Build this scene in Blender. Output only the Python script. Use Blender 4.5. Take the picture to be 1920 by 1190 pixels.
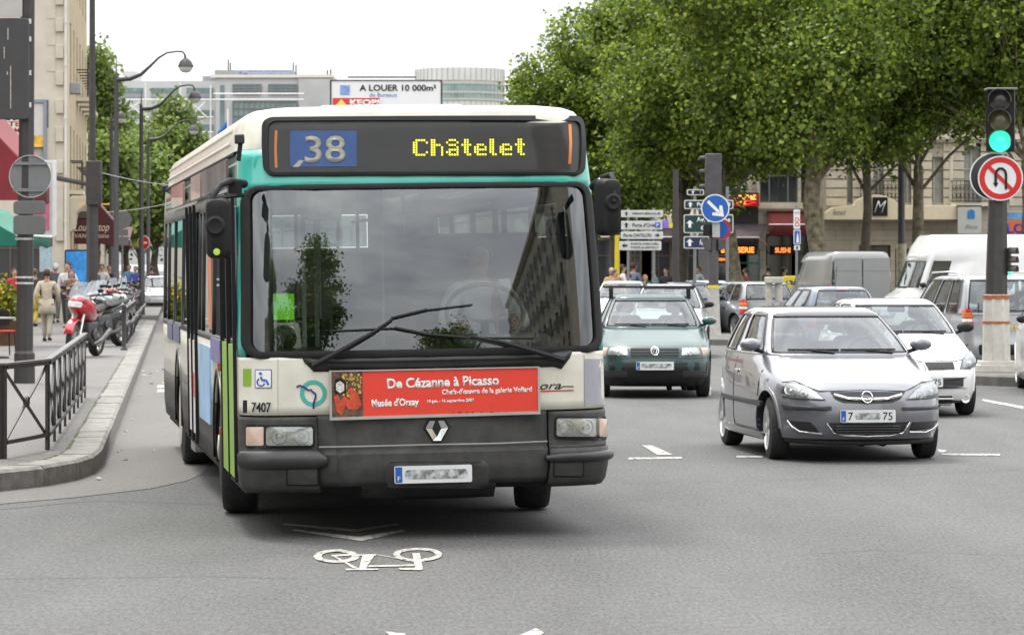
import bpy, bmesh, math, random
import numpy as np
from mathutils import Vector, Matrix
random.seed(7); np.random.seed(7)
for o in list(bpy.data.objects): bpy.data.objects.remove(o)
SC = bpy.context.scene
COL = SC.collection
R = math.radians
# ------------------------------------------------------------------ camera
FPX = 6200.0; HZ = 503.0; EYE = 1.8
cd = bpy.data.cameras.new('camera'); cam = bpy.data.objects.new('camera', cd); COL.objects.link(cam)
cam.location = (0, 0, EYE); cam.rotation_euler = (R(90), 0, 0)
cd.sensor_width = 36; cd.lens = 36*FPX/1920; cd.shift_y = -(595-HZ)/1920
cd.clip_start = .5; cd.clip_end = 3000
cd.dof.use_dof = True; cd.dof.focus_distance = 23.5; cd.dof.aperture_fstop = 11
SC.camera = cam
# ------------------------------------------------------------------ world, sun, exposure
SUN_EL, SUN_AZ = 64, 325
w = bpy.data.worlds.new('World'); SC.world = w; w.use_nodes = True
nt = w.node_tree; nt.nodes.clear()
wo = nt.nodes.new('ShaderNodeOutputWorld'); mx = nt.nodes.new('ShaderNodeMixShader')
b1 = nt.nodes.new('ShaderNodeBackground'); b2 = nt.nodes.new('ShaderNodeBackground')
sk = nt.nodes.new('ShaderNodeTexSky'); sk.sky_type = 'NISHITA'; sk.sun_disc = False
sk.sun_elevation = R(SUN_EL); sk.sun_rotation = R(SUN_AZ); sk.dust_density = 3
nt.links.new(sk.outputs[0], b1.inputs[0]); b1.inputs[1].default_value = .1
tc = nt.nodes.new('ShaderNodeTexCoord'); mp = nt.nodes.new('ShaderNodeMapping'); mp.inputs['Scale'].default_value = (1.2, 1.2, 4.0)
nz = nt.nodes.new('ShaderNodeTexNoise'); nz.inputs['Scale'].default_value = 1.9; nz.inputs['Detail'].default_value = 7; nz.inputs['Roughness'].default_value = .55
nz.inputs['Distortion'].default_value = .4
rp = nt.nodes.new('ShaderNodeValToRGB'); rp.color_ramp.elements[0].position = .33; rp.color_ramp.elements[1].position = .66
rp.color_ramp.elements[0].color = (.66, .68, .72, 1); rp.color_ramp.elements[1].color = (1.25, 1.24, 1.20, 1)
nt.links.new(tc.outputs['Generated'], mp.inputs[0]); nt.links.new(mp.outputs[0], nz.inputs['Vector'])
nt.links.new(nz.outputs[0], rp.inputs[0]); nt.links.new(rp.outputs[0], b2.inputs[0])
# overcast dome: three times brighter overhead than at the horizon
sz = nt.nodes.new('ShaderNodeSeparateXYZ'); gr = nt.nodes.new('ShaderNodeMapRange'); gr.inputs[1].default_value = 0; gr.inputs[2].default_value = 1; gr.inputs[3].default_value = .72; gr.inputs[4].default_value = 2.3
nt.links.new(tc.outputs['Generated'], sz.inputs[0]); nt.links.new(sz.outputs[2], gr.inputs[0]); nt.links.new(gr.outputs[0], b2.inputs[1])
mx.inputs[0].default_value = .88
nt.links.new(b1.outputs[0], mx.inputs[1]); nt.links.new(b2.outputs[0], mx.inputs[2]); nt.links.new(mx.outputs[0], wo.inputs[0])
sl = bpy.data.lights.new('sun', 'SUN'); sl.energy = 1.5; sl.angle = R(12); sl.color = (1, .97, .92)
so = bpy.data.objects.new('sun', sl); COL.objects.link(so)
# veiled sun high beyond the bus, to the left
d = Vector((math.sin(R(SUN_AZ))*math.cos(R(SUN_EL)), math.cos(R(SUN_AZ))*math.cos(R(SUN_EL)), math.sin(R(SUN_EL))))
so.rotation_euler = d.to_track_quat('Z', 'Y').to_euler()
SC.view_settings.view_transform = 'Standard'; SC.view_settings.look = 'None'; SC.view_settings.exposure = .85; SC.view_settings.gamma = 1
SC.view_settings.use_curve_mapping = False
# ------------------------------------------------------------------ helpers
def PX(px, Y): return (px-960)/FPX*Y
def PZ(py, Y): return EYE-(py-HZ)/FPX*Y
def P(px, py, Y): return Vector((PX(px, Y), Y, PZ(py, Y)))
def ground_y(py, z=0.0): return (EYE-z)*FPX/(py-HZ)
_m = {}
def M(name, col, rough=.5, metal=0., var=.1, scale=4., bump=0., coat=0., emit=0., spec=.5, det=4, bscale=None, trans=0.):
    if name in _m: return _m[name]
    m = bpy.data.materials.new(name); _m[name] = m; m.use_nodes = True
    n = m.node_tree.nodes; l = m.node_tree.links; p = n['Principled BSDF']
    p.inputs['Roughness'].default_value = rough; p.inputs['Metallic'].default_value = metal
    p.inputs['Coat Weight'].default_value = coat; p.inputs['Coat Roughness'].default_value = .04
    p.inputs['Specular IOR Level'].default_value = spec
    t = n.new('ShaderNodeTexCoord')
    if var > 0:
        z = n.new('ShaderNodeTexNoise'); z.inputs['Scale'].default_value = scale; z.inputs['Detail'].default_value = det; z.inputs['Roughness'].default_value = .6
        c = n.new('ShaderNodeValToRGB'); c.color_ramp.elements[0].position = .3; c.color_ramp.elements[1].position = .7
        c.color_ramp.elements[0].color = (*[max(0, v*(1-var)) for v in col], 1); c.color_ramp.elements[1].color = (*[min(1, v*(1+var)) for v in col], 1)
        l.new(t.outputs['Object'], z.inputs['Vector']); l.new(z.outputs[0], c.inputs[0]); l.new(c.outputs[0], p.inputs['Base Color'])
    else: p.inputs['Base Color'].default_value = (*col, 1)
    if bump > 0:
        z2 = n.new('ShaderNodeTexNoise'); z2.inputs['Scale'].default_value = bscale or scale*6; z2.inputs['Detail'].default_value = 3
        b = n.new('ShaderNodeBump'); b.inputs['Strength'].default_value = bump; b.inputs['Distance'].default_value = .02
        l.new(t.outputs['Object'], z2.inputs['Vector']); l.new(z2.outputs[0], b.inputs['Height']); l.new(b.outputs[0], p.inputs['Normal'])
    if emit > 0: p.inputs['Emission Color'].default_value = (*col, 1); p.inputs['Emission Strength'].default_value = emit
    return m
def glass(name, tint=(.6, .65, .62), base=.05, ior=1.5, rough=0.0, dens=0.):
    if name in _m: return _m[name]
    m = bpy.data.materials.new(name); _m[name] = m; m.use_nodes = True
    n = m.node_tree.nodes; l = m.node_tree.links; n.remove(n['Principled BSDF'])
    o = n['Material Output']; t = n.new('ShaderNodeBsdfTransparent'); t.inputs[0].default_value = (*tint, 1)
    g = n.new('ShaderNodeBsdfGlossy'); g.inputs['Roughness'].default_value = rough; g.inputs[0].default_value = (.93, .96, 1, 1)
    f = n.new('ShaderNodeFresnel'); f.inputs[0].default_value = ior
    a = n.new('ShaderNodeMath'); a.operation = 'ADD'; a.inputs[1].default_value = base; a.use_clamp = True
    s = n.new('ShaderNodeMixShader')
    l.new(f.outputs[0], a.inputs[0]); l.new(a.outputs[0], s.inputs[0]); l.new(t.outputs[0], s.inputs[1]); l.new(g.outputs[0], s.inputs[2]); l.new(s.outputs[0], o.inputs[0])
    return m
def tag(o, label=None, cat=None, group=None, kind=None):
    if label: o['label'] = label
    if cat: o['category'] = cat
    if group: o['group'] = group
    if kind: o['kind'] = kind
    return o
def empty(name, loc=(0, 0, 0), rz=0., label=None, cat=None, group=None):
    o = bpy.data.objects.new(name, None); COL.objects.link(o); o.location = loc; o.rotation_euler = (0, 0, rz)
    o.empty_display_size = .2
    return tag(o, label, cat, group)
def mkobj(name, me, parent=None, loc=None):
    o = bpy.data.objects.new(name, me); COL.objects.link(o)
    if parent: o.parent = parent
    if loc is not None: o.location = loc
    return o
def kids(o): return [c for c in bpy.data.objects if c.parent == o]
def copy_tree(o, parent=None, top=True):
    c = o.copy(); COL.objects.link(c); c.parent = parent
    for k in list(o.children): copy_tree(k, c, False)
    return c
def place(o, loc, rz=0, label=None, group=None):
    o.location = loc; o.rotation_euler = (0, 0, rz)
    if label: o['label'] = label
    if group: o['group'] = group
    return o
def rrect(x0, x1, z0, z1, r=.02, k=4):
    r = min(r, (x1-x0)/2-1e-4, (z1-z0)/2-1e-4); out = []
    for cx, cz, a in ((x1-r, z0+r, -90), (x1-r, z1-r, 0), (x0+r, z1-r, 90), (x0+r, z0+r, 180)):
        for i in range(k+1): t = R(a+90*i/k); out.append((cx+r*math.cos(t), cz+r*math.sin(t)))
    return out
def circ(cx, cz, r, k=24, rz=None, a0=0): return [(cx+r*math.cos(R(a0)+2*math.pi*i/k), cz+(rz or r)*math.sin(R(a0)+2*math.pi*i/k)) for i in range(k)]
def lerp(a, b, t): return a+(b-a)*t
def ip(keys, z):
    if z <= keys[0][0]: return keys[0][1]
    for (a, b), (c, d_) in zip(keys, keys[1:]):
        if z <= c: return b+(d_-b)*(z-a)/(c-a)
    return keys[-1][1]
class MB:
    def __init__(s): s.v = []; s.f = []; s.m = []; s.mi = 0
    def add(s, vs, fs):
        b = len(s.v); s.v += [tuple(v) for v in vs]
        for f in fs: s.f.append(tuple(b+i for i in f)); s.m.append(s.mi)
        return s
    def box(s, x0, x1, y0, y1, z0, z1, M4=None):
        vs = [Vector(p) for p in ((x0, y0, z0), (x1, y0, z0), (x1, y1, z0), (x0, y1, z0), (x0, y0, z1), (x1, y0, z1), (x1, y1, z1), (x0, y1, z1))]
        if M4 is not None: vs = [M4 @ v for v in vs]
        return s.add(vs, [(3, 2, 1, 0), (4, 5, 6, 7), (0, 1, 5, 4), (1, 2, 6, 5), (2, 3, 7, 6), (3, 0, 4, 7)])
    def cbox(s, c, sx, sy, sz, M4=None): return s.box(c[0]-sx/2, c[0]+sx/2, c[1]-sy/2, c[1]+sy/2, c[2]-sz/2, c[2]+sz/2, M4)
    def prism(s, poly, d0, d1, ax='y'):
        # poly in (x,z) extruded in y; ax 'x': poly (y,z) extruded in x; ax 'z': poly (x,y) in z
        n = len(poly); f = {'y': lambda a, b, d: (a, d, b), 'x': lambda a, b, d: (d, a, b), 'z': lambda a, b, d: (a, b, d)}[ax]
        vs = [f(a, b, d0) for a, b in poly]+[f(a, b, d1) for a, b in poly]
        fs = [tuple(range(n))[::-1], tuple(range(n, 2*n))]+[(i, (i+1) % n, n+(i+1) % n, n+i) for i in range(n)]
        return s.add(vs, fs)
    def ring(s, A, B, d0, d1=None, ax='y'):
        # flat ring between outlines A and B (same count), thick from d0 to d1
        n = len(A); f = {'y': lambda a, b, d: (a, d, b), 'x': lambda a, b, d: (d, a, b), 'z': lambda a, b, d: (a, b, d)}[ax]
        if d1 is None: d1 = d0
        vs = [f(*p, d0) for p in A]+[f(*p, d0) for p in B]
        fs = [(i, (i+1) % n, n+(i+1) % n, n+i) for i in range(n)]
        if d1 != d0:
            vs += [f(*p, d1) for p in A]+[f(*p, d1) for p in B]
            fs += [(2*n+i, 3*n+i, 3*n+(i+1) % n, 2*n+(i+1) % n) for i in range(n)]
            fs += [(i, 2*n+i, 2*n+(i+1) % n, (i+1) % n) for i in range(n)]+[(n+i, n+(i+1) % n, 3*n+(i+1) % n, 3*n+i) for i in range(n)]
        return s.add(vs, fs)
    def rings(s, rs, close=True, cap0=False, cap1=False):
        n = len(rs[0]); vs = [p for r in rs for p in r]; fs = []
        for k in range(len(rs)-1):
            for i in range(n if close else n-1): j = (i+1) % n; fs.append((k*n+i, k*n+j, (k+1)*n+j, (k+1)*n+i))
        if cap0: fs.append(tuple(range(n))[::-1])
        if cap1: fs.append(tuple(range((len(rs)-1)*n, len(rs)*n)))
        return s.add(vs, fs)
    def tube(s, pts, r, k=8, caps=True):
        pts = [Vector(p) for p in pts]; rr = r if isinstance(r, (list, tuple)) else [r]*len(pts); rs = []; up = None
        for i, p in enumerate(pts):
            t = (pts[min(i+1, len(pts)-1)]-pts[max(i-1, 0)]).normalized()
            if up is None:
                a = Vector((0, 0, 1)) if abs(t.z) < .9 else Vector((1, 0, 0)); up = t.cross(a).normalized()
            up = (up-t*up.dot(t)).normalized(); v = t.cross(up)
            rs.append([p+(up*math.cos(2*math.pi*j/k)+v*math.sin(2*math.pi*j/k))*rr[i] for j in range(k)])
        return s.rings(rs, True, caps, caps)
    def lathe(s, prof, c=(0, 0, 0), ax='z', k=20, cap=True):
        f = {'z': lambda r, t, h: (c[0]+r*math.cos(t), c[1]+r*math.sin(t), c[2]+h), 'x': lambda r, t, h: (c[0]+h, c[1]+r*math.cos(t), c[2]+r*math.sin(t)),
             'y': lambda r, t, h: (c[0]+r*math.cos(t), c[1]+h, c[2]+r*math.sin(t))}[ax]
        rs = [[f(r, 2*math.pi*j/k, h) for j in range(k)] for r, h in prof]
        return s.rings(rs, True, cap and prof[0][0] > 1e-4, cap and prof[-1][0] > 1e-4)
    def ball(s, c, rx, ry=None, rz=None, k=12, n=8):
        ry = ry or rx; rz = rz or rx
        rs = [[(c[0]+rx*math.sin(math.pi*i/n)*math.cos(2*math.pi*j/k), c[1]+ry*math.sin(math.pi*i/n)*math.sin(2*math.pi*j/k), c[2]-rz*math.cos(math.pi*i/n)) for j in range(k)] for i in range(n+1)]
        return s.rings(rs)
    def rod(s, a, b, w_, h_=None):
        # square bar from a to b
        a = Vector(a); b = Vector(b); t = (b-a).normalized(); u = t.cross(Vector((0, 0, 1)) if abs(t.z) < .95 else Vector((0, 1, 0))).normalized(); v = u.cross(t)
        h_ = h_ or w_; c = [u*sx*w_/2+v*sy*h_/2 for sx, sy in ((-1, -1), (1, -1), (1, 1), (-1, 1))]
        return s.rings([[a+q for q in c], [b+q for q in c]], True, True, True)
    def surf(s, poly, S, off=0., dome=0., nr=3, sub=1):
        # star-shaped outline laid on the surface S(u,z,off), domed towards the middle
        if sub > 1:
            q = []
            for i in range(len(poly)):
                a, b = poly[i], poly[(i+1) % len(poly)]
                q += [(lerp(a[0], b[0], t/sub), lerp(a[1], b[1], t/sub)) for t in range(sub)]
            poly = q
        cx = sum(p[0] for p in poly)/len(poly); cz = sum(p[1] for p in poly)/len(poly); rs = [[S(a, b, -.02) for a, b in poly]]
        for k in range(nr):
            t = k/nr; rs.append([S(lerp(a, cx, t), lerp(b, cz, t), off+dome*(1-(1-t)**2)) for a, b in poly])
        n = len(poly); b0 = len(s.v); s.rings(rs)
        s.v.append(tuple(S(cx, cz, off+dome))); base = b0+(len(rs)-1)*n
        for i in range(n): s.f.append((base+i, base+(i+1) % n, len(s.v)-1)); s.m.append(s.mi)
        return s
    def grid(s, us, zs, S, off=0., skip=None):
        n = len(us); vs = [S(u, z, off) for z in zs for u in us]; fs = []
        for k in range(len(zs)-1):
            for i in range(n-1):
                if skip and skip((us[i]+us[i+1])/2, (zs[k]+zs[k+1])/2): continue
                fs.append((k*n+i, k*n+i+1, (k+1)*n+i+1, (k+1)*n+i))
        return s.add(vs, fs)
    def build(s, name, mats, parent=None, smooth=None, bevel=0., loc=None, solid=0., bseg=2, fix=True):
        me = bpy.data.meshes.new(name); me.from_pydata(s.v, [], s.f)
        for m in (mats if isinstance(mats, (list, tuple)) else [mats]): me.materials.append(m)
        if any(s.m): me.polygons.foreach_set('material_index', s.m)
        if fix:
            bm = bmesh.new(); bm.from_mesh(me); bmesh.ops.remove_doubles(bm, verts=bm.verts, dist=1e-5)
            bmesh.ops.recalc_face_normals(bm, faces=bm.faces); bm.to_mesh(me); bm.free()
        if smooth is not None:
            me.polygons.foreach_set('use_smooth', [True]*len(me.polygons)); me.set_sharp_from_angle(angle=R(smooth))
        me.update()
        o = mkobj(name, me, parent, loc)
        if solid: mo = o.modifiers.new('solid', 'SOLIDIFY'); mo.thickness = solid; mo.offset = -1
        if bevel:
            mo = o.modifiers.new('bevel', 'BEVEL'); mo.width = bevel; mo.segments = bseg; mo.limit_method = 'ANGLE'; mo.angle_limit = R(35)
            if smooth is None: me.polygons.foreach_set('use_smooth', [True]*len(me.polygons)); me.set_sharp_from_angle(angle=R(40))
        return o
_t = {}
def text(name, s, w_, h_, c, mat, parent, rz=0., ext=.003, shear=0., bold=0., ax='y', flip=False):
    """lettering that fills a box w_ x h_ centred on c, facing -y (turned by rz)"""
    cu = bpy.data.curves.new(name, 'FONT'); cu.body = s; cu.size = 1; cu.offset = bold; cu.shear = shear; cu.resolution_u = 3
    ob = bpy.data.objects.new('t', cu); COL.objects.link(ob)
    me = bpy.data.meshes.new_from_object(ob.evaluated_get(bpy.context.evaluated_depsgraph_get()))
    bpy.data.objects.remove(ob); bpy.data.curves.remove(cu)
    n = len(me.vertices); a = np.zeros(n*3); me.vertices.foreach_get('co', a); a = a.reshape(-1, 3)
    lo, hi = a.min(0), a.max(0); sc = (w_/(hi[0]-lo[0]), h_/(hi[1]-lo[1]))
    x = (a[:, 0]-(lo[0]+hi[0])/2)*sc[0]; z = (a[:, 1]-(lo[1]+hi[1])/2)*sc[1]
    vs = np.stack([x, np.zeros(n), z], 1); me.vertices.foreach_set('co', vs.ravel()); me.materials.clear(); me.materials.append(mat); me.update()
    o = mkobj(name, me, parent, c); o.rotation_euler = (0, 0, rz)
    mo = o.modifiers.new('solid', 'SOLIDIFY'); mo.thickness = ext; mo.offset = 0
    return o
# ------------------------------------------------------------------ common materials
BLK = M('black_plastic', (.012, .012, .013), .6, var=.2, spec=.25); RUB = M('rubber', (.010, .010, .010), .65, var=.25, scale=8, spec=.3)
TYR = M('tyre', (.022, .022, .022), .85, var=.3, scale=20, bump=.3, bscale=60)
IRON = M('dark_iron', (.035, .030, .030), .5, var=.25, scale=6, bump=.15, bscale=25)
IRON2 = M('grey_iron', (.06, .055, .058), .5, var=.25, scale=3, bump=.2, bscale=14)
GREYS = M('sign_back', (.16, .165, .17), .5, var=.12, scale=5)
CHR = M('chrome', (.75, .75, .76), .12, 1., var=.05); ALU = M('aluminium', (.62, .62, .61), .35, .8, var=.1, scale=6)
WHT = M('white_paint', (.72, .72, .70), .45, var=.05); SEAT = M('seat_cloth', (.035, .04, .05), .9, var=.3)
SIGNW = M('sign_white', (.62, .63, .63), .4, var=.08); SIGNB = M('sign_blue', (.01, .09, .38), .35, var=.08); SIGNR = M('sign_red', (.50, .012, .012), .35, var=.08)
LAMPG = M('lamp_glass', (.82, .83, .80), .12, .15, var=.25, scale=24, coat=1.); ORG = M('amber_lens', (.62, .17, .02), .2, var=.12, coat=.8); REDL = M('red_lens', (.42, .01, .01), .2, var=.1, coat=.8)
DARKIN = M('dark_interior', (.02, .021, .022), .8, var=.3)
GLS = glass('window_glass', (.62, .68, .66), .06); GLB = glass('bus_glass', (.62, .66, .64), .075); GLD = glass('dark_glass', (.16, .17, .17), .10)
# ------------------------------------------------------------------ ground and road
def asphalt(name, c0, c1, seams=True):
    m = bpy.data.materials.new(name); _m[name] = m; m.use_nodes = True; n = m.node_tree.nodes; l = m.node_tree.links; p = n['Principled BSDF']
    t = n.new('ShaderNodeTexCoord'); z1 = n.new('ShaderNodeTexNoise'); z1.inputs['Scale'].default_value = 42; z1.inputs['Detail'].default_value = 6; z1.inputs['Roughness'].default_value = .85
    z2 = n.new('ShaderNodeTexNoise'); z2.inputs['Scale'].default_value = .55; z2.inputs['Detail'].default_value = 6; z2.inputs['Roughness'].default_value = .6
    mp_ = n.new('ShaderNodeMapping'); mp_.inputs['Scale'].default_value = (1.6, .35, 1); mp_.inputs['Rotation'].default_value = (0, 0, R(-7))
    mpa = n.new('ShaderNodeMapping'); mpa.inputs['Scale'].default_value = (1, .22, 1); l.new(t.outputs['Object'], mpa.inputs[0]); l.new(mpa.outputs[0], z1.inputs['Vector']); l.new(t.outputs['Object'], mp_.inputs[0]); l.new(mp_.outputs[0], z2.inputs['Vector'])
    a = n.new('ShaderNodeMath'); a.operation = 'MULTIPLY_ADD'; a.inputs[1].default_value = .80; l.new(z1.outputs[0], a.inputs[0])
    a2 = n.new('ShaderNodeMath'); a2.operation = 'MULTIPLY'; a2.inputs[1].default_value = .22; l.new(z2.outputs[0], a2.inputs[0]); l.new(a2.outputs[0], a.inputs[2])
    r = n.new('ShaderNodeValToRGB'); r.color_ramp.elements[0].position = .36; r.color_ramp.elements[1].position = .70
    r.color_ramp.elements[0].color = (*c0, 1); r.color_ramp.elements[1].color = (*c1, 1); l.new(a.outputs[0], r.inputs[0])
    v = n.new('ShaderNodeTexVoronoi'); v.inputs['Scale'].default_value = 30; l.new(mpa.outputs[0], v.inputs['Vector'])
    vr = n.new('ShaderNodeValToRGB'); vr.color_ramp.elements[0].position = .02; vr.color_ramp.elements[1].position = .10
    vr.color_ramp.elements[0].color = (1, 1, 1, 1); vr.color_ramp.elements[1].color = (0, 0, 0, 1); l.new(v.outputs['Distance'], vr.inputs[0])
    mxc = n.new('ShaderNodeMix'); mxc.data_type = 'RGBA'; mxc.inputs[7].default_value = (.32, .32, .30, 1)
    f = n.new('ShaderNodeMath'); f.operation = 'MULTIPLY'; f.inputs[1].default_value = .7; l.new(vr.outputs[0], f.inputs[0]); l.new(f.outputs[0], mxc.inputs[0])
    l.new(r.outputs[0], mxc.inputs[6]); l.new(mxc.outputs[2], p.inputs['Base Color']); p.inputs['Roughness'].default_value = .78; p.inputs['Specular IOR Level'].default_value = .35
    b = n.new('ShaderNodeBump'); b.inputs['Strength'].default_value = .35; b.inputs['Distance'].default_value = .01; l.new(z1.outputs[0], b.inputs['Height']); l.new(b.outputs[0], p.inputs['Normal'])
    return m
ROAD = asphalt('asphalt', (.026, .026, .026), (.155, .155, .150))
PAVE = asphalt('pavement_asphalt', (.10, .095, .09), (.19, .18, .175))
GUT = asphalt('gutter_asphalt', (.085, .08, .075), (.17, .16, .15))
GRAN = M('granite', (.20, .19, .175), .8, var=.35, scale=9, det=8, bump=.3, bscale=60)
GRAND = M('granite_dark', (.115, .108, .10), .85, var=.35, scale=7, det=8, bump=.3, bscale=50)
mb = MB(); mb.add([(-900, -400, 0), (900, -400, 0), (900, 2000, 0), (-900, 2000, 0)], [(0, 1, 2, 3)])
tag(mb.build('road', ROAD), kind='structure')
# left pavement: kerb line runs away towards the vanishing point of the street
KD = -.101
def kx(y): return -3.68+KD*(y-29.6)
kerb = [(-9.5, 22.6), (-6.4, 24.15), (-5.0, 25.3), (-4.25, 26.45), (-3.86, 27.3), (-3.70, 28.1), (-3.66, 29.0)]+[(kx(y), y) for y in (30, 32, 35, 40, 48, 60, 75, 90)]+[(kx(104), 104), (kx(105.5)-1.2, 106.5)]
KH = .17
def offset_line(L, d):
    out = []
    for i, p in enumerate(L):
        a = Vector(L[max(i-1, 0)]); b = Vector(L[min(i+1, len(L)-1)]); t = (b-a).normalized(); out.append((p[0]-t.y*d, p[1]+t.x*d))
    return out
inner = offset_line(kerb, .30)
mb = MB()
poly = inner+[(-60, 106.5), (-60, 18)]
mb.prism(poly, -.1, KH, 'z'); tag(mb.build('pavement', PAVE), kind='structure')
# kerb stones: separate blocks with thin joints inside one kerb
dense = []
for (a, b) in zip(kerb, kerb[1:]):
    n = max(1, round((Vector(b)-Vector(a)).length/1.0)); dense += [(lerp(a[0], b[0], i/n), lerp(a[1], b[1], i/n)) for i in range(n)]
dense.append(kerb[-1]); mb = MB(); o1 = offset_line(dense, .03); o2 = offset_line(dense, .297)
for i in range(len(dense)-1):
    a = [Vector(q) for q in (dense[i], dense[i+1], o1[i], o1[i+1], o2[i], o2[i+1])]; g = .012
    A, B = a[0].lerp(a[1], g), a[1].lerp(a[0], g); C, D = a[2].lerp(a[3], g), a[3].lerp(a[2], g); E, F_ = a[4].lerp(a[5], g), a[5].lerp(a[4], g)
    h = KH+.004+random.uniform(-.003, .005)
    vs = [(A.x, A.y, -.05), (B.x, B.y, -.05), (A.x, A.y, h-.025), (B.x, B.y, h-.025), (C.x, C.y, h), (D.x, D.y, h), (E.x, E.y, h), (F_.x, F_.y, h), (E.x, E.y, -.05), (F_.x, F_.y, -.05)]
    mb.add(vs, [(0, 1, 3, 2), (2, 3, 5, 4), (4, 5, 7, 6), (6, 7, 9, 8), (0, 2, 4, 6, 8), (1, 9, 7, 5, 3)])
tag(mb.build('kerb', GRAN), kind='structure')
go = offset_line(kerb, -.95); mb = MB(); n = len(kerb)
mb.add([(x, y, .004) for x, y in kerb]+[(x, y, .004) for x, y in go], [(i, n+i, n+i+1, i+1) for i in range(n-1)]); tag(mb.build('gutter', GUT), kind='structure')
# next stretch of pavement past the side street
mb = MB(); q = [(kx(112)-.8, 112), (kx(114), 114), (kx(330), 330), (-110, 330), (-110, 112)]
mb.prism(q, -.1, KH, 'z'); tag(mb.build('far_pavement', PAVE), kind='structure')
# right hand pavement in front of the shops, and central reservation under the trees
mb = MB(); mb.prism([(2, 122), (60, 112), (60, 300), (-12, 300), (-2, 160)], -.1, KH, 'z'); tag(mb.build('shop_pavement', PAVE), kind='structure')
mb = MB(); mb.prism([(2, 102), (13.5, 97.8), (14.2, 99.0), (5, 116), (-3, 122), (-1, 112)], -.1, .16, 'z'); tag(mb.build('planted_reservation', PAVE), kind='structure')
def island(name, pts, h=.17, m=GRAND):
    mb = MB(); n = len(pts); i1 = offset_line(pts+[pts[0]], .04)[:-1]
    cx = sum(p[0] for p in pts)/n; cy = sum(p[1] for p in pts)/n; i1 = [(lerp(x, cx, .03), lerp(y, cy, .03)) for x, y in pts]; i2 = [(lerp(x, cx, .2), lerp(y, cy, .2)) for x, y in pts]
    mb.rings([[(x, y, -.05) for x, y in pts], [(x, y, h-.03) for x, y in pts], [(x, y, h) for x, y in i1], [(x, y, h+.001) for x, y in i2]], True, True, True)
    return tag(mb.build(name, m, smooth=40), kind='structure')
island('traffic_island', [(x+8.35, y+52.2) for x, y in circ(0, 0, 1.45, 20, 2.1)])
island('traffic_island', [(x+4.95, y+80.0) for x, y in circ(0, 0, .75, 20, 2.6)], .16)
# ------------------------------------------------------------------ painted markings (sheets 4 mm above the road)
PAINT = M('road_paint', (.58, .57, .54), .7, var=.28, scale=5, det=8, bump=.2, bscale=60)
WORN = M('worn_paint', (.40, .40, .38), .75, var=.35, scale=9, det=8)
def wornpaint(name, col, lo, hi):
    m = M(name, col, .7, var=.2, scale=5, det=8); n = m.node_tree.nodes; l = m.node_tree.links; p = n['Principled BSDF']; src = p.inputs['Base Color'].links[0].from_socket
    t = n.new('ShaderNodeTexCoord'); mp_ = n.new('ShaderNodeMapping'); mp_.inputs['Scale'].default_value = (1, .3, 1); z = n.new('ShaderNodeTexNoise'); z.inputs['Scale'].default_value = 22; z.inputs['Detail'].default_value = 8; z.inputs['Roughness'].default_value = .7
    l.new(t.outputs['Object'], mp_.inputs[0]); l.new(mp_.outputs[0], z.inputs['Vector']); mr = n.new('ShaderNodeMapRange'); mr.inputs[1].default_value = lo; mr.inputs[2].default_value = hi; l.new(z.outputs[0], mr.inputs[0])
    x = n.new('ShaderNodeMix'); x.data_type = 'RGBA'; x.inputs[6].default_value = (.12, .12, .115, 1); l.new(mr.outputs[0], x.inputs[0]); l.new(src, x.inputs[7]); l.new(x.outputs[2], p.inputs['Base Color']); return m
PAINT = wornpaint('worn_road_paint', (.37, .35, .315), .38, .50); WORN = wornpaint('very_worn_paint', (.46, .45, .42), .42, .56)
def mark(name, label, polys, m=PAINT, z=.005, group=None):
    mb = MB()
    for i, p in enumerate(polys): mb.add([(x, y, z+.00025*(i % 12)) for x, y in p], [tuple(range(len(p)))])
    return tag(mb.build(name, m, fix=False), label, 'road marking', group, 'structure' if label is None else None)
def G(px, py): y = ground_y(py); return (PX(px, y), y)
def strip(pts, w_):
    a = offset_line(pts, w_/2); b = offset_line(pts, -w_/2); return [[a[i], b[i], b[i+1], a[i+1]] for i in range(len(pts)-1)]
def ringpoly(cx, cy, rx, ry, w_, k=28):
    o_ = [(cx+rx*math.cos(2*math.pi*i/k), cy+ry*math.sin(2*math.pi*i/k)) for i in range(k)]
    i_ = [(cx+(rx-w_)*math.cos(2*math.pi*i/k), cy+(ry-w_*1.5)*math.sin(2*math.pi*i/k)) for i in range(k)]
    return [[o_[i], o_[(i+1) % k], i_[(i+1) % k], i_[i]] for i in range(k)]
def gq(*pts): return [G(*p) for p in pts]
bk = []
def gring(cx, cy, rx, ry, w_, h_, k=30):
    o_ = [G(cx+rx*math.cos(2*math.pi*i/k), cy+ry*math.sin(2*math.pi*i/k)) for i in range(k)]
    i_ = [G(cx+(rx-w_)*math.cos(2*math.pi*i/k), cy+(ry-h_)*math.sin(2*math.pi*i/k)) for i in range(k)]
    return [[o_[i], o_[(i+1) % k], i_[(i+1) % k], i_[i]] for i in range(k)]
bk += gring(631, 1043.5, 43, 12.5, 15, 4.5)+gring(783, 1040.5, 46, 13, 13, 4.5)
bk += [gq((620, 1041), (671, 1038), (672, 1041), (623, 1044)), gq((620, 1041), (625, 1041), (674, 1067), (664, 1067)), gq((680, 1040), (703, 1040), (686, 1067), (673, 1067)),
       gq((660, 1040), (705, 1040), (705, 1042.5), (660, 1042.5)), gq((703, 1040), (712, 1041), (790, 1055), (780, 1055)), gq((692, 1061), (776, 1059), (776, 1062), (690, 1064)),
       gq((649, 1067), (710, 1067), (708, 1069.5), (648, 1070)), gq((773, 1038), (787, 1038), (793, 1068), (778, 1066)), gq((747, 1066), (780, 1066), (793, 1068), (790, 1070), (750, 1069))]
mark('bicycle_marking', 'white painted bicycle symbol on the asphalt in front of the bus', bk)
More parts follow.
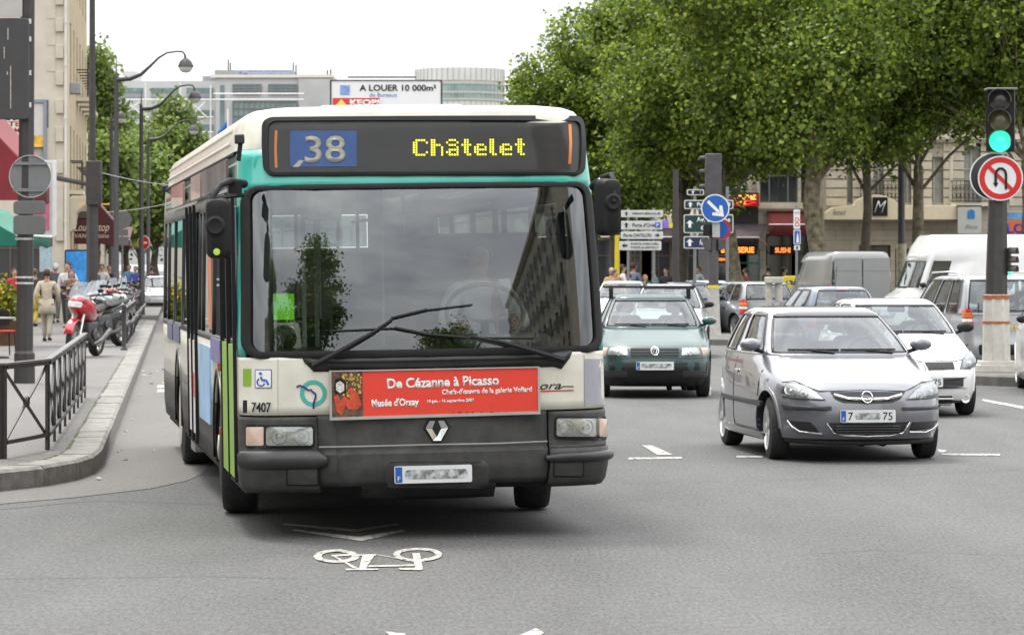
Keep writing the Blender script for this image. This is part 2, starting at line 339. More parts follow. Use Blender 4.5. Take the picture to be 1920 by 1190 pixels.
mark('chevron_marking', 'upper white chevron before the bus, deeper in its shadow', [gq((530, 984), (534, 982), (668, 993), (664, 998)), gq((664, 998), (668, 993), (745, 982), (750, 984))])
mark('chevron_marking', 'lower white chevron between the bus and the bicycle symbol', [gq((546, 995), (552, 993), (675, 1007), (678, 1015)), gq((678, 1015), (675, 1007), (752, 993), (762, 996))])
mark('chevron_marking', 'left white chevron tip cut off by the bottom edge of the photo', [gq((722, 1184.5), (760, 1188), (760, 1193), (733, 1193))])
mark('chevron_marking', 'right white chevron tip cut off by the bottom edge of the photo', [gq((1005, 1178), (1020, 1187), (1000, 1200), (960, 1198))])
mark('lane_dash', 'short thick white dash slanting on the road between the bus and the grey hatchback', [gq((1203, 835), (1223, 835), (1262, 853), (1233, 853))])
mark('stop_line', 'thin white line across the road just below the slanting dash', [gq((1178, 858), (1278, 857), (1279, 860.5), (1179, 861.5))], WORN)
mark('stop_line', 'thin white line touching the near front wheel of the grey hatchback', [gq((1381, 855), (1430, 855), (1430, 858), (1380, 858))], WORN)
mark('stop_line', 'thin white line on the road to the right of the grey hatchback', [gq((1764, 850.5), (1874, 851), (1876, 854.5), (1770, 853.5)), gq((1757, 842), (1776, 845), (1770, 848), (1760, 848))], WORN)
mark('edge_line', 'worn white line on the asphalt beside the right hand traffic island', [gq((1842, 748), (1919, 762), (1919, 767), (1842, 752))], WORN)
mark('lane_dash', 'upper faint white dash beside the rear of the bus', [gq((296, 722), (309, 722), (308, 727), (294, 727))])
mark('lane_dash', 'lower faint white dash beside the rear of the bus', [gq((295, 730), (309, 730), (308, 735), (294, 735))], WORN)
mark('lane_dash', 'long white dashes between the lanes behind the green car', [gq((1322, 741), (1334, 741), (1330, 700), (1325, 700))], WORN)
# tar seams and patches on the road
TAR = M('tar_seam', (.045, .045, .045), .6, var=.2)
def seam(pts, w_=.018): return strip([G(*p) for p in pts], w_)
mark('tar_seam', None, seam([(0, 955), (180, 938), (420, 946), (520, 940)], .02)+seam([(1160, 905), (1500, 899), (1919, 880)], .012)+seam([(0, 1085), (400, 1080), (560, 1085)], .012), TAR, .006)
mark('tar_seam', None, seam([(1500, 1040), (1640, 1030), (1919, 1042)], .010), TAR, .006)
LIT = M('litter', (.30, .28, .24), .8, var=.3, scale=30); mb = MB()
for i in range(26):
    y = random.uniform(27.5, 62); x = (kx(max(y, 29.6)))+random.uniform(.05, .5); a = random.uniform(0, 6); s = random.uniform(.012, .045)
    mb.add([(x+s*math.cos(a+k*1.57)*random.uniform(.5, 1.3), y+s*2*math.sin(a+k*1.57), .008+random.uniform(0, .02)) for k in range(4)], [(0, 1, 2, 3)])
tag(mb.build('litter', LIT, fix=False), 'scraps of paper and dry leaves lying in the gutter along the kerb', 'litter', kind='stuff')
# moss growing in the joint behind the kerb stones
MOSS = M('moss', (.07, .09, .03), .95, var=.4, scale=20); mb = MB(); jl = offset_line(dense, .30)
for i in range(len(jl)-1):
    if jl[i][1] > 60: break
    for k in range(9):
        t = random.random(); x = lerp(jl[i][0], jl[i+1][0], t); y = lerp(jl[i][1], jl[i+1][1], t); s = random.uniform(.006, .02)
        mb.add([(x-s, y-s*3, KH+.006), (x+s, y-s*2, KH+.006), (x+s, y+s*3, KH+.008), (x-s, y+s*2, KH+.006)], [(0, 1, 2, 3)])
tag(mb.build('moss', MOSS, fix=False), 'thin line of moss in the joint behind the kerb stones', 'moss', kind='stuff')
# ------------------------------------------------------------------ trees
def leafmat(name, dark, mid, light):
    m = bpy.data.materials.new(name); _m[name] = m; m.use_nodes = True; n = m.node_tree.nodes; l = m.node_tree.links; p = n['Principled BSDF']; o = n['Material Output']
    g = n.new('ShaderNodeNewGeometry'); r = n.new('ShaderNodeValToRGB'); e = r.color_ramp.elements; e[0].position = 0; e[0].color = (*dark, 1); e[1].position = 1; e[1].color = (*light, 1)
    x = e.new(.55); x.color = (*mid, 1); l.new(g.outputs['Random Per Island'], r.inputs[0])
    t = n.new('ShaderNodeTexCoord'); z = n.new('ShaderNodeTexNoise'); z.inputs['Scale'].default_value = .7; z.inputs['Detail'].default_value = 3; l.new(t.outputs['Object'], z.inputs['Vector'])
    mr = n.new('ShaderNodeMapRange'); mr.inputs[1].default_value = .3; mr.inputs[2].default_value = .7; mr.inputs[3].default_value = .7; mr.inputs[4].default_value = 1.3; l.new(z.outputs[0], mr.inputs[0])
    hs = n.new('ShaderNodeHueSaturation'); l.new(r.outputs[0], hs.inputs['Color']); l.new(mr.outputs[0], hs.inputs['Value'])
    l.new(hs.outputs[0], p.inputs['Base Color']); p.inputs['Roughness'].default_value = .48
    tr = n.new('ShaderNodeBsdfTranslucent'); l.new(hs.outputs[0], tr.inputs[0]); ms = n.new('ShaderNodeMixShader'); ms.inputs[0].default_value = .48
    l.new(p.outputs[0], ms.inputs[1]); l.new(tr.outputs[0], ms.inputs[2]); l.new(ms.outputs[0], o.inputs[0]); return m
LEAF = leafmat('plane_leaves', (.040, .074, .010), (.135, .205, .022), (.34, .41, .055))
LEAF2 = leafmat('far_leaves', (.07, .11, .025), (.15, .22, .04), (.30, .37, .09))
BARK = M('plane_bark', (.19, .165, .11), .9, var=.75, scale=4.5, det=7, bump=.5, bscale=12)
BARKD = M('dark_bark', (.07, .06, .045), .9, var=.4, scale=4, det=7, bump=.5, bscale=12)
def leaves(blobs, n, size, rng, up=.5):
    """n folded leaves spread through ellipsoid clumps (cx,cy,cz,rx,ry,rz), clustered on twigs"""
    B = np.array(blobs); w_ = (B[:, 3]*B[:, 4]+B[:, 4]*B[:, 5]+B[:, 3]*B[:, 5]); w_ = w_/w_.sum()
    nt_ = n//14; idx = rng.choice(len(B), nt_, p=w_); d_ = rng.normal(size=(nt_, 3)); d_ /= np.linalg.norm(d_, axis=1)[:, None]
    rad = rng.uniform(.45, 1.06, nt_)**.6; tw = B[idx, :3]+d_*B[idx, 3:]*rad[:, None]
    c = np.repeat(tw, 14, 0)+rng.normal(size=(nt_*14, 3))*size*1.7; N = len(c)
    nr = rng.normal(size=(N, 3)); nr += np.repeat(d_, 14, 0)*.6; nr[:, 2] += up; nr /= np.linalg.norm(nr, axis=1)[:, None]
    a = np.cross(nr, rng.normal(size=(N, 3))); a /= np.linalg.norm(a, axis=1)[:, None]; b = np.cross(nr, a)
    s = size*rng.uniform(.6, 1.3, N)[:, None]
    # lobed leaf of six corners with a fold
    sh = [(-.6, 0, 0), (-.12, -.34, .12), (.28, -.52, .2), (.62, 0, 0), (.28, .52, .2), (-.12, .34, .12)]
    V = np.stack([c+a*s*x+b*s*y+nr*s*z for x, y, z in sh], 1).reshape(-1, 3)
    base = np.arange(N)[:, None]*6; F = np.concatenate([base+np.array([[0, 1, 2, 3]]), base+np.array([[0, 3, 4, 5]])], 1).reshape(-1, 4)
    return V, F
def npmesh(name, V, F, mat):
    me = bpy.data.meshes.new(name); me.vertices.add(len(V)); me.vertices.foreach_set('co', V.ravel().astype('f')); k = F.shape[1]
    me.loops.add(F.size); me.loops.foreach_set('vertex_index', F.ravel().astype('i')); me.polygons.add(len(F))
    me.polygons.foreach_set('loop_start', (np.arange(len(F))*k).astype('i')); me.update(calc_edges=True); me.materials.append(mat); return me
def tree(px, Y, h, crown_r, zc, rz, trunk_r, label, nleaf=9000, size=.24, group=None, bark=BARK, leaf=LEAF, seed=1, lean=(0, 0), fork=4.5, z0=.16, nb=16, x=None, sq=1.):
    rng = np.random.default_rng(seed); rd = random.Random(seed)
    t = empty('plane_tree', (PX(px, Y) if x is None else x, Y, z0), 0, label, 'tree', group)
    mb = MB(); top = Vector((lean[0], lean[1], fork))
    pts = [Vector((0, 0, -.1)), Vector((0, 0, .25)), Vector((lean[0]*.25+rd.uniform(-.16, .16), 0, fork*.35)), Vector((lean[0]*.6+rd.uniform(-.12, .12), lean[1]*.6, fork*.7)), top]
    mb.tube(pts, [trunk_r*1.45, trunk_r*1.08, trunk_r, trunk_r*.92, trunk_r*.8], 12)
    blobs = []
    for i in range(nb):
        a = i*2.4+rd.uniform(-.4, .4); f = math.sqrt((i+.5)/nb); rr = crown_r*(.25+.62*f)
        zz = zc+rz*rd.uniform(-.75, .72)*(1.15-.45*f); br = crown_r*rd.uniform(.28, .44)
        blobs.append((lean[0]+rr*math.cos(a), lean[1]+rr*sq*math.sin(a), zz, br, br*sq, br*rd.uniform(.55, .85)))
    blobs.append((lean[0], lean[1], zc, crown_r*.55, crown_r*.55*sq, rz*.8)); blobs.append((lean[0], lean[1], zc+rz*.75, crown_r*.5, crown_r*.5*sq, rz*.35))
    for i, b in enumerate(blobs[:nb]):
        if nb > 20 and i % 2 == 0: continue
        tgt = Vector(b[:3]); s0 = top.copy() if i % 3 else Vector((lean[0]*.75, lean[1]*.75, fork*.82)); mid = s0.lerp(tgt, .45)+Vector((rd.uniform(-.3, .3), rd.uniform(-.3, .3), rd.uniform(-.1, .6)))
        r0 = trunk_r*rd.uniform(.20, .38); mb.tube([s0, s0.lerp(mid, .5)+Vector((0, 0, .15)), mid, mid.lerp(tgt, .6), tgt], [r0, r0*.8, r0*.55, r0*.3, r0*.12], 7)
        for k in range(3):
            e = tgt+Vector((rd.uniform(-1, 1)*b[3], rd.uniform(-1, 1)*b[4], rd.uniform(-.8, .8)*b[5])); mb.tube([mid, mid.lerp(e, .5)+Vector((0, 0, .2)), e], [r0*.3, r0*.16, .012], 5)
    mb.build('trunk', bark, t, smooth=60)
    V, F = leaves(blobs, nleaf, size, rng); mkobj('crown', npmesh('crown', V, F, leaf), t)
    return t
# ================================================================== THE BUS
BUSM = Matrix.Translation((-.529, 22.0, 0)) @ Matrix.Rotation(R(8.5), 4, 'Z') @ Matrix.Rotation(R(-.9), 4, 'Y')
BUSI = BUSM.inverted()
BF = [(.30, .12), (.34, .05), (.40, .02), (.47, 0), (.575, 0), (.60, .035), (.835, .05), (1.20, .07)]+[(1.2+t/16, .07+.07*t/16+.11*(t/16)**2) for t in range(1, 20)]+[(2.42, .32), (2.62, .38), (2.80, .43), (2.865, .452), (2.895, .53), (2.915, .70), (2.925, .95)]
BW = [(.30, 1.20), (.36, 1.235), (.47, 1.25), (1.3, 1.25), (2.35, 1.222), (2.62, 1.206), (2.80, 1.178), (2.86, 1.145), (2.893, 1.08), (2.912, .98), (2.925, .90)]
BB, BRC = .15, .24
def bfy(u, z):
    u = max(-1.25, min(1.25, u)); c = max(0, (abs(u)-(1.25-BRC))/BRC); return ip(BF, z)+BB*(u/1.25)**2+BRC*(1-math.sqrt(max(0, 1-c*c)))
def bpt(u, z): return Vector((u/1.25*ip(BW, z), bfy(u, z), z))
def BS(u, z, off=0.):
    p = bpt(u, z)
    if off == 0: return p
    e = .004; a = max(-1.249+e, min(1.249-e, u)); du = bpt(a+e, z)-bpt(a-e, z); dz = bpt(u, z+e)-bpt(u, z-e); n = du.cross(dz).normalized()
    return p+n*off
def BL(px, py):
    """pixel of the photograph -> (u, z) on the front of the bus, used to read the sizes of its details"""
    o = BUSI @ Vector((0, 0, EYE)); q = BUSI @ P(px, py, 30); d_ = q-o; y = .15
    for _ in range(6):
        t = (y-o.y)/d_.y; h = o+d_*t; W_ = ip(BW, h.z); u = max(-1.25, min(1.25, h.x*1.25/W_)); y = bfy(u, h.z)
    return (u, h.z)
def BR(x0, y0, x1, y1, r=.02, k=4):
    """rounded outline through the four pixel corners, so that it follows the taper of the front"""
    A, B, C, D = BL(x0, y1), BL(x1, y1), BL(x1, y0), BL(x0, y0); w_ = max(B[0]-A[0], .01); h_ = max(D[1]-A[1], .01)
    out = []
    for x, z in rrect(0, w_, 0, h_, r, k):
        s, t = x/w_, z/h_; out.append((lerp(lerp(A[0], B[0], s), lerp(D[0], C[0], s), t), lerp(lerp(A[1], B[1], s), lerp(D[1], C[1], s), t)))
    return out
busT = M('bus_teal', (.02, .36, .29), .3, var=.06, coat=.6); busW = M('bus_white', (.60, .58, .50), .38, var=.11, scale=4, det=8, coat=.4)
busR = M('bus_roof', (.70, .62, .56), .4, var=.10, scale=3, coat=.2); busG = M('bus_grey', (.044, .043, .041), .55, var=.35, scale=7, det=9, spec=.35, bump=.04)
busD = M('bus_dark', (.02, .02, .021), .4, var=.2, scale=8); busLG = M('bus_light_grey', (.26, .26, .25), .45, var=.12)
GREEN = M('lime_paint', (.20, .36, .03), .4, var=.1); bus = empty('city_bus', (-.529, 22.0, 0), 0, 'white, teal and grey single deck city bus with a red advert panel, nearest vehicle', 'bus')
bus.rotation_euler = (0, R(-.9), R(8.5))
def us(a, b, n=10): return [lerp(a, b, i/n) for i in range(n+1)]
cor = [1.25*math.sin(R(90)*t/8) for t in range(5, 9)]
FU = [-c for c in cor[::-1]]+us(-1.0, 1.0, 16)+cor
FU = sorted(set(round(x, 4) for x in [-1.25, -1.245, -1.23, -1.21, -1.18, -1.14, -1.09, -1.04]+us(-1.0, 1.0, 16)+[1.04, 1.09, 1.14, 1.18, 1.21, 1.23, 1.245, 1.25]))
# lower bumper, in three pieces with the joints the photo shows
zs_lo = [.31, .33, .36, .40, .44, .47, .50, .54, .575, .60, .64, .70, .76, .80, .832]
jl_, jr_ = BL(598, 860)[0], BL(1030, 855)[0]
mb = MB(); mb.grid([u for u in FU if jl_+.01 < u < jr_-.01]+[jr_-.008], zs_lo[2:], BS); 
mb.v[0:0] = []; ob = mb.build('bumper', busG, bus, smooth=50, solid=.03)
mb = MB(); mb.grid([jl_-.004]+[u for u in FU if jl_+.01 < u < jr_-.01], zs_lo[2:], BS, -.001); mb.build('bumper', busG, bus, smooth=50, solid=.03)
for a, b in ((-1.25, jl_-.006), (jr_+.006, 1.25)):
    U = [a]+[u for u in FU if a+.004 < u < b-.004]+[b]
    mb = MB(); mb.grid(U, zs_lo[1:9], BS, .012); mb.build('bumper_corner', busG, bus, smooth=50, solid=.05)
    mb = MB(); mb.grid(U, [.585, .60, .64, .70, .76, .80, .826], BS, .004); mb.build('lamp_housing', busG, bus, smooth=50, solid=.04)
mb = MB(); mb.grid(us(-.45, .45, 8), [.27, .30, .33, .37], lambda u, z, o=0: Vector((u, .10+.2*(u/1)**2+(.37-z)*1.2, z))); mb.build('underpanel', busD, bus, smooth=50, solid=.02)
# buffers
for q in ((458, 848, 613, 878), (1022, 840, 1147, 868)):
    a, b = BL(q[0], q[3]), BL(min(q[2], 1146), q[1]); a = (max(a[0], -1.25), a[1]); b = (min(b[0], 1.25), b[1])
    U = sorted(set([a[0], b[0]]+[u for u in FU if a[0] < u < b[0]])); rr = []
    for u in U:
        e = 1 if a[0]+.03 < u < b[0]-.03 or abs(u) > 1.2 else .55
        zc = (a[1]+b[1])/2; hh = (b[1]-a[1])/2*e; rr.append([BS(u, zc+hh*math.cos(t), .018+.034*math.sin(t)*e) for t in [R(x) for x in range(-20, 201, 20)]])
    mb = MB(); mb.rings(rr, True, True, True); mb.build('buffer', busD, bus, smooth=60)
for q in ((540, 878, 595, 905), (1038, 864, 1090, 889)):
    mb = MB(); mb.surf(BR(*q, r=.01), BS, .020, 0, 2, 2); mb.build('tow_cover', busG, bus, smooth=40)
    A = BR(*q, r=.01); B = BR(q[0]-3, q[1]-3, q[2]+3, q[3]+3, r=.012); mb = MB(); mb.rings([[BS(*p, .016) for p in A], [BS(*p, .016) for p in B]]); mb.build('cover_joint', BLK, bus)
# raised crease across the bumper and lower plate recess
cr = [BL(x, y) for x, y in ((598, 838), (700, 836), (815, 833), (930, 831), (1026, 827))]
mb = MB(); mb.tube([BS(u, z, .002) for u, z in cr], .006, 6); mb.build('crease', busLG, bus, smooth=60)
A = BR(722, 862, 916, 914, r=.05); B = BR(731, 868, 892, 906, r=.02); mb = MB(); mb.rings([[BS(*p, -.002) for p in A], [BS(*p, .012) for p in [(lerp(a[0], b[0], .25), lerp(a[1], b[1], .25)) for a, b in zip(A, B)]], [BS(*p, .006) for p in B]])
mb.surf(B, BS, .006, 0, 2); mb.build('plate_recess', busG, bus, smooth=50)
def number_plate(parent, S, c, w_, h_, body, blue=True, chars=()):
    """European plate: surround, reflective face, blue band, and the smudged characters of the photo"""
    pf = MB().prism(rrect(-w_/2, w_/2, -h_/2, h_/2, .012), -.008, 0).build('number_plate', body, parent, loc=c)
    pf.rotation_euler = S
    if blue:
        b = MB().prism(rrect(-w_/2+.006, -w_/2+.052*w_/.52*1.0, -h_/2+.006, h_/2-.006, .004), -.010, -.007).build('blue_band', SIGNB, pf)
        text('country_letter', 'F', .018, .03, (-w_/2+.030*w_/.52, -.0115, -h_*.22), WHT, pf, ext=.001)
    sm = M('blurred_print', (.30, .31, .32), .5, var=.75, scale=26, det=1)
    for s, x, ww in chars:
        if s == '~':
            m = MB(); m.prism(rrect(x-ww/2, x+ww/2, -h_*.27, h_*.27, h_*.2, 3), -.0098, -.0085); m.build('blurred_characters', sm, pf)
        else: text('characters', s, ww, h_*.62, (x, -.0105, 0), BLK, pf, ext=.0015)
    return pf
pa, pb = BL(738, 903), BL(885, 870); pc = BS((pa[0]+pb[0])/2, (pa[1]+pb[1])/2, .016)
number_plate(bus, (0, 0, 0), pc, .52, .115, SIGNW, True, [('~', .02, .42)])
# white nose panel with the black wiper recess
zw = [.838, .90, .98, 1.06, 1.14, 1.20, 1.222]
mb = MB(); mb.grid(FU, zw, BS); mb.build('front_panel', busW, bus, smooth=50, solid=.02)
c = [BL(x, y) for x, y in ((564, 664), (588, 697), (1052, 692), (1073, 657))]
rec = [c[0], (c[0][0]+.02, c[0][1]-.05), c[1]]+[(u, c[1][1]) for u in us(c[1][0]+.05, c[2][0]-.05, 10)]+[c[2], (c[3][0]-.02, c[3][1]-.05), c[3]]
mb = MB(); n = len(rec); tp = [(u, 1.232) for u, z in rec]; mb.rings([[BS(u, z, .004) for u, z in rec], [BS(u, lerp(z, t[1], .5), .004) for (u, z), t in zip(rec, tp)], [BS(*p, .004) for p in tp]], False); mb.build('wiper_recess', busD, bus, smooth=50, solid=.02)
mb = MB(); mb.tube([BS(u, 1.185, .012) for u in us(-.82, .88, 12)], .008, 6); mb.build('recess_rib', BLK, bus, smooth=60)
# teal surround: thin edges beside the glass, band above it
mb = MB(); mb.grid(FU, [1.224, 1.3, 1.6, 1.9, 2.2, 2.345, 2.40, 2.48, 2.55, 2.62], BS, 0, lambda u, z: abs(u) < 1.20 and z < 2.345); mb.build('windscreen_surround', busT, bus, smooth=50, solid=.02)
W0 = rrect(-1.165, 1.165, 1.262, 2.338, .07, 6); W1 = rrect(-1.222, 1.222, 1.215, 2.372, .12, 6)
def dn(poly, k=6):
    o_ = []
    for i in range(len(poly)):
        a, b = poly[i], poly[(i+1) % len(poly)]; o_ += [(lerp(a[0], b[0], t/k), lerp(a[1], b[1], t/k)) for t in range(k)]
    return o_
W0d, W1d = dn(W0), dn(W1); Wm = [(lerp(a[0], b[0], .5), lerp(a[1], b[1], .5)) for a, b in zip(W0d, W1d)]
mb = MB(); mb.rings([[BS(*p, -.015) for p in W0d], [BS(*p, .012) for p in W0d], [BS(*p, .020) for p in Wm], [BS(*p, .012) for p in W1d], [BS(*p, -.01) for p in W1d]]); mb.build('rubber_seal', RUB, bus, smooth=60)
mb = MB(); gu = [-1.175, -1.15, -1.12, -1.08, -1.04]+us(-1.0, 1.0, 20)+[1.04, 1.08, 1.12, 1.15, 1.175]; mb.grid(gu, us(1.25, 2.35, 14), BS, -.004); mb.build('windscreen', GLB, bus, smooth=80)
# roof: one shell with the front dome, cove sides and rear
def bloop(z, e=0.):
    W_ = ip(BW, z)-e; fy = ip(BF, z)+e; ry = 11.95-max(0, z-2.5)*.5-e; pts = []
    for u in FU: pts.append((u/1.25*W_, bfy(u, z)+e, z))
    for y in [1.4, 2.4, 4, 6, 8, 10, 11.3]: pts.append((W_, y, z))
    pts += [(W_*.97, ry-.2, z), (W_*.85, ry-.03, z), (W_*.4, ry, z), (-W_*.4, ry, z), (-W_*.85, ry-.03, z), (-W_*.97, ry-.2, z)]
    for y in [1.4, 2.4, 4, 6, 8, 10, 11.3][::-1]: pts.append((-W_, y, z))
    return pts
mb = MB(); L_ = [bloop(z) for z in (2.622, 2.66, 2.72, 2.78, 2.82, 2.845, 2.865, 2.88, 2.895, 2.905, 2.915, 2.922)]
top = [(x*.6, lerp(y, 6, .12), 2.935) for x, y, z in L_[-1]]; mb.rings(L_+[top], True, False, True); mb.build('roof', busW, bus, smooth=45)
for z_, r_ in ((2.70, .012), (2.79, .010)):
    for sx in (-1, 1):
        mb = MB(); mb.tube([(sx*(ip(BW, z_)+.002), 1.6, z_), (sx*(ip(BW, z_)+.002), 11.4, z_)], r_, 6); mb.build('roof_rib', busR, bus, smooth=60)
mb = MB(); mb.rings([[(x*.62, y, z) for x, y, z in ((-1, 1.9, 2.925), (1, 1.9, 2.925), (1, 3.6, 2.925), (-1, 3.6, 2.925))], [(x*.5, lerp(y, 2.75, .12), 2.985) for x, y in ((-1, 1.9), (1, 1.9), (1, 3.6), (-1, 3.6))]], True, False, True); mb.build('roof_hatch', busW, bus, bevel=.02)
# destination display
D1 = dn(BR(497, 223, 1091, 331, r=.06), 5); D0 = dn(BR(506, 230, 1082, 326, r=.045), 5)
def BSd(u, z, o=0.): return BS(u, z, o+.004)
mb = MB(); mb.rings([[BS(*p, -.01) for p in D1], [BS(*p, .026) for p in D1], [BS(*p, .030) for p in D0], [BS(*p, .012) for p in D0]]); mb.build('display_frame', BLK, bus, smooth=50)
zz = sorted([min(p[1] for p in D0), max(p[1] for p in D0)]); dk = M('display_black', (.018, .017, .015), .45, var=.3, scale=20)
dsp = MB().surf(D0, BS, .015, 0, 12, 1).build('display', dk, bus, smooth=50)
def flatpatch(name, q, mat, par, off, r=.004, sub=4, nr=2, dome=0): return MB().surf(BR(*q, r=r), BS, off, dome, nr, sub).build(name, mat, par, smooth=50)
flatpatch('number_blind', (545, 247, 669, 314), M('blind_blue', (.02, .10, .34), .5, var=.15, scale=5), dsp, .018, nr=5)
def on_bus(s, name, q, mat, par, off=.02, **k):
    a, b = BL(q[0], q[3]), BL(q[2], q[1]); uc, zc = (a[0]+b[0])/2, (a[1]+b[1])/2; c_ = BS(uc, zc, off)
    o_ = text(name, s, (b[0]-a[0])*.985, b[1]-a[1], c_, mat, par, **k)
    e = .05; dzv = BS(uc, zc+e)-BS(uc, zc-e); duv = BS(uc+e, zc)-BS(uc-e, zc); o_.rotation_euler = (-math.atan2(dzv.y, dzv.z), 0, math.atan2(duv.y, duv.x)); return o_
on_bus('38', 'line_number', (572, 255, 648, 309), M('blind_white', (.55, .54, .46), .5, var=.08), dsp, .024, bold=.015)
sl_ = MB(); a, b, c_, d_ = [BL(*q) for q in ((549, 315), (561, 315), (570, 303), (562, 302))]; sl_.add([BS(*p, .021) for p in (a, b, c_, d_)], [(0, 1, 2, 3)]); sl_.build('slash', M('blind_white', (1, 1, 1)), dsp)
for x0, x1, y0, y1 in ((516, 521, 246, 316), (1063, 1068, 235, 309)):
    flatpatch('amber_strip', (x0, y0, x1, y1), M('amber_led', (.50, .16, .02), .4, var=.1, emit=.2), dsp, .018)
F57 = {'C': ['01110', '10001', '10000', '10000', '10000', '10001', '01110'], 'h': ['1000', '1000', '1110', '1001', '1001', '1001', '1001'], 'a': ['01100', '10010', '01110', '00010', '01110', '10010', '01111'],
       't': ['010', '010', '111', '010', '010', '010', '011'], 'e': ['0000', '0000', '0110', '1001', '1111', '1000', '0111'], 'l': ['11', '11', '11', '11', '11', '11', '11']}
F57['C'] = ['011110', '110001', '110000', '110000', '110000', '110001', '011110']; F57['h'] = ['11000', '11000', '11110', '11001', '11001', '11001', '11001']
F57['a'] = ['01110', '10001', '01110', '00001', '01111', '11001', '01111']; F57['t'] = ['0110', '0110', '1111', '0110', '0110', '0110', '0011']
F57['e'] = ['00000', '00000', '01110', '11001', '11111', '11000', '01111']; F57['l'] = ['110', '110', '110', '110', '110', '110', '011']
led = M('yellow_led', (.75, .78, .02), .5, var=0, emit=.9); px_, row = 773, 4.55; dots = []; xw = {'C': 6, 'h': 5, 'a': 5, 't': 4, 'e': 5, 'l': 3}
wd = 'Chatelet'; tot = sum(xw[c] for c in wd)+7*.9; stp = (983-773)/tot; x = 773.
mb = MB()
for ch in wd:
    for r_, rw in enumerate(F57[ch]):
        for i, v in enumerate(rw):
            if v == '1': dots.append((x+(i+.5)*stp, 262+(r_+.5)*4.55))
    x += (xw[ch]+.9)*stp
for px_, py_ in dots:
    u, z = BL(px_, py_-(px_-870)*.006); mb.add([BS(a, b, .019) for a, b in circ(u, z, .0078, 6)], [tuple(range(6))])
mb.build('dot_lettering', led, dsp, fix=False)
mb = MB(); mb.grid(us(-1.08, 1.08, 30), us(zz[0]+.02, zz[1]-.03, 10), BS, .029); gd = mb.build('display_glass', glass('display_glass_mat', (.86, .86, .86), .0, 1.22), bus, smooth=80)
for o_ in [gd]: pass
# headlamps
for q, ind in (((465, 799, 587, 836), (465, 496)), ((1042, 783, 1143, 819), (1120, 1143))):
    mb = MB(); B_ = BR(q[0]-4, q[1]-4, min(q[2]+4, 1144), q[3]+4, r=.03); mb.surf(B_, BS, .010, 0, 2, 4); hb = mb.build('headlamp', BLK, bus, smooth=50)
    ix0, ix1 = (ind[1]+6, q[2]) if ind[0] < 600 else (q[0], ind[0]-6)
    mb = MB(); mb.surf(BR(ix0, q[1]+1, ix1, q[3]-1, r=.02), BS, .016, .004, 2, 4); mb.build('reflector', M('lamp_silver', (.70, .70, .66), .2, .4, var=.2, scale=30), hb, smooth=60)
    flatpatch('indicator', (ind[0], q[1]+1, ind[1], q[3]-1), M('pale_amber', (.50, .36, .29), .25, var=.15, coat=.6), hb, .018, .01, dome=.006)
    w_ = (ix1-ix0)/2
    for k, (cx_, rr_) in enumerate(((ix0+w_*.52, 16), (ix0+w_*1.5, 15))):
        u, z = BL(cx_, (q[1]+q[3])/2); mb = MB()
        for r1, r2, off in ((.056, .048, .024), (.026, .020, .028)): mb.rings([[BS(a, b, .018) for a, b in circ(u, z, r1, 20)], [BS(a, b, off) for a, b in circ(u, z, (r1+r2)/2, 20)], [BS(a, b, .018) for a, b in circ(u, z, r2, 20)]])
        mb.rings([[BS(a, b, .020) for a, b in circ(u, z, .018, 14)], [BS(a, b, .032) for a, b in circ(u, z, .010, 14)]], True, False, True); mb.build('bulb_bowl', LAMPG, hb, smooth=60)
    mb = MB(); mb.surf(BR(ix0, q[1]+1, ix1, q[3]-1, r=.02), BS, .030, .01, 3, 4); mb.build('lens', glass('lens_glass', (.85, .86, .85), .06), hb, smooth=60)
# advert panel
AD = [BL(617, 787), BL(1010, 775), BL(1010, 686), BL(621, 694)]; ao = [BS(0, .95).y-.03]
au0, au1 = AD[0][0], AD[1][0]; az0, az1 = min(AD[0][1], AD[1][1])+.0, max(AD[2][1], AD[3][1])
adE = MB(); adE.prism([(au0, AD[0][1]), (au1, AD[1][1]), (au1, AD[2][1]), (au0, AD[3][1])], -.028, 0).build
adv = MB().ring([(au0, AD[0][1]), (au1, AD[1][1]), (au1, AD[2][1]), (au0, AD[3][1])], [(au0+.014, AD[0][1]+.02), (au1-.014, AD[1][1]+.02), (au1-.014, AD[2][1]-.008), (au0+.014, AD[3][1]-.008)], -.030, 0).build('advert_panel', M('panel_frame', (.40, .39, .36), .4, .3, var=.15), bus, loc=(0, BS(0, 1.0).y-.005, 0))
q = [(au0+.013, AD[0][1]+.019), (au1-.013, AD[1][1]+.019), (au1-.013, AD[2][1]-.007), (au0+.013, AD[3][1]-.007)]
MB().prism(q, -.022, -.004).build('poster', M('poster_red', (.66, .042, .022), .5, var=.05, scale=2), adv)
def AL(px, py):
    t = (px-621)/(1010-621); u = lerp(au0, au1, t); zt = lerp(AD[3][1], AD[2][1], t); zb = lerp(AD[0][1], AD[1][1], t); yt = lerp(694, 686, t); yb = lerp(787, 775, t); return (u, lerp(zt, zb, (py-yt)/(yb-yt)))
def adt(s, x0, y0, x1, y1, mat=WHT, bold=.02, shear=0):
    a, b = AL(x0, y1), AL(x1, y0); o_ = text('lettering', s, b[0]-a[0], b[1]-a[1], ((a[0]+b[0])/2, -.0235, (a[1]+b[1])/2), mat, adv, ext=.002, bold=bold, shear=shear); o_.rotation_euler[1] = -R(.7); return o_
adt('De C\u00e9zanne \u00e0 Picasso', 727, 703, 934, 727, bold=.03); adt("Chefs-d'\u0153uvre de la galerie Vollard", 828, 724, 995, 741, bold=.025); adt("Mus\u00e9e d'Orsay", 698, 745, 785, 766, bold=.035)
adt('19 juin - 16 septembre 2007', 801, 746, 887, 756, bold=.03)
mb = MB()
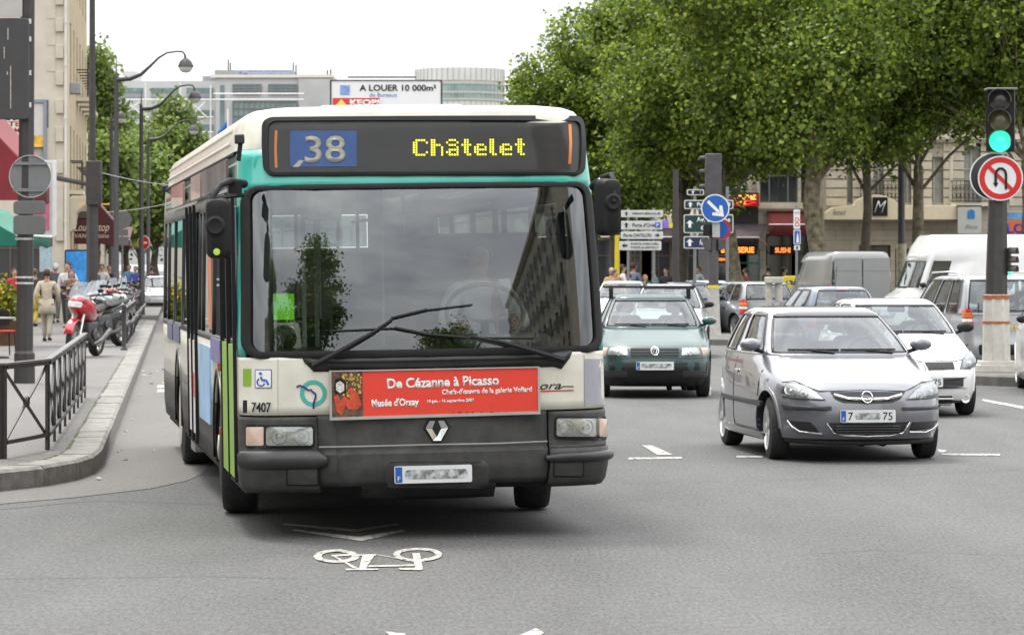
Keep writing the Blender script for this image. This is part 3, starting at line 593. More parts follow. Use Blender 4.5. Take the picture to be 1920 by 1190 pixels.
for i, x in enumerate((848, 860, 872, 885, 900, 918, 932, 947, 958, 972)):
    a = AL(x, 772); mb.prism(rrect(a[0]-.006-.004*(i % 2), a[0]+.007+.005*(i % 3), a[1]-.005*(1 if i % 2 else .6), a[1]+.005*(1 if i % 2 else .6), .002), -.0235, -.0215)
mb.build('sponsor_marks', M('print_dark', (.10, .02, .02), .5, var=.3), adv)
# generic printed picture at the left of the poster: a seated figure in red before yellow leaves
def poly_at(pts): return [AL(*p) for p in pts]
m = MB(); m.prism(poly_at([(624, 783), (682, 781), (682, 695), (624, 696)]), -.0235, -.0215); pic = m.build('printed_picture', M('print_ground', (.10, .05, .03), .6, var=.7, scale=28), adv)
mb = MB(); rg = random.Random(4)
for i in range(46):
    a = AL(rg.uniform(645, 679), rg.uniform(698, 742)); r_ = rg.uniform(.004, .012); mb.prism([(a[0]+r_*math.cos(t*1.26+i), a[1]+r_*1.2*math.sin(t*1.26+i)) for t in range(5)], -.0250+.0001*(i % 9), -.0232)
mb.build('printed_leaves', M('print_yellow', (.50, .34, .05), .6, var=.6, scale=50), pic)
mb = MB(); mb.prism(poly_at([(629, 744), (634, 770), (643, 777), (650, 758), (655, 766), (672, 766), (679, 757), (673, 736), (661, 725), (655, 730), (659, 750), (648, 742), (641, 752), (636, 738)]), -.0262, -.0236); mb.build('printed_figure', M('print_red', (.52, .06, .02), .6, var=.4, scale=30), pic)
mb = MB(); mb.prism(poly_at([(629, 728), (632, 738), (651, 736), (652, 716), (644, 707), (632, 710)]), -.0268, -.0237); mb.build('printed_hair', BLK, pic)
mb = MB(); mb.prism(poly_at([(633, 730), (640, 736), (648, 731), (648, 718), (640, 713), (633, 718)]), -.0272, -.0238); mb.build('printed_face', M('print_pale', (.55, .50, .45), .6, var=.5, scale=60), pic)
# emblem: outlined diamond
c = BL(818.5, 807); cx_, cz_ = c; A = [(0, .075), (.078, .035), (.03, -.072), (-.03, -.072), (-.078, .035)]
h = .068
mb = MB(); mb.surf([(cx_+x*1.18, cz_+z*1.15) for x, z in ((-.048, h), (.048, h), (.078, h*.3), (.026, -h), (-.026, -h), (-.078, h*.3))], BS, .006, 0, 1, 1); em = mb.build('emblem', BLK, bus, smooth=30)
mb = MB()
for s_ in (-1, 1):
    mb.add([BS(cx_+x, cz_+z, o_) for x, z, o_ in ((s_*.010, h*.96, .014), (s_*.048, h*.96, .024), (s_*.074, h*.30, .024), (s_*.030, h*.22, .012))], [(0, 1, 2, 3)])
    mb.add([BS(cx_+x, cz_+z, o_) for x, z, o_ in ((s_*.074, h*.27, .024), (s_*.026, -h*.96, .024), (0, -h*.96, .024), (0, -h*.62, .014), (s_*.030, h*.18, .012))], [(0, 1, 2, 3, 4)])
mb.build('diamond', CHR, em, fix=False)
# stickers on the nose
st = flatpatch('wheelchair_sign', (478, 692, 510, 728), M('sticker_frame', (.10, .12, .36), .4, var=.05), bus, .002, .008)
flatpatch('sticker_face', (480, 694, 508, 726), WHT, st, .0045, .006); mb = MB()
def tubes(pts, w_, off=.007): 
    P_ = [BL(*p) for p in pts]; mb.tube([BS(*p, off) for p in P_], w_, 5)
tubes([(490, 706), (492, 712), (500, 713), (504, 721)], .0075); tubes([(486+7*math.cos(t)+4, 716+7*math.sin(t)) for t in [R(x) for x in range(20, 250, 20)]], .005); u, z = BL(489.5, 700); mb.add([BS(a, b, .010) for a, b in circ(u, z, .010, 10)], [tuple(range(10))])
mb.build('wheelchair_figure', SIGNB, st, smooth=60)
flatpatch('green_sticker', (456, 691, 471, 724), M('lime_paint', (0, 0, 0)), bus, .002, .004)
on_bus('7407', 'fleet_number', (468, 754, 512, 772), BLK, bus, .005, bold=.01); flatpatch('badge', (456, 750, 463, 774), BLK, bus, .003, .002)
cu, cz = BL(587.5, 737); mb = MB(); mb.rings([[BS(a, b, .003) for a, b in circ(cu, cz, .088, 36)], [BS(a, b, .005) for a, b in circ(cu, cz, .0865, 36)], [BS(a, b, .005) for a, b in circ(cu, cz, .062, 36)], [BS(a, b, .003) for a, b in circ(cu, cz, .0605, 36)]]); rl = mb.build('operator_emblem', M('emblem_teal', (.05, .36, .29), .4, var=.04), bus, smooth=40)
mb = MB(); tubes([(556, 725), (562, 722), (570, 725), (578, 731), (583, 730), (586, 734), (592, 738), (592, 744), (588, 756), (588, 766)], .0065, .008); mb.build('emblem_line', M('emblem_navy', (.02, .02, .16), .4, var=.04), rl, smooth=60)
on_bus('ora', 'model_lettering', (1012, 719, 1052, 730), BLK, bus, .005, shear=.35); mb = MB(); tubes([(1046, 729), (1056, 724), (1075, 724)], .003, .004); mb.build('lettering_tail', BLK, bus); mb = MB(); tubes([(1013, 733), (1075, 731)], .004, .004); mb.build('lettering_underline', SIGNR, bus)
flatpatch('grey_patch', (1095, 672, 1138, 757), M('patch_grey', (.27, .27, .31), .4, var=.10, coat=.3), bus, .002, .02)
mb = MB(); tubes([(1095, 664), (1096, 765)], .0018, .002); tubes([(521, 672), (521, 775)], .0014, .001); mb.build('panel_joint', busLG, bus)
# wipers
def wiper(arm, blade, tip):
    A_ = [BS(*BL(*p), o_) for p, o_ in arm]; wp = MB(); wp.tube(A_, [.026, .020, .014, .010, .009][:len(A_)], 6); w_ = wp.build('wiper', BLK, bus, smooth=50)
    b = MB(); pts = [BS(*BL(*p), .022) for p in blade]; b.tube(pts, [.007]*len(pts), 5); b.tube([p+Vector((0, -.012, .004)) for p in pts[1:-1]], .010, 5); b.build('blade', RUB, w_, smooth=60)
wiper([((587, 686), .05), ((640, 658), .06), ((700, 624), .06), ((735, 600), .055)], [(722, 610), (733, 598), (800, 582), (885, 572)], 0)
wiper([((1052, 676), .05), ((1000, 660), .06), ((940, 643), .06), ((880, 632), .055)], [(622, 621), (740, 616), (800, 628), (870, 634), (1000, 634)], 0)
# sides
def side_y0(z): return bfy(1.25, z)
SIDE_Z = [.36, .42, .60, .80, 1.0, 1.15, 1.28]
def BSide(sx):
    def f(v, z, off=0.): # v: 0 at the front corner .. 1 at y=.9, then metres from the front
        y = lerp(side_y0(z), .9, v) if v <= 1 else v-.1
        return Vector((sx*(ip(BW, z)+off), y, z))
    return f
WB0, WB1 = 2.65, 8.77
def arch(y, r_=.56, zc=.48):
    for c_ in (WB0, WB1):
        if abs(y-c_) < r_: return zc+math.sqrt(r_*r_-(y-c_)**2)
    return 0
vv = [0, .5, 1]+[round(x+.1, 3) for x in [1.2, 1.6, 1.9, 2.02]+[WB0+.56*math.cos(R(a)) for a in range(180, -1, -12)]+[3.4, 4, 5, 6, 7, 8.0]+[WB1+.56*math.cos(R(a)) for a in range(180, -1, -12)]+[9.5, 10.2, 11, 11.6, 11.85]]
vv = sorted(set(vv))
for sx in (-1, 1):
    S_ = BSide(sx)
    def gridside(z0, z1, nz_, mat, nm, off=0., v0=0, v1=12):
        V_ = [v for v in vv if v0 <= v <= v1]; mb = MB(); vs = []; fs = []
        for k in range(nz_+1):
            for v in V_:
                y = (lerp(.4, .9, v) if v <= 1 else v-.1); lo = max(z0, min(arch(y), z1)); z = lerp(lo, z1, k/nz_); vs.append(S_(v, z, off))
        n_ = len(V_)
        for k in range(nz_):
            for i in range(n_-1):
                if (vs[(k+1)*n_+i]-vs[k*n_+i]).length < 1e-4 and (vs[(k+1)*n_+i+1]-vs[k*n_+i+1]).length < 1e-4: continue
                fs.append((k*n_+i, k*n_+i+1, (k+1)*n_+i+1, (k+1)*n_+i))
        mb.add(vs, fs); return mb.build(nm, mat, bus, smooth=30, solid=.02)
    gridside(.36, .80, 3, busG, 'skirt'); gridside(.804, 1.27, 3, busW, 'side_panel')
    for c_ in (WB0, WB1):
        mb = MB(); mb.rings([[(sx*1.262, c_+r_*math.cos(R(a)), .48+r_*math.sin(R(a))) for a in range(-8, 189, 7)] for r_ in (.56, .60)]+[[(sx*1.24, c_+.61*math.cos(R(a)), .48+.61*math.sin(R(a))) for a in range(-8, 189, 7)]], False); mb.build('arch_trim', busD, bus, smooth=40, solid=.01)
        mb = MB(); mb.rings([[(x, c_+.57*math.cos(R(a)), .48+.57*math.sin(R(a))) for a in range(-10, 191, 10)] for x in (sx*1.24, sx*.75)], False); mb.add([(sx*.75, c_+.57*math.cos(R(a)), .48+.57*math.sin(R(a))) for a in range(-10, 191, 10)], [tuple(range(21))]); mb.build('wheel_well', DARKIN, bus)
    # window band: posts and rails round real openings
    mb = MB(); mb.grid([v for v in vv], [1.272, 1.32], S_, .002); mb.grid([v for v in vv], [2.26, 2.30, 2.36], S_, .002)
    for v0, v1 in ((0, 1), (1.95, 2.12), (3.35, 3.47), (4.8, 4.92), (5.3, 5.42), (6.65, 6.8), (8.1, 8.2), (9.6, 9.7), (10.9, 11.0), (11.75, 11.95)):
        mb.grid([v0, (v0+v1)/2, v1], us(1.32, 2.26, 4), S_, .002)
    mb.build('window_frame', busD, bus, smooth=30, solid=.03)
    mb = MB(); mb.grid([1]+[v for v in vv if v > 1], us(1.30, 2.28, 4), S_, -.012); mb.build('side_window', glass('side_glass', (.42, .46, .45), .08), bus, smooth=40)
    gridside(2.362, 2.60, 2, M('band_green', (.06, .16, .13), .25, var=.3, scale=1.2, coat=.8), 'roof_band')
    mb = MB(); mb.tube([(sx*(ip(BW, 2.61)+.004), .95, 2.61), (sx*(ip(BW, 2.61)+.004), 11.8, 2.61)], .012, 6); mb.build('gutter_strip', BLK, bus, smooth=60)
    for c_ in (WB0, WB1):
        rz_ = -6 if c_ == WB0 else 0; mb = MB(); xo = sx*1.235
        prof = [(.30, 0), (.40, .012), (.455, .022), (.478, .05), (.482, .10), (.482, .19), (.478, .24), (.455, .27), (.30, .275)]
        for i, (rr_, hh) in enumerate(prof): prof[i] = (rr_, -hh)
        if sx < 0: prof = [(rr_, -hh) for rr_, hh in prof]
        wz = .48-.0157*(sx*1.1)+0.004; wt = MB().lathe(prof, ax='x', k=40, cap=False).build('wheel', TYR, bus, smooth=35, loc=(xo, c_, wz)); wt.rotation_euler = (0, R(.9), R(rz_)) if c_ == WB0 else (0, R(.9), 0)
        prof = [(.305, 0), (.29, -.01), (.27, -.03), (.25, -.07 if c_ == WB0 else -.10), (.16, -.05 if c_ == WB0 else -.16), (.10, -.01 if c_ == WB0 else -.14), (.09, .02 if c_ == WB0 else -.02), (.0, .03 if c_ == WB0 else 0)]
        if sx < 0: prof = [(rr_, -hh) for rr_, hh in prof]
        MB().lathe(prof, ax='x', k=28).build('rim', M('rim_cream', (.50, .46, .38), .4, var=.2, scale=12), wt, smooth=35)
        if c_ == WB1: MB().lathe([(.3, 0), (.47, .02), (.482, .1), (.482, .2), (.47, .27), (.3, .28)], ax='x', k=32).build('inner_tyre', TYR, bus, smooth=35, loc=(sx*.90-.14, c_, wz))
# adverts, lime door edge, box and lamps on the door side
def sbox(nm, y0, y1, z0, z1, mat, off=.012, r=.01, par=bus, th=.02):
    mb = MB(); mb.prism(rrect(y0, y1, z0, z1, r), -1.25-off, -1.25-off+th, 'x'); return mb.build(nm, mat, par)
sbox('side_advert', 3.55, 5.05, .62, 1.22, M('advert_blue', (.25, .42, .62), .4, var=.25, scale=3)); sbox('side_advert', 5.45, 6.6, .45, 1.22, M('advert_white', (.62, .58, .56), .4, var=.12, scale=5)); sbox('side_advert', 5.75, 6.1, .75, .95, SIGNR, .014)
sbox('window_advert', 8.3, 9.4, 1.14, 1.30, M('advert_navy', (.07, .08, .18), .4, var=.4, scale=8)); sbox('window_advert', 9.7, 10.7, 1.14, 1.30, M('advert_navy', (0, 0, 0))); sbox('window_advert', 2.15, 3.3, 1.13, 1.30, M('advert_purple', (.14, .12, .32), .4, var=.3, scale=8), .016)
sbox('orange_poster', 3.5, 3.95, 1.35, 2.0, M('poster_orange', (.50, .16, .05), .5, var=.3, scale=6), -.01)
for y0, y1 in ((.52, 1.13), (1.19, 1.86)): sbox('door_leaf', y0, y1, .40, 1.30, GREEN, .016, .02); sbox('door_pane', y0+.04, y1-.04, 1.34, 2.24, glass('side_glass'), .004)
for y0, y1 in ((5.45, 5.98), (6.04, 6.58)): sbox('door_pane', y0, y1, 1.30, 2.28, glass('side_glass'), .006)
for y in (.50, 1.16, 1.88, 5.42, 6.01, 6.61): MB().box(-1.275, -1.25, y-.018, y+.018, .38, 2.34).build('door_edge', BLK, bus); sbox('side_lamp', 2.05, 2.2, 1.08, 1.14, ORG, .03, .01, th=.04); sbox('side_lamp', 2.0, 2.08, .62, .68, ORG, .03, .01, th=.04); sbox('band_advert', 1.3, 4.4, 2.385, 2.58, M('advert_rainbow', (.35, .30, .30), .3, var=.6, scale=1.3, coat=.6), .004, .005)
sbox('band_advert', 4.6, 6.0, 2.385, 2.58, M('advert_pink', (.38, .20, .18), .3, var=.3, scale=1.3, coat=.6), .004, .005); sbox('band_advert', 7.4, 9.6, 2.385, 2.58, M('advert_pink', (0, 0, 0)), .004, .005)
sbox('step_hatch', 7.0, 7.7, .22, .44, M('bus_light_grey', (0, 0, 0)), -.05, .02, th=.10)
mb = MB(); mb.box(-1.20, 1.20, .5, 11.8, .30, .34); mb.build('chassis', DARKIN, bus)
# rear with its window, floor, ceiling
mb = MB(); rp_ = lambda x, z, o=0: Vector((x, 11.92-.04*abs(x), z)); mb.grid([-1.2, -.85, 0, .85, 1.2], [.36, .8, 1.3, 2.0, 2.34, 2.62], rp_, 0, lambda x, z: abs(x) < .85 and 2.0 < z < 2.34); mb.build('rear_panel', busW, bus, solid=.03)
MB().box(-.84, .84, 11.88, 11.9, 2.01, 2.33).build('rear_window', glass('rear_glass', (.42, .46, .44), .05), bus)
mb = MB(); mb.box(-1.19, 1.19, .45, 11.8, .40, .44); mb.build('floor', DARKIN, bus); MB().box(-1.1, 1.1, .6, 11.8, 2.50, 2.53).build('ceiling', M('bus_ceiling', (.45, .46, .44), .5, var=.08), bus)
mb = MB(); mb.rings([[(x, y, z) for x in us(-1.17, 1.17, 8)] for y, z in ((.40, 1.18), (.44, 1.24), (.85, 1.27), (1.02, 1.24), (1.05, .5))], False); mb.build('dashboard', M('dash_grey', (.05, .055, .055), .6, var=.2), bus, smooth=40)
# cab: instrument binnacle, wheel, partition, ticket validator, rails
mb = MB(); mb.box(.28, .92, .62, .98, 1.24, 1.34); mb.build('binnacle', M('binnacle_grey', (.16, .18, .17), .5, var=.2), bus, bevel=.04)
mb = MB(); mb.tube([(.52+.27*math.cos(t), 1.02+.16*math.sin(t)*.6, 1.48+.20*math.sin(t)) for t in [2*math.pi*i/24 for i in range(25)]], .017, 6); mb.tube([(.30, 1.02, 1.46), (.52, 1.05, 1.42), (.74, 1.02, 1.46)], .014, 6); mb.tube([(.52, 1.05, 1.42), (.52, 1.0, 1.2)], .03, 6); mb.build('steering_wheel', M('wheel_grey', (.16, .165, .165), .45), bus, smooth=60)
mb = MB(); mb.rings([[(-1.03, .82, 1.25), (-.78, .82, 1.25), (-.78, 1.0, 1.25), (-1.03, 1.0, 1.25)], [(-1.0, .82, 1.40), (-.79, .82, 1.40), (-.79, 1.0, 1.40), (-1.0, 1.0, 1.40)], [(-.99, .85, 1.44), (-.80, .85, 1.44), (-.80, 1.0, 1.44), (-.99, 1.0, 1.44)]], True, True, True); vd = mb.build('ticket_validator', WHT, bus, bevel=.01)
MB().lathe([(.09, 0), (.07, -.02), (.05, -.03), (0, -.03)], (-.905, .815, 1.335), 'y', 20).build('reader', busD, vd, smooth=50)
MB().box(-.99, -.82, .93, .935, 1.46, 1.64).build('green_card', M('card_green_glow', (.12, .50, .01), .5, var=.1, emit=.4), vd); MB().box(-.98, -.83, .835, .838, 1.39, 1.425).build('slot', GREEN, vd)  # glow added to the card so its green shows in the dark cab
rail = M('rail_grey', (.45, .5, .46), .35, var=.1); mb = MB()
for x, y in ((-.72, 1.3), (-.55, 2.2), (.3, 2.6), (-.35, 4.2), (.35, 4.4), (-.35, 6.3), (.4, 6.5), (-.4, 8.5), (.4, 8.5)): mb.tube([(x, y, .44), (x, y, 2.5)], .018, 6)
for x in (-.75, .6): mb.tube([(x, 1.3, 2.25), (x, 11, 2.25)], .016, 6)
mb.build('hand_rail', rail, bus, smooth=60); MB().box(.05, .09, 1.5, 2.3, .44, 1.55).box(.05, 1.1, 2.28, 2.32, .44, 2.05).build('cab_partition', M('partition', (.10, .11, .11), .5, var=.2), bus)
MB().box(-1.195, -.99, .58, .70, 1.25, 2.40).build('door_pillar', M('pillar_grey', (.12, .12, .11), .5, var=.15), bus, bevel=.02); MB().box(1.06, 1.20, .58, .70, 1.25, 2.40).build('door_pillar', M('pillar_grey', (0, 0, 0)), bus, bevel=.02)
seatm = M('bus_seat', (.06, .10, .09), .8, var=.3, scale=12)
for i, y in enumerate((3.1, 4.0, 4.9, 7.0, 7.9, 8.9, 9.8)):
    for x in (-.9, -.5, .5, .9):
        if x < 0 and y in (4.9, ): continue
        mb = MB(); mb.box(x-.18, x+.18, y, y+.40, .80, .88); mb.box(x-.18, x+.18, y+.38, y+.44, .86, 1.42); mb.build('passenger_seat', seatm, bus, bevel=.02)
mb = MB(); mb.prism(rrect(.55, .95, 1.15, 1.62, .08), 1.62, 1.72); mb.box(.53, .97, 1.25, 1.7, .95, 1.05); mb.build('driver_seat', SEAT, bus, bevel=.02)
mb = MB(); mb.prism(rrect(-.72, -.48, 2.14, 2.34, .03), .95, 1.1); mb.build('camera_box', M('box_white', (.5, .52, .48), .5, var=.1), bus, bevel=.01)
mb = MB(); mb.prism(rrect(-.66, -.54, 2.18, 2.31, .03), .93, .96); mb.build('camera_face', busLG, bus)
# mirrors on their arms
def housing(name, c, w_, h_, d_, rz_, par, mat=BLK, r_=.05, k=4):
    mb = MB(); mb.rings([[(x*f, y, z*f2) for x, z in rrect(-w_/2, w_/2, -h_/2, h_/2, r_, k)] for y, f, f2 in ((-d_*.5, .55, .8), (-d_*.42, .82, .92), (-d_*.15, .97, .99), (d_*.4, 1, 1))], True, True, True)
    o_ = mb.build(name, mat, par, smooth=40, loc=c); o_.rotation_euler = (0, 0, rz_); return o_
def bp(px, py, y): # point at depth y in front-of-bus space
    o = BUSI @ Vector((0, 0, EYE)); d_ = (BUSI @ P(px, py, 30))-o; return o+d_*((y-o.y)/d_.y)
c = bp(409, 428, -.05); mL = housing('mirror', c, .165, .40, .16, R(-8), bus); MB().lathe([(.062, 0), (.066, -.03), (.05, -.045), (.0, -.03)], (-.01, -.06, .015), 'y', 18).build('pivot', RUB, mL, smooth=50); MB().lathe([(.023, 0), (.022, -.006), (0, -.007)], (-.005, -.083, -.155), 'y', 16).build('round_sticker', M('sticker_lime', (.45, .62, .08), .4, var=.05), mL)
a_ = [bp(458, 345, .32), bp(430, 340, .12), bp(412, 348, 0), bp(399, 368, -.06), bp(396, 400, -.10), bp(400, 424, -.12)]
mb = MB(); mb.tube(a_, [.03, .026, .022, .022, .022, .02], 8); mb.tube([bp(455, 366, .3), bp(430, 368, .0), bp(400, 374, -.05)], .016, 6); mb.cbox(bp(440, 355, .2), .09, .12, .10); mb.build('mirror_arm', BLK, bus, smooth=50)
c = bp(1141, 388, -.02); mR = housing('mirror', c, .155, .385, .16, R(10), bus); MB().lathe([(.055, 0), (.06, -.03), (.045, -.045), (.0, -.03)], (.0, -.06, .03), 'y', 18).build('pivot', RUB, mR, smooth=50)
mb = MB(); mb.tube([bp(1112, 350, .33), bp(1130, 335, .1), bp(1146, 328, 0), bp(1153, 345, -.06), bp(1150, 380, -.11)], [.03, .028, .022, .02, .018], 8); mb.build('mirror_arm', BLK, bus, smooth=50); MB().cbox(bp(1128, 342, .1), .05, .04, .06).build('arm_lamp', LAMPG, bus, bevel=.01)
c = bp(449, 261, .5); MB().cbox(c, .065, .07, .065).build('marker_lamp', busD, bus, bevel=.01); mb = MB(); mb.rod(c+Vector((.01, .0, 0)), bp(447, 302, .5), .03); mb.build('lamp_bracket', BLK, bus)
c = bp(447, 261, .46); c = Vector((-1.22, 11.6, 2.62)); MB().cbox(c, .08, .07, .07).build('marker_lamp', busD, bus, bevel=.01)
# ================================================================== CARS
class Shell:
    """car skin as stacked outlines: F front, Rr rear and W half width at each height, n corner power"""
    def __init__(s, F, Rr, W, n): s.F, s.R, s.W, s.n = F, Rr, W, n
    def par(s, z): f, r, w_ = ip(s.F, z), ip(s.R, z), ip(s.W, z); return (f+r)/2, (r-f)/2, w_, ip(s.n, z)
    def fy(s, x, z): c, a, w_, n = s.par(z); t = min(1, abs(x)/w_); return c-a*(1-t**n)**(1/n)
    def ry(s, x, z): c, a, w_, n = s.par(z); t = min(1, abs(x)/w_); return c+a*(1-t**n)**(1/n)
    def sx(s, y, z): c, a, w_, n = s.par(z); t = min(1, abs(y-c)/a); return w_*(1-t**n)**(1/n)
    def th(s, kind, f, n):
        if kind == 'x': return math.asin(min(1, f**(n/2)))       # from the front centre
        return math.acos(max(-1, min(1, (abs(f)**(n/2))*(1 if f > 0 else -1))))
    def pt(s, col, z, off=0.):
        kind, f, sgn, end = col; c, a, w_, n = s.par(z)
        if kind == 'x': x = f*w_; y = c+end*a*(1-f**n)**(1/n)
        elif kind == 'c': t = f*math.pi/2; x = w_*math.sin(t)**(2/n); y = c+end*a*math.cos(t)**(2/n)
        else: x = w_*(1-abs(f)**n)**(1/n); y = c-a*f
        p = Vector((sgn*x, y, z))
        if off:
            g = Vector((sgn*(x/w_)**(n-1)/w_ if x > 0 else 0, (1 if y > c else -1)*(abs(y-c)/a)**(n-1)/a, 0))
            if g.length > 0: p += g.normalized()*off
        return p
    def FS(s, x, z, off=0.):
        e = .01; p = Vector((x, s.fy(x, z), z)); xx = min(abs(x), ip(s.W, z)-2*e)*(1 if x > 0 else -1)
        du = Vector((2*e, s.fy(xx+e, z)-s.fy(xx-e, z), 0)); dz = Vector((0, s.fy(x, z+e)-s.fy(x, z-e), 2*e)); return p+du.cross(dz).normalized()*off
    def RS(s, x, z, off=0.): return Vector((x, s.ry(x, z)+off, z))
    def SS(s, sg):
        def f(y, z, off=0.): return Vector((sg*(s.sx(y, z)+off), y, z))
        return f
    def cols(s, sy=None):
        L_ = []; fx = [0, .22, .44, .62, .76]; cs = [.42, .5, .58]; sy = sy or [.76, .60, .40, .16, .08, -.16, -.36, -.42, -.60, -.74]
        h = [('x', f, 1, -1) for f in fx[1:]]+[('c', f, 1, -1) for f in cs if True]+[('y', f, 1, 0) for f in sy]+[('c', f, 1, 1) for f in (.58, .5, .42)]+[('x', f, 1, 1) for f in fx[:0:-1]]
        # keep only corner columns that sit between their neighbours
        return [('x', 0, 1, -1)]+h+[('x', 0, 1, 1)]+[(k, f, -1, e) for k, f, sg, e in h[::-1]]
def body_mat(name, col, metal=.0, rough=.3, coat=1., var=.05): return M(name, col, rough, metal, var=var, scale=2, coat=coat)
def glassy(col): return col
def car(spec, label, paint, rz=0, group=None, cat='car', name='parked_car', driver=False, plates=('f', 'r'), parent_loc=(0, 0, 0)):
    """builds one car facing -y; returns (root, shell)"""
    S_ = Shell(spec['F'], spec['R'], spec['W'], spec.get('n', [(0, 4.5)])); H = spec['H']; ZB = spec['belt']; root = empty(name, parent_loc, R(rz), label, cat, group)
    cols = S_.cols(spec.get('sy')); wr = spec.get('wr', .29); wy = spec['wheels']; tw = spec['W'][-1][1]; Wm_ = max(w_ for z, w_ in spec['W'])
    # ---- lower body, closed, then wheel arches cut out
    zs = [z for z in spec.get('rows', []) if z < ZB] or [.17, .22, .30, .38, .46, .54, .60, .66, .70, .74, .78, .81, .84, .87, .90, .93, .96]
    zs = [z for z in zs if z < ZB-.006]+[ZB]
    mb = MB(); rs = [[S_.pt(c, z) for c in cols] for z in zs]; mb.rings(rs, True, True, False)
    ctr = [(p.x*.93, lerp(p.y, (spec['F'][-1][1]+2)/1.2, .04), ZB-.03) for p in rs[-1]]; n = len(cols); mb.rings([rs[-1], ctr], True, False, True); mb.m[-1] = 1
    ob = mb.build('body', [paint, DARKIN, BLK], root)
    cut = MB()
    for y in wy:
        for sg in (-1, 1): cut.lathe([(wr+.05, sg*.56), (wr+.05, sg*1.1)][::sg], (0, y, wr+.01), 'x', 36)
    co = cut.build('cutter', DARKIN); co.parent = root; mo = ob.modifiers.new('b', 'BOOLEAN'); mo.operation = 'DIFFERENCE'; mo.object = co; mo.solver = 'EXACT'
    me = bpy.data.meshes.new_from_object(ob.evaluated_get(bpy.context.evaluated_depsgraph_get())); ob.modifiers.clear(); old = ob.data; ob.data = me; bpy.data.meshes.remove(old); cm = co.data; bpy.data.objects.remove(co); bpy.data.meshes.remove(cm)
    me.name = 'body'; me.materials.clear(); [me.materials.append(m) for m in (paint, DARKIN, BLK)]
    for p in me.polygons:
        c = p.center; p.use_smooth = True
        if abs(c.x) < Wm_*.9 and c.z < .65 and spec['F'][0][1]+.12 < c.y < spec['R'][0][1]-.12 and (abs(p.normal.x) > .3 or p.normal.z < -.2 or True) and ip(spec['F'], c.z)+.2 < c.y < ip(spec['R'], c.z)-.2 and abs(c.x) < S_.sx(c.y, c.z)-.02: p.material_index = 1
        elif c.z < spec.get('trimz', 0): p.material_index = 2
    me.set_sharp_from_angle(angle=R(38))
    for y in wy:
        for sg in (-1, 1):
            mb = MB(); A_ = range(-4, 185, 8) if True else 0; zc = wr+.01
            P_ = [(y+(wr+.05)*math.cos(R(a)), zc+(wr+.05)*math.sin(R(a))) for a in A_]; P2 = [(y+(wr+.085)*math.cos(R(a)), zc+(wr+.085)*math.sin(R(a))) for a in A_]
            f = S_.SS(sg); mb.rings([[f(a, b, -.03) for a, b in P_], [f(a, b, .010) for a, b in P_], [f(a, b, .010) for a, b in P2], [f(a, b, -.004) for a, b in P2]], False); mb.build('wheel_arch', spec.get('arch', paint), root, smooth=50)
    # ---- cabin
    zt = H-.07; zg = spec.get('gtop', zt); gz = [ZB, ZB+.03]+[lerp(ZB+.03, zt, t) for t in (.2, .4, .6, .8, 1)]; top = [(H-.03, 1), (H-.012, .96)]
    if zg < zt: gz = [ZB, ZB+.03]+[lerp(ZB+.03, zg, t) for t in (.25, .5, .75, 1)]+[lerp(zg, zt, t) for t in (.3, .6, 1)]
    def kind_of(i, z):
        a, b = cols[i], cols[(i+1) % n]
        def nm(c): return c[0]+('f' if c[3] < 0 else 'r' if c[3] > 0 else '')
        if not (ZB+.03 <= z <= zg): return 'p'
        fr = [c for c in (a, b)]
        if all((c[0] == 'x' or (c[0] == 'c' and c[1] < .51)) and c[3] < 0 for c in fr): return 'w'
        if all((c[0] == 'x' or (c[0] == 'c' and c[1] < .43)) and c[3] > 0 for c in fr): return 'r' if z > ZB+.06 else 'p'
        if all(c[0] == 'y' for c in fr):
            m_ = (a[1]+b[1])/2
            for lo, hi in spec.get('side', ((.16, .76), (-.60, .08))):
                if lo < m_ < hi: return 's%d%d' % (fr[0][2], int(m_*100 < lo*100+0) + (spec.get('side', ((.16, .76), (-.60, .08))).index((lo, hi)) if True else 0))
        return 'p'
    rows = [[S_.pt(c, z) for c in cols] for z in gz]; cab = MB(); gl = {}
    for k in range(len(gz)-1):
        for i in range(n):
            j = (i+1) % n; q = [rows[k][i], rows[k][j], rows[k+1][j], rows[k+1][i]]; kd = kind_of(i, (gz[k]+gz[k+1])/2)
            if kd == 'p': cab.add(q, [(0, 1, 2, 3)])
            else: gl.setdefault(kd, MB()).add([S_.pt(cols[i], gz[k], -.006), S_.pt(cols[j], gz[k], -.006), S_.pt(cols[j], gz[k+1], -.006), S_.pt(cols[i], gz[k+1], -.006)], [(0, 1, 2, 3)])
    rr = [rows[-1]]
    for z, f in top: rr.append([S_.pt(c, z) for c in cols])
    cy_ = sum(p.y for p in rr[-1])/n
    for f, z in ((.8, H-.003), (.45, H), (.1, H+.002)): rr.append([Vector((p.x*f, lerp(cy_, p.y, f), z)) for p in rr[-1 if f > .7 else -2 if f > .3 and False else -1]] if f > .7 else [Vector((p.x*f/.8, lerp(cy_, p.y, f/.8), z)) for p in rr[3]])
    cab.rings(rr, True, False, True); cab.build('cabin', paint, root, smooth=45, solid=.025)
    seal = M('window_seal', (.012, .012, .013), .4, var=.1)
    for kd, g in gl.items():
        nm = {'w': 'windscreen', 'r': 'rear_window'}.get(kd, 'side_window'); tinted = spec.get('tint', False); o_ = g.build(nm, GLS if not (tinted and kd != 'w') else GLD, root, smooth=60)
    # dark frames round windscreen and rear glass
    wi = [c for c in cols if (c[0] == 'x' or (c[0] == 'c' and c[1] < .51)) and c[3] < 0]; wi = sorted(wi, key=lambda c: S_.pt(c, ZB).x)
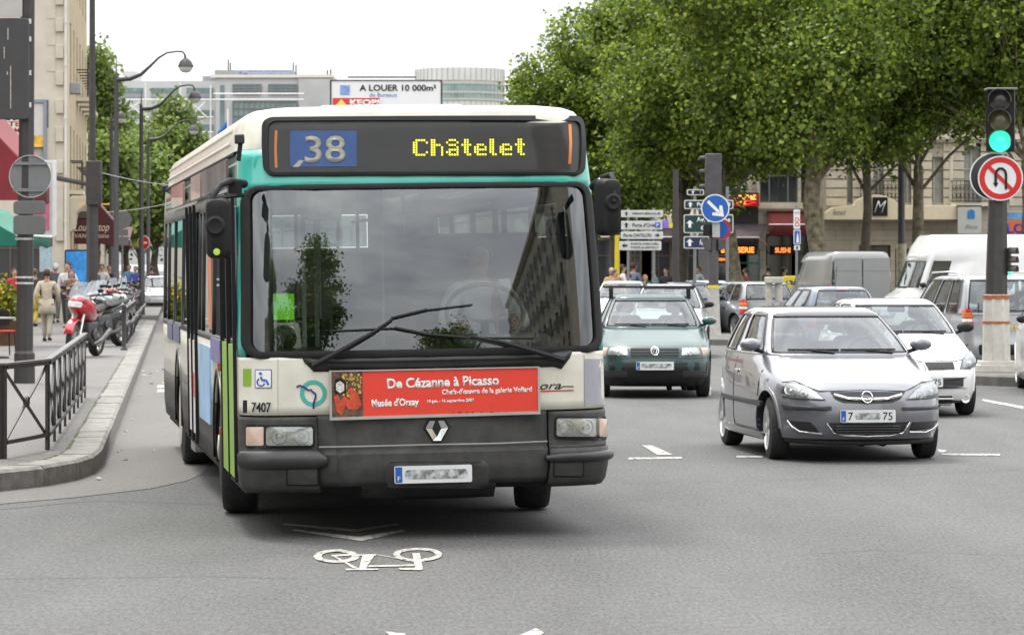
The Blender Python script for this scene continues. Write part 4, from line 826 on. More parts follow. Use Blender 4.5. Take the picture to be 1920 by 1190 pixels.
    def border(cs, z0, z1, wd, nm):
        mb = MB(); zz_ = [lerp(z0, z1, t/6) for t in range(7)]
        L1 = [S_.pt(c, z1, .004) for c in cs]; L2 = [S_.pt(c, z1-wd, .004) for c in cs]; mb.rings([L1, L2], False); L1 = [S_.pt(c, z0, .004) for c in cs]; L2 = [S_.pt(c, z0+wd*.7, .004) for c in cs]; mb.rings([L1, L2], False)
        for e, e2 in ((cs[0], cs[1]), (cs[-1], cs[-2])): 
            ed = (e[0], e[1]-.035, e[2], e[3]); mb.rings([[S_.pt(e, z, .004) for z in zz_], [S_.pt(ed, z, .004) for z in zz_]], False)
        mb.build(nm, seal, root, smooth=50, solid=.004)
    border(wi, ZB+.03, zg, .022, 'windscreen_seal'); re_ = sorted([c for c in cols if (c[0] == 'x' or (c[0] == 'c' and c[1] < .43)) and c[3] > 0], key=lambda c: S_.pt(c, ZB).x); border(re_, ZB+.07, zg, .025, 'rear_seal')
    sd = spec.get('side', ((.16, .76), (-.60, .08)))
    for sg in (-1, 1):
        for lo, hi in sd:
            mb = MB(); zz_ = [lerp(ZB+.03, zg, t/5) for t in range(6)]; fs_ = [lerp(hi, lo, t/5) for t in range(6)]
            o_ = [(f, ZB+.03) for f in fs_]+[(lo, z) for z in zz_[1:]]+[(f, zg) for f in fs_[::-1][1:]]+[(hi, z) for z in zz_[::-1][1:-1]]; cf = (lo+hi)/2; cz = (ZB+zg)/2
            i_ = [(lerp(f, cf, .07), lerp(z, cz, .07)) for f, z in o_]; mb.rings([[S_.pt(('y', f, sg, 0), z, .004) for f, z in o_], [S_.pt(('y', f, sg, 0), z, .004) for f, z in i_]]); mb.build('window_trim', seal, root, smooth=50, solid=.004)
    # ---- wheels
    tyre = [(wr-.085, 0), (wr-.05, .008), (wr-.015, .016), (wr-.002, .04), (wr, .06), (wr, .14), (wr-.002, .165), (wr-.02, .185), (wr-.085, .19)]
    for iy, y in enumerate(wy):
        for sg in (-1, 1):
            xo = sg*(S_.sx(y, .35)-.005); st = R(spec.get('steer', 0)) if iy == 0 else 0
            wb = MB().lathe([(r_, -sg*h) for r_, h in tyre], ax='x', k=32, cap=False).build('wheel', TYR, root, smooth=35, loc=(xo, y, wr)); wb.rotation_euler = (0, 0, st)
            mb = MB(); rr_ = wr-.085; mb.lathe([(rr_+.004, 0), (rr_-.012, -sg*.004), (rr_-.03, -sg*.03), (rr_-.03, -sg*.09)], ax='x', k=32, cap=False)
            ns = spec.get('spokes', 5)
            for i in range(ns):
                a = 2*math.pi*i/ns; u = Vector((0, math.cos(a), math.sin(a))); v = Vector((0, -math.sin(a), math.cos(a)))
                for h0, h1, w0, w1 in ((.02, rr_-.02, .030, .036),):
                    p = [u*h0-v*w0, u*h0+v*w0, u*h1+v*w1, u*h1-v*w1]; off = Vector((-sg*.008, 0, 0)); of2 = Vector((-sg*.035, 0, 0)); mb.add([q+off for q in p]+[q*.98+of2 for q in p], [(0, 1, 2, 3), (0, 4, 5, 1), (1, 5, 6, 2), (2, 6, 7, 3), (3, 7, 4, 0)])
            mb.lathe([(.045, -sg*.004), (.035, sg*.002), (0, sg*.003)], ax='x', k=16, cap=False); mb.build('rim', spec.get('rim', ALU), wb, smooth=35)
            MB().lathe([(rr_-.02, -sg*.07), (.0, -sg*.07)], ax='x', k=24, cap=False).build('brake_disc', DARKIN, wb)
    # ---- interior
    fyw = ip(spec['F'], ZB+.03); mb = MB(); mb.box(-Wm_*.8, Wm_*.8, fyw+.15, fyw+.55, ZB-.05, ZB+.015); mb.build('dashboard', M('dash', (.03, .03, .033), .6, var=.2), root, bevel=.02)
    sy0 = spec.get('seat', fyw+1.0)
    for x in (-.36, .36):
        mb = MB(); mb.prism(rrect(x-.24, x+.24, ZB-.06, ZB+.17, .08), sy0, sy0+.12); mb.prism(rrect(x-.13, x+.13, ZB+.20, ZB+.37, .06), sy0+.03, sy0+.11); mb.build('seat', SEAT, root, bevel=.02)
    if spec.get('rearseat', True): mb = MB(); mb.prism(rrect(-.55, .55, ZB-.06, ZB+.10, .06), sy0+.85, sy0+.97); mb.build('rear_seat', SEAT, root, bevel=.02)
    mb = MB(); cx = spec.get('wheelx', .36); mb.tube([(cx+.18*math.cos(t), fyw+.62+.05*math.sin(t), ZB-.02+.17*math.sin(t)) for t in [2*math.pi*i/20 for i in range(21)]], .014, 6); mb.build('steering_wheel', BLK, root, smooth=60)
    MB().prism(rrect(-.11, .11, zt-.10, zt-.03, .02), ip(spec['F'], zt-.07)+.10, ip(spec['F'], zt-.07)+.13).build('rear_view_mirror', BLK, root)
    # ---- mirrors
    if spec.get('mirrors', True):
        for sg in (-1, 1):
            y = ip(spec['F'], ZB+.05)+.28; x = S_.sx(y, ZB+.03)+.12; mm = spec.get('mirror', paint)
            mb = MB(); mb.rings([[(sg*(x+.0)+px_*f, y+yy, ZB+.10+pz_*f) for px_, pz_ in circ(0, 0, .105, 16, .062)] for yy, f in ((-.075, .25), (-.07, .6), (-.05, .86), (-.01, 1), (.05, .97))], True, True, True)
            m_ = mb.build('wing_mirror', mm, root, smooth=40); MB().add([(sg*x+a, y+.052, ZB+.10+b) for a, b in circ(0, 0, .09, 14, .05)], [tuple(range(14))]).build('mirror_glass', CHR, m_, fix=False)
            mb = MB(); mb.tube([(sg*(x-.12), y+.02, ZB+.03), (sg*(x-.03), y+.01, ZB+.06)], .022, 6); mb.build('mirror_arm', BLK, m_, smooth=50)
    # wipers
    if spec.get('wipers', True):
        for x0, x1 in ((-.10, -.58), (.52, -.02)):
            zb = ZB+.045; wp = MB(); wp.tube([S_.pt(('x', abs(x0)/Wm_, 1 if x0 > 0 else -1, -1), zb-.02, .02), S_.pt(('x', abs((x0+x1)/2)/Wm_, 1 if (x0+x1) > 0 else -1, -1), zb+.005, .025)], .010, 5)
            wp.tube([S_.pt(('x', abs(x)/Wm_, 1 if x > 0 else -1, -1), zb+.012, .016) for x in us(x0+.06, x1, 6)], .009, 5); wp.build('wiper', BLK, root, smooth=50)
    return root, S_
def fp(S_, poly, nm, mat, root, off=.004, dome=0, sub=3, surf='F', nr=3, smooth=50, sg=1):
    f = {'F': S_.FS, 'R': S_.RS, 'S': S_.SS(sg)}[surf]; return MB().surf(poly, f, off, dome, nr, sub).build(nm, mat, root, smooth=smooth)
def strip_on(S_, pts, w_, nm, mat, root, surf='F', off=.002, sg=1, k=5):
    f = {'F': S_.FS, 'R': S_.RS, 'S': S_.SS(sg)}[surf]; q = []
    for a, b in zip(pts, pts[1:]): q += [(lerp(a[0], b[0], t/k), lerp(a[1], b[1], t/k)) for t in range(k)]
    q.append(pts[-1]); return MB().tube([f(a, b, off) for a, b in q], w_, 6).build(nm, mat, root, smooth=60)
def headlamp(S_, poly, root, bowls, sg, ind=None, dome=.02):
    h = fp(S_, poly, 'headlamp', M('lamp_black', (.10, .10, .10), .3, var=.3), root, .003, .004)
    cx = sum(p[0] for p in poly)/len(poly); cz = sum(p[1] for p in poly)/len(poly); inn = [(lerp(x, cx, .10), lerp(z, cz, .12)) for x, z in poly]
    fp(S_, inn, 'reflector', M('lamp_silver2', (.80, .81, .81), .2, .5, var=.3, scale=25), h, .008, .004)
    for x, z, r_ in bowls:
        mb = MB(); mb.rings([[S_.FS(a, b, .010) for a, b in circ(x, z, r_, 18)], [S_.FS(a, b, .022) for a, b in circ(x, z, r_*.9, 18)], [S_.FS(a, b, .010) for a, b in circ(x, z, r_*.72, 18)]]); mb.ball(S_.FS(x, z, .012), r_*.42, k=10, n=6); mb.build('bulb_bowl', LAMPG, h, smooth=60)
    if ind: fp(S_, ind, 'indicator', ORG, h, .012, .004)
    fp(S_, poly, 'lens', glass('lens_glass'), h, .012, dome, nr=4)
    return h
def door_lines(S_, root, ys, z0, z1, handle=None, strip=None, sides=(-1, 1), mat=None):
    jm = M('panel_gap', (.01, .01, .01), .6, var=0)
    for sg in sides:
        for y0, y1 in ys:
            strip_on(S_, [(y0, z1), (y0-.0, z0+.12), (y0+.04, z0), (y1-.04, z0), (y1, z0+.10), (y1, z1)], .0045, 'door_gap', jm, root, 'S', .0, sg)
            hy = y1-.14; fp(S_, rrect(hy-.085, hy+.085, z1-.15, z1-.115, .015), 'door_handle', mat or BLK, root, .012, .008, surf='S', sg=sg)
        if strip: fp(S_, rrect(strip[0], strip[1], strip[2]-.025, strip[2]+.025, .015, 2), 'side_strip', strip[3], root, .012, .004, surf='S', sg=sg, sub=8)
def mirx(poly): return [(-x, z) for x, z in poly][::-1]
gap = M('panel_gap', (.01, .01, .01), .6, var=0); GR = M('grille_black', (.015, .015, .016), .5, var=.2)
def slats(S_, poly_x, z0, z1, nb, root, mat=BLK, nm='grille_bar', off=.012, w_=.006):
    mb = MB()
    for i in range(nb):
        z = lerp(z0, z1, (i+.5)/nb); f = poly_x(z); mb.tube([S_.FS(x, z, off) for x in us(-f, f, 12)], w_, 5)
    return mb.build(nm, mat, root, smooth=60)
SEAMX = lambda S_, root, xf, z0, z1: [strip_on(S_, [(s*xf, z0), (s*(xf-.02), z1)], .004, 'bonnet_gap', gap, root, 'F', .001) for s in (-1, 1)]
# ---------------- grey-lilac hatchback in front
def small_hatch(H=1.44, L_=3.82, W_=.823, belt=.965, cowl=1.02, rake=1.95, tail=0.):
    F = [(.16, .12), (.22, .06), (.32, .015), (.45, 0), (.53, .01), (.60, .035), (.66, .07), (.70, .12), (.74, .20), (.78, .32), (.82, .47), (.86, .62), (.90, .77), (.94, .92), (belt, cowl), (belt+.03, cowl+.07), (H-.10, rake-.18), (H-.05, rake-.05), (H, rake+.15)]
    Rr = [(.16, L_-.10), (.30, L_-.01), (.45, L_), (.60, L_-.03), (.80, L_-.05), (belt, L_-.12-tail), (H-.15, L_-.32-tail*1.5), (H-.06, L_-.42-tail*2), (H, L_-.62-tail*2)]
    W = [(.16, W_-.07), (.25, W_-.01), (.40, W_), (.62, W_), (.78, W_-.01), (.90, W_-.035), (belt, W_-.06), (H-.10, W_-.24), (H-.05, W_-.28), (H, W_-.36)]
    return dict(F=F, R=Rr, W=W, n=[(0, 4.2), (.6, 4.0), (.95, 4.2), (1.1, 5.5), (H, 5.5)], H=H, belt=belt, wheels=(.78, 3.27), wr=.295)
CG = body_mat('lilac_grey_paint', (.165, .168, .19), .5, .3); sp = small_hatch(1.42, 3.82, .845); sp.update(steer=-3, side=((.08, .76), (-.60, -.16)), seat=2.05, trimz=.20)
corsa, SC_ = car(sp, 'silver lilac hatchback driving towards the camera, nearest car', CG, name='hatchback_car')
place(corsa, (0, 0, 0), R(6.7)); fX, fY = PX(1629, 30.6), 30.6; corsa.location = (fX, fY, 0)
CM_ = Matrix.Translation((fX, fY, 0)) @ Matrix.Rotation(R(6.7), 4, 'Z')
def reader(Mx, S_):
    I_ = Mx.inverted()
    def f(px, py):
        o = I_ @ Vector((0, 0, EYE)); d_ = (I_ @ P(px, py, 30))-o; y = 0.
        for _ in range(12):
            h = o+d_*((y-o.y)/d_.y); y = lerp(y, S_.fy(max(-.8, min(.8, h.x)), h.z), .7)
        return (h.x, h.z)
    return f
cr_ = reader(CM_, SC_)
def poly_px(f, pts): return [f(*p) for p in pts]
def front_pack(root, S_, f, lampL, bowlsL, lampR=None, bowlsR=None):
    h = headlamp(S_, poly_px(f, lampL), root, [(*f(x, y), r_) for x, y, r_ in bowlsL], -1)
    if lampR: headlamp(S_, poly_px(f, lampR), root, [(*f(x, y), r_) for x, y, r_ in bowlsR], 1)
front_pack(corsa, SC_, cr_, [(1467, 745), (1467, 727), (1474, 718), (1490, 718), (1512, 725), (1535, 738), (1548, 750), (1510, 749)], [(1486, 733, .048), (1508, 738, .038)],
           [(1698, 749), (1712, 733), (1728, 720), (1745, 716), (1757, 724), (1762, 743), (1735, 748)], [(1740, 734, .045), (1722, 741, .035)])
g = poly_px(cr_, [(1557, 735), (1627, 734), (1697, 735), (1688, 748), (1672, 755), (1627, 757), (1582, 755), (1566, 748)]); gg = fp(SC_, g, 'grille', GR, corsa, .004, 0, 4)
zc = cr_(1627, 744)[1]; pts = [cr_(x, y) for x, y in ((1563, 741), (1590, 748), (1627, 749), (1664, 748), (1690, 741))]; strip_on(SC_, pts, .017, 'grille_bar', CHR, gg, off=.012)
cx_, cz_ = cr_(1625, 746); mb = MB(); mb.rings([[SC_.FS(a, b, .03) for a, b in circ(cx_, cz_, r_, 24)] for r_ in (.052, .046)]+[[SC_.FS(a, b, .024) for a, b in circ(cx_, cz_, .044, 24)]]); mb.rod(SC_.FS(cx_-.06, cz_+.012, .036), SC_.FS(cx_+.01, cz_-.004, .036), .006, .014); mb.rod(SC_.FS(cx_-.01, cz_+.006, .036), SC_.FS(cx_+.06, cz_-.012, .036), .006, .014)
mb.build('badge', CHR, gg, smooth=30); MB().surf(circ(cx_, cz_, .044, 20), SC_.FS, .022).build('badge_disc', GR, gg)
lo = fp(SC_, poly_px(cr_, [(1549, 792), (1627, 794), (1705, 790), (1692, 810), (1670, 815), (1627, 816), (1582, 815), (1563, 811)]), 'lower_grille', GR, corsa, .004, 0, 4)
for a, b in ((1553, 1572), ):
    strip_on(SC_, [cr_(*p) for p in ((1550, 793), (1563, 811), (1582, 815.5), (1627, 817), (1670, 815.5), (1692, 811), (1706, 791))], .008, 'grille_trim', CHR, lo, off=.006)
slats(SC_, lambda z: .30, cr_(1627, 814)[1], cr_(1627, 796)[1], 4, lo, M('slat_grey', (.05, .05, .05), .5, var=.1))
for L4, T4 in (([(1477, 788), (1520, 791), (1536, 811), (1500, 807)], ((1477, 788), (1487, 800), (1500, 808), (1542, 813))), ([(1712, 791), (1757, 787), (1748, 802), (1705, 808)], ((1705, 809), (1735, 809), (1748, 803), (1760, 785)))):
    o_ = fp(SC_, poly_px(cr_, L4), 'side_grille', GR, corsa, .004, 0, 4); strip_on(SC_, [cr_(*p) for p in T4], .007, 'grille_trim', CHR, o_, off=.006)
for q in ([(1465, 758), (1559, 762), (1559, 769), (1472, 767)], [(1692, 763), (1762, 757), (1762, 764), (1692, 769)]): fp(SC_, poly_px(cr_, q), 'bumper_strip', M('strip_grey', (.03, .03, .035), .5, var=.1), corsa, .012, .008, 5)
pc = cr_(1626, 779.5); number_plate(corsa, (0, 0, 0), (pc[0], SC_.fy(0, pc[1])-.03, pc[1]), .52, .115, SIGNW, True, [('7', -.165, .045), ('~', .0, .24), ('75', .185, .09)])
strip_on(SC_, [cr_(*p) for p in ((1467, 716), (1490, 714), (1535, 733), (1560, 733), (1627, 731), (1697, 733), (1728, 716), (1750, 712))], .004, 'bonnet_gap', gap, corsa, off=.001)
door_lines(SC_, corsa, [(1.08, 2.30)], .26, .93, strip=(.95, 3.0, .52, M('strip_grey', (0, 0, 0))), mat=CG)
fp(SC_, rrect(.95, 3.0, .17, .25, .02), 'sill', CG, corsa, .02, .01, surf='S', sg=-1, sub=8)
strip_on(SC_, [(-.70, .20), (-.4, .185), (0, .18), (.4, .185), (.70, .20)], .022, 'lip', BLK, corsa, off=.0)
# ---------------- dark green car behind the bus, seen head on, with roof bars
sp = small_hatch(1.43, 3.75, .828, .955, 1.05, 1.90); sp.update(trimz=.33, side=((.08, .76), (-.60, -.16)), mirror=M('mirror_green', (.015, .07, .06), .3, coat=.6), rearseat=True)
PG = body_mat('green_paint', (.005, .045, .042), .1, .35, .55); polo, SP_ = car(sp, 'dark green hatchback with roof bars beside the bus windscreen, half hidden by the bus', PG, name='hatchback_car')
fX, fY, a_ = PX(1228, 45.7), 45.7, -.5; place(polo, (fX, fY, 0), R(a_)); pr = reader(Matrix.Translation((fX, fY, 0)) @ Matrix.Rotation(R(a_), 4, 'Z'), SP_)
zz_ = lambda py: pr(1228, py)[1]
for s in (-1, 1):
    h = headlamp(SP_, [(s*x, zz_(y)) for x, y in ((.36, 667), (.37, 652), (.62, 652), (.66, 667))][::s], polo, [(s*.49, zz_(660), .05)], s); fp(SP_, [(s*x, zz_(y)) for x, y in ((.675, 667), (.64, 652), (.76, 653), (.785, 668))][::s], 'indicator', M('pale_amber', (0, 0, 0)), polo, .006, .01)
    fp(SP_, [(s*x, zz_(y)) for x, y in ((.38, 707), (.38, 695), (.70, 695), (.70, 707))][::s], 'side_grille', GR, polo, .012, 0, 4)
gg = fp(SP_, rrect(-.34, .34, zz_(669), zz_(652), .02), 'grille', GR, polo, .006, 0, 4); slats(SP_, lambda z: .33, zz_(668), zz_(653), 3, gg, M('slat_green', (.02, .05, .045), .4)); cz_ = zz_(659)
mb = MB(); f = lambda a, b, o_=.02: SP_.FS(a, b+cz_, o_); mb.rings([[f(*p) for p in circ(0, 0, .058, 24)], [f(*p, .024) for p in circ(0, 0, .054, 24)], [f(*p) for p in circ(0, 0, .048, 24)]])
mb.tube([f(-.036, .030, .024), f(-.014, -.036, .024), f(0, .0, .024), f(.014, -.036, .024), f(.036, .030, .024)], .005, 5); mb.tube([f(-.016, .044, .024), f(0, .010, .024), f(.016, .044, .024)], .005, 5); mb.build('badge', CHR, gg, smooth=40); MB().surf(circ(0, cz_, .05, 20), SP_.FS, .016).build('badge_disc', GR, gg)
bp_ = MB(); zb0, zb1 = zz_(724), zz_(679); bp_.grid([-.80, -.74, -.6, -.4, -.2, 0, .2, .4, .6, .74, .80], us(max(.17, zb0), zb1-.01, 4), SP_.FS, .008); bp_.build('bumper_lower', BLK, polo, smooth=50, solid=.02)
pc = zz_(685.5); number_plate(polo, (0, 0, 0), (0, SP_.fy(0, pc)-.035, pc), .52, .115, SIGNW, True, [('~', .02, .42)])
strip_on(SP_, [(-.76, zz_(672)), (-.4, zz_(671.5)), (0, zz_(671)), (.4, zz_(671.5)), (.76, zz_(672))], .005, 'bumper_gap', gap, polo, off=.001); door_lines(SP_, polo, [(1.1, 2.3)], .26, .92)
mb = MB()
for y in (2.2, 3.0): mb.tube([(-.66, y, 1.53), (.66, y, 1.53)], .018, 6)
rb = mb.build('roof_bar', BLK, polo, smooth=50); mb = MB()
for s in (-1, 1): mb.rings([[(s*.56+a, 2.2+b, z) for a, b in ((-.03, -.05), (.03, -.05), (.03, .05), (-.03, .05))] for z in (1.35, 1.52)], True, True, True)
mb.build('bar_foot', BLK, rb, bevel=.01)
# ---------------- white hatchback behind the lilac one
sp = small_hatch(1.42, 3.78, .82, .965, .98, 1.85); sp.update(side=((.08, .76), (-.60, -.16)), mirror=BLK, steer=0); CW = body_mat('white_car_paint', (.68, .68, .67), 0, .3)
clio, SW_ = car(sp, 'white hatchback directly behind the silver lilac hatchback, facing the camera', CW, name='hatchback_car')
fX, fY, a_ = PX(1727, 39.9), 39.9, 3.5; place(clio, (fX, fY, 0), R(a_)); wr_ = reader(Matrix.Translation((fX, fY, 0)) @ Matrix.Rotation(R(a_), 4, 'Z'), SW_)
L4 = [(1800, 692), (1803, 674), (1813, 660), (1828, 651), (1838, 670), (1842, 690)]; hR = poly_px(wr_, L4); headlamp(SW_, hR, clio, [(*wr_(1815, 680), .04), (*wr_(1830, 684), .035)], 1); headlamp(SW_, mirx(hR), clio, [(-wr_(1815, 680)[0], wr_(1815, 680)[1], .04)], -1)
zz_ = lambda py: wr_(1740, py)[1]
for s in (-1, 1): o_ = fp(SW_, [(s*x, z) for x, z in ((.10, zz_(694)), (.055, zz_(679)), (.41, zz_(679)), (.42, zz_(692)))][::s], 'grille', M('mesh_black', (.03, .03, .03), .5, var=.8, scale=60), clio, .006, 0, 4)
mb = MB(); cz_ = zz_(691); cx_ = 0; f = lambda a, b, o_=.02: SW_.FS(a, b+cz_, o_); dmd = lambda k: [(0, .065*k), (.05*k, 0), (0, -.065*k), (-.05*k, 0)]
o8 = lambda k: [(-.016*k, .066*k), (.016*k, .066*k), (.05*k, .012*k), (.05*k, -.012*k), (.016*k, -.066*k), (-.016*k, -.066*k), (-.05*k, -.012*k), (-.05*k, .012*k)]
fp(SW_, [(a, b+cz_) for a, b in o8(1.15)], 'badge_disc', BLK, clio, .012, .003); mb.rings([[f(*p, .018) for p in o8(.95)], [f(*p, .026) for p in o8(.78)], [f(*p, .018) for p in o8(.5)]]); mb.build('badge', CHR, clio, smooth=30)
fp(SW_, rrect(-.76, .76, zz_(728), zz_(708), .01, 2), 'bumper_strip', M('strip_grey', (0, 0, 0)), clio, .012, .008, 8); fp(SW_, rrect(-.40, .40, zz_(760), zz_(742), .02), 'lower_grille', GR, clio, .004, 0, 4); slats(SW_, lambda z: .4, zz_(760), zz_(742), 2, clio, CW, w_=.010)
for s in (-1, 1):
    MB().lathe([(.055, 0), (.05, -.012), (.036, -.008), (.03, .0), (.0, .0)], (s*.58, SW_.fy(.58, zz_(748))-.008, zz_(748)), 'y', 20).build('fog_lamp', LAMPG, clio, smooth=40)
number_plate(clio, (0, 0, 0), (0, SW_.fy(0, zz_(716))-.04, zz_(716)), .52, .115, SIGNW, True, [('~', -.05, .30), ('75', .19, .09)]); door_lines(SW_, clio, [(1.05, 2.3)], .26, .92, strip=(.95, 3.0, .52, BLK))
strip_on(SW_, [(-.68, .73), (-.45, zz_(677)), (0, zz_(676)), (.45, zz_(677)), (.68, .73)], .004, 'bonnet_gap', gap, clio, off=.001)
strip_on(SW_, [(-.72, .20), (0, .175), (.72, .20)], .024, 'lip', BLK, clio, off=0)
# ---------------- generic front / rear dressing for the cars further off
def dress_front(S_, root, paint, dark=False):
    for s in (-1, 1): headlamp(S_, [(s*x, z) for x, z in ((.42, .66), (.45, .58), (.74, .60), (.77, .72), (.66, .74))][::s], root, [(s*.58, .65, .045)], s)
    g = fp(S_, rrect(-.36, .36, .58, .66, .03), 'grille', GR, root, .005, 0, 4); slats(S_, lambda z: .34, .585, .655, 2, g, CHR, w_=.006); fp(S_, rrect(-.45, .45, .23, .34, .03), 'lower_grille', GR, root, .005, 0, 4)
    number_plate(root, (0, 0, 0), (0, S_.fy(0, .45)-.03, .45), .52, .115, SIGNW, True, [('~', .02, .42)])
def dress_rear(S_, root, yellow=False, tall=False, plate_z=.72):
    for s in (-1, 1):
        zs_ = (.62, 1.02) if not tall else (.75, 1.12); q = [(s*x, z) for x, z in ((.60, zs_[0]), (.80*.93, zs_[0]), (.79*.93, zs_[1]-.05), (.70, zs_[1]), (.62, zs_[1]-.03))][::s]
        l_ = fp(S_, q, 'tail_lamp', REDL, root, .008, .012, surf='R'); zm = (zs_[0]+zs_[1])/2; fp(S_, [(s*x, z) for x, z in ((.62, zm-.05), (.74, zm-.05), (.74, zm+.0), (.62, zm+.0))][::s], 'reversing_lamp', LAMPG, l_, .024, .002, surf='R'); fp(S_, [(s*x, z) for x, z in ((.62, zm+.02), (.74, zm+.02), (.735, zm+.11), (.63, zm+.11))][::s], 'indicator', ORG, l_, .024, .002, surf='R')
    p = number_plate(root, (0, 0, math.pi), (0, S_.ry(0, plate_z)+.02, plate_z), .52, .115, M('plate_yellow', (.55, .38, .03), .45, var=.15) if yellow else SIGNW, True, [('~', .02, .42)])
    fp(S_, rrect(-.72, .72, .32, .50, .03), 'bumper_strip', BLK, root, .015, .02, 6, surf='R')
def mpv_spec(H=1.68, L_=4.3, W_=.87):
    F = [(.16, .12), (.30, .01), (.45, 0), (.62, .03), (.72, .12), (.80, .30), (.88, .55), (.96, .80), (1.0, .92), (1.04, 1.0), (H-.10, 1.75), (H-.05, 1.9), (H, 2.2)]
    Rr = [(.16, L_-.10), (.30, L_-.01), (.45, L_), (.62, L_-.04), (1.0, L_-.08), (1.04, L_-.08), (H-.15, L_-.26), (H-.06, L_-.34), (H, L_-.55)]
    W = [(.16, W_-.07), (.25, W_-.01), (.40, W_), (.70, W_), (.90, W_-.02), (1.0, W_-.05), (H-.10, W_-.18), (H-.05, W_-.22), (H, W_-.3)]
    return dict(F=F, R=Rr, W=W, n=[(0, 4.6), (.95, 4.8), (1.2, 6), (H, 6)], H=H, belt=1.0, wheels=(.86, 3.52), wr=.31, seat=2.2, side=((.16, .76), (-.36, .08), (-.74, -.42)))
SV = body_mat('silver_paint', (.30, .31, .32), .6, .32); SVB = body_mat('steel_blue_paint', (.10, .13, .17), .5, .3); WHP = CW
za = mpv_spec(); mpv, SM = car(za, 'silver people carrier from behind, roof rails and yellow plate, by the signal post', SV, name='people_carrier'); dress_rear(SM, mpv, True, True, .80)
mpv.rotation_euler = (0, 0, R(180+11)); rx, ry = PX(1893, 56.5), 56.5; mpv.location = (rx-4.3*math.sin(R(11)), ry+4.3*math.cos(R(11)), 0); door_lines(SM, mpv, [(1.15, 2.2), (2.2, 3.1)], .28, .96, mat=SV); fp(SM, rrect(.9, 3.4, .28, .40, .03), 'side_strip', BLK, mpv, .015, .01, surf='S', sg=1, sub=8)
for s in (-1, 1): mb = MB(); mb.tube([(s*.66, 1.9, 1.60), (s*.65, 2.1, 1.72), (s*.64, 2.9, 1.74), (s*.64, 3.5, 1.72), (s*.66, 3.75, 1.60)], .017, 6); mb.build('roof_rail', ALU, mpv, smooth=60)
def put_rear(root, L_, px, Y, a): rx = PX(px, Y); root.rotation_euler = (0, 0, R(180+a)); root.location = (rx-L_*math.sin(R(a)), Y+L_*math.cos(R(a)), 0)
def put_front(root, px, Y, a): root.rotation_euler = (0, 0, R(a)); root.location = (PX(px, Y), Y, 0)
es = mpv_spec(1.47, 4.2, .83); es['R'] = [(z, y) for z, y in es['R']]; es['belt'] = .95; es['F'] = [(z if z < .95 else z-.03, y) for z, y in es['F']]; est, SE = car(es, 'silver estate car seen from behind, left of the stone post', SV, name='estate_car'); dress_rear(SE, est, False); put_rear(est, 4.2, 1448, 84, 17); door_lines(SE, est, [(1.1, 2.1), (2.1, 3.0)], .28, .92)
hb = small_hatch(1.44, 4.0, .84); hb['belt'] = .965; hb.update(side=((.16, .76), (-.60, .08))); b2_, SB2 = car(hb, 'steel blue hatchback seen from behind with a red high brake light', SVB, name='hatchback_car'); dress_rear(SB2, b2_, False); put_rear(b2_, 4.0, 1590, 66, 9); door_lines(SB2, b2_, [(1.1, 2.0), (2.0, 2.9)], .28, .92)
fp(SB2, rrect(-.12, .12, 1.365, 1.385, .008), 'brake_light', REDL, b2_, .01, .006, surf='R'); mb = MB(); mb.tube([(0, 3.0, 1.42), (.02, 3.2, 1.85)], .005, 5); mb.build('aerial', BLK, b2_)
w2, SW2 = car(dict(small_hatch(1.48, 3.9, .83), side=((.16, .76), (-.60, .08)), mirror=BLK), 'pale silver hatchback following the green car with roof bars', body_mat('pale_silver', (.40, .42, .43), .4, .3), name='hatchback_car'); dress_front(SW2, w2, SV); put_front(w2, 1252, 66, -3.5); door_lines(SW2, w2, [(1.1, 2.0), (2.0, 2.9)], .28, .92)
mb = MB()
for s in (-1, 1): mb.tube([(s*.50, 1.9, 1.44), (s*.49, 2.2, 1.53), (s*.49, 3.0, 1.54), (s*.50, 3.2, 1.46)], .018, 6)
mb.build('roof_rail', BLK, w2, smooth=60)
w3, SW3 = car(dict(small_hatch(1.46, 3.9, .83), side=((.16, .76), (-.60, .08)), mirror=BLK), 'white hatchback waiting behind the keep right post', WHP, name='hatchback_car'); dress_front(SW3, w3, WHP); put_front(w3, 1352, 92, 6)
b4, SB4 = car(dict(small_hatch(1.45, 3.9, .83), side=((.16, .76), (-.60, .08))), 'dark blue hatchback almost hidden behind the pale silver one', body_mat('navy_paint', (.03, .04, .07), .3, .3), name='hatchback_car'); dress_front(SB4, b4, WHP); put_front(b4, 1290, 84, -2)
b5 = copy_tree(w3); place(b5, (PX(1162, 88), 88, 0), R(-4), 'white hatchback at the back of the queue, beside the bus edge')
def van_spec(H=2.5, L_=5.4, W_=.98, nose=1.0):
    F = [(.25, .12), (.40, .01), (.60, 0), (.90, .04), (1.10, .06+.08*nose), (1.18, .10+.25*nose), (1.26, .10+.52*nose), (1.30, .78*nose), (1.34, .84*nose), (H-.55, 1.35*nose), (H-.18, 1.65*nose), (H, 2.0*nose)]
    Rr = [(.25, L_-.06), (.45, L_), (1.2, L_-.01), (1.3, L_-.01), (H-.2, L_-.05), (H-.04, L_-.10), (H, L_-.2)]
    W = [(.25, W_-.04), (.40, W_), (1.30, W_), (1.6, W_-.01), (H-.2, W_-.06), (H-.05, W_-.12), (H, W_-.2)]
    return dict(F=F, R=Rr, W=W, n=[(0, 7), (1.2, 7), (1.4, 9), (H, 9)], H=H, belt=1.30, wheels=(1.0, L_-1.2), wr=.34, rows=[.25, .32, .40, .50, .60, .75, .9, 1.0, 1.1, 1.14, 1.18, 1.22, 1.26, 1.29], sy=[.865, .70, .44, .16, .08, -.16, -.42, -.60, -.74], side=((.70, .865),), gtop=1.98, seat=2.0, rearseat=False, mirror=BLK)
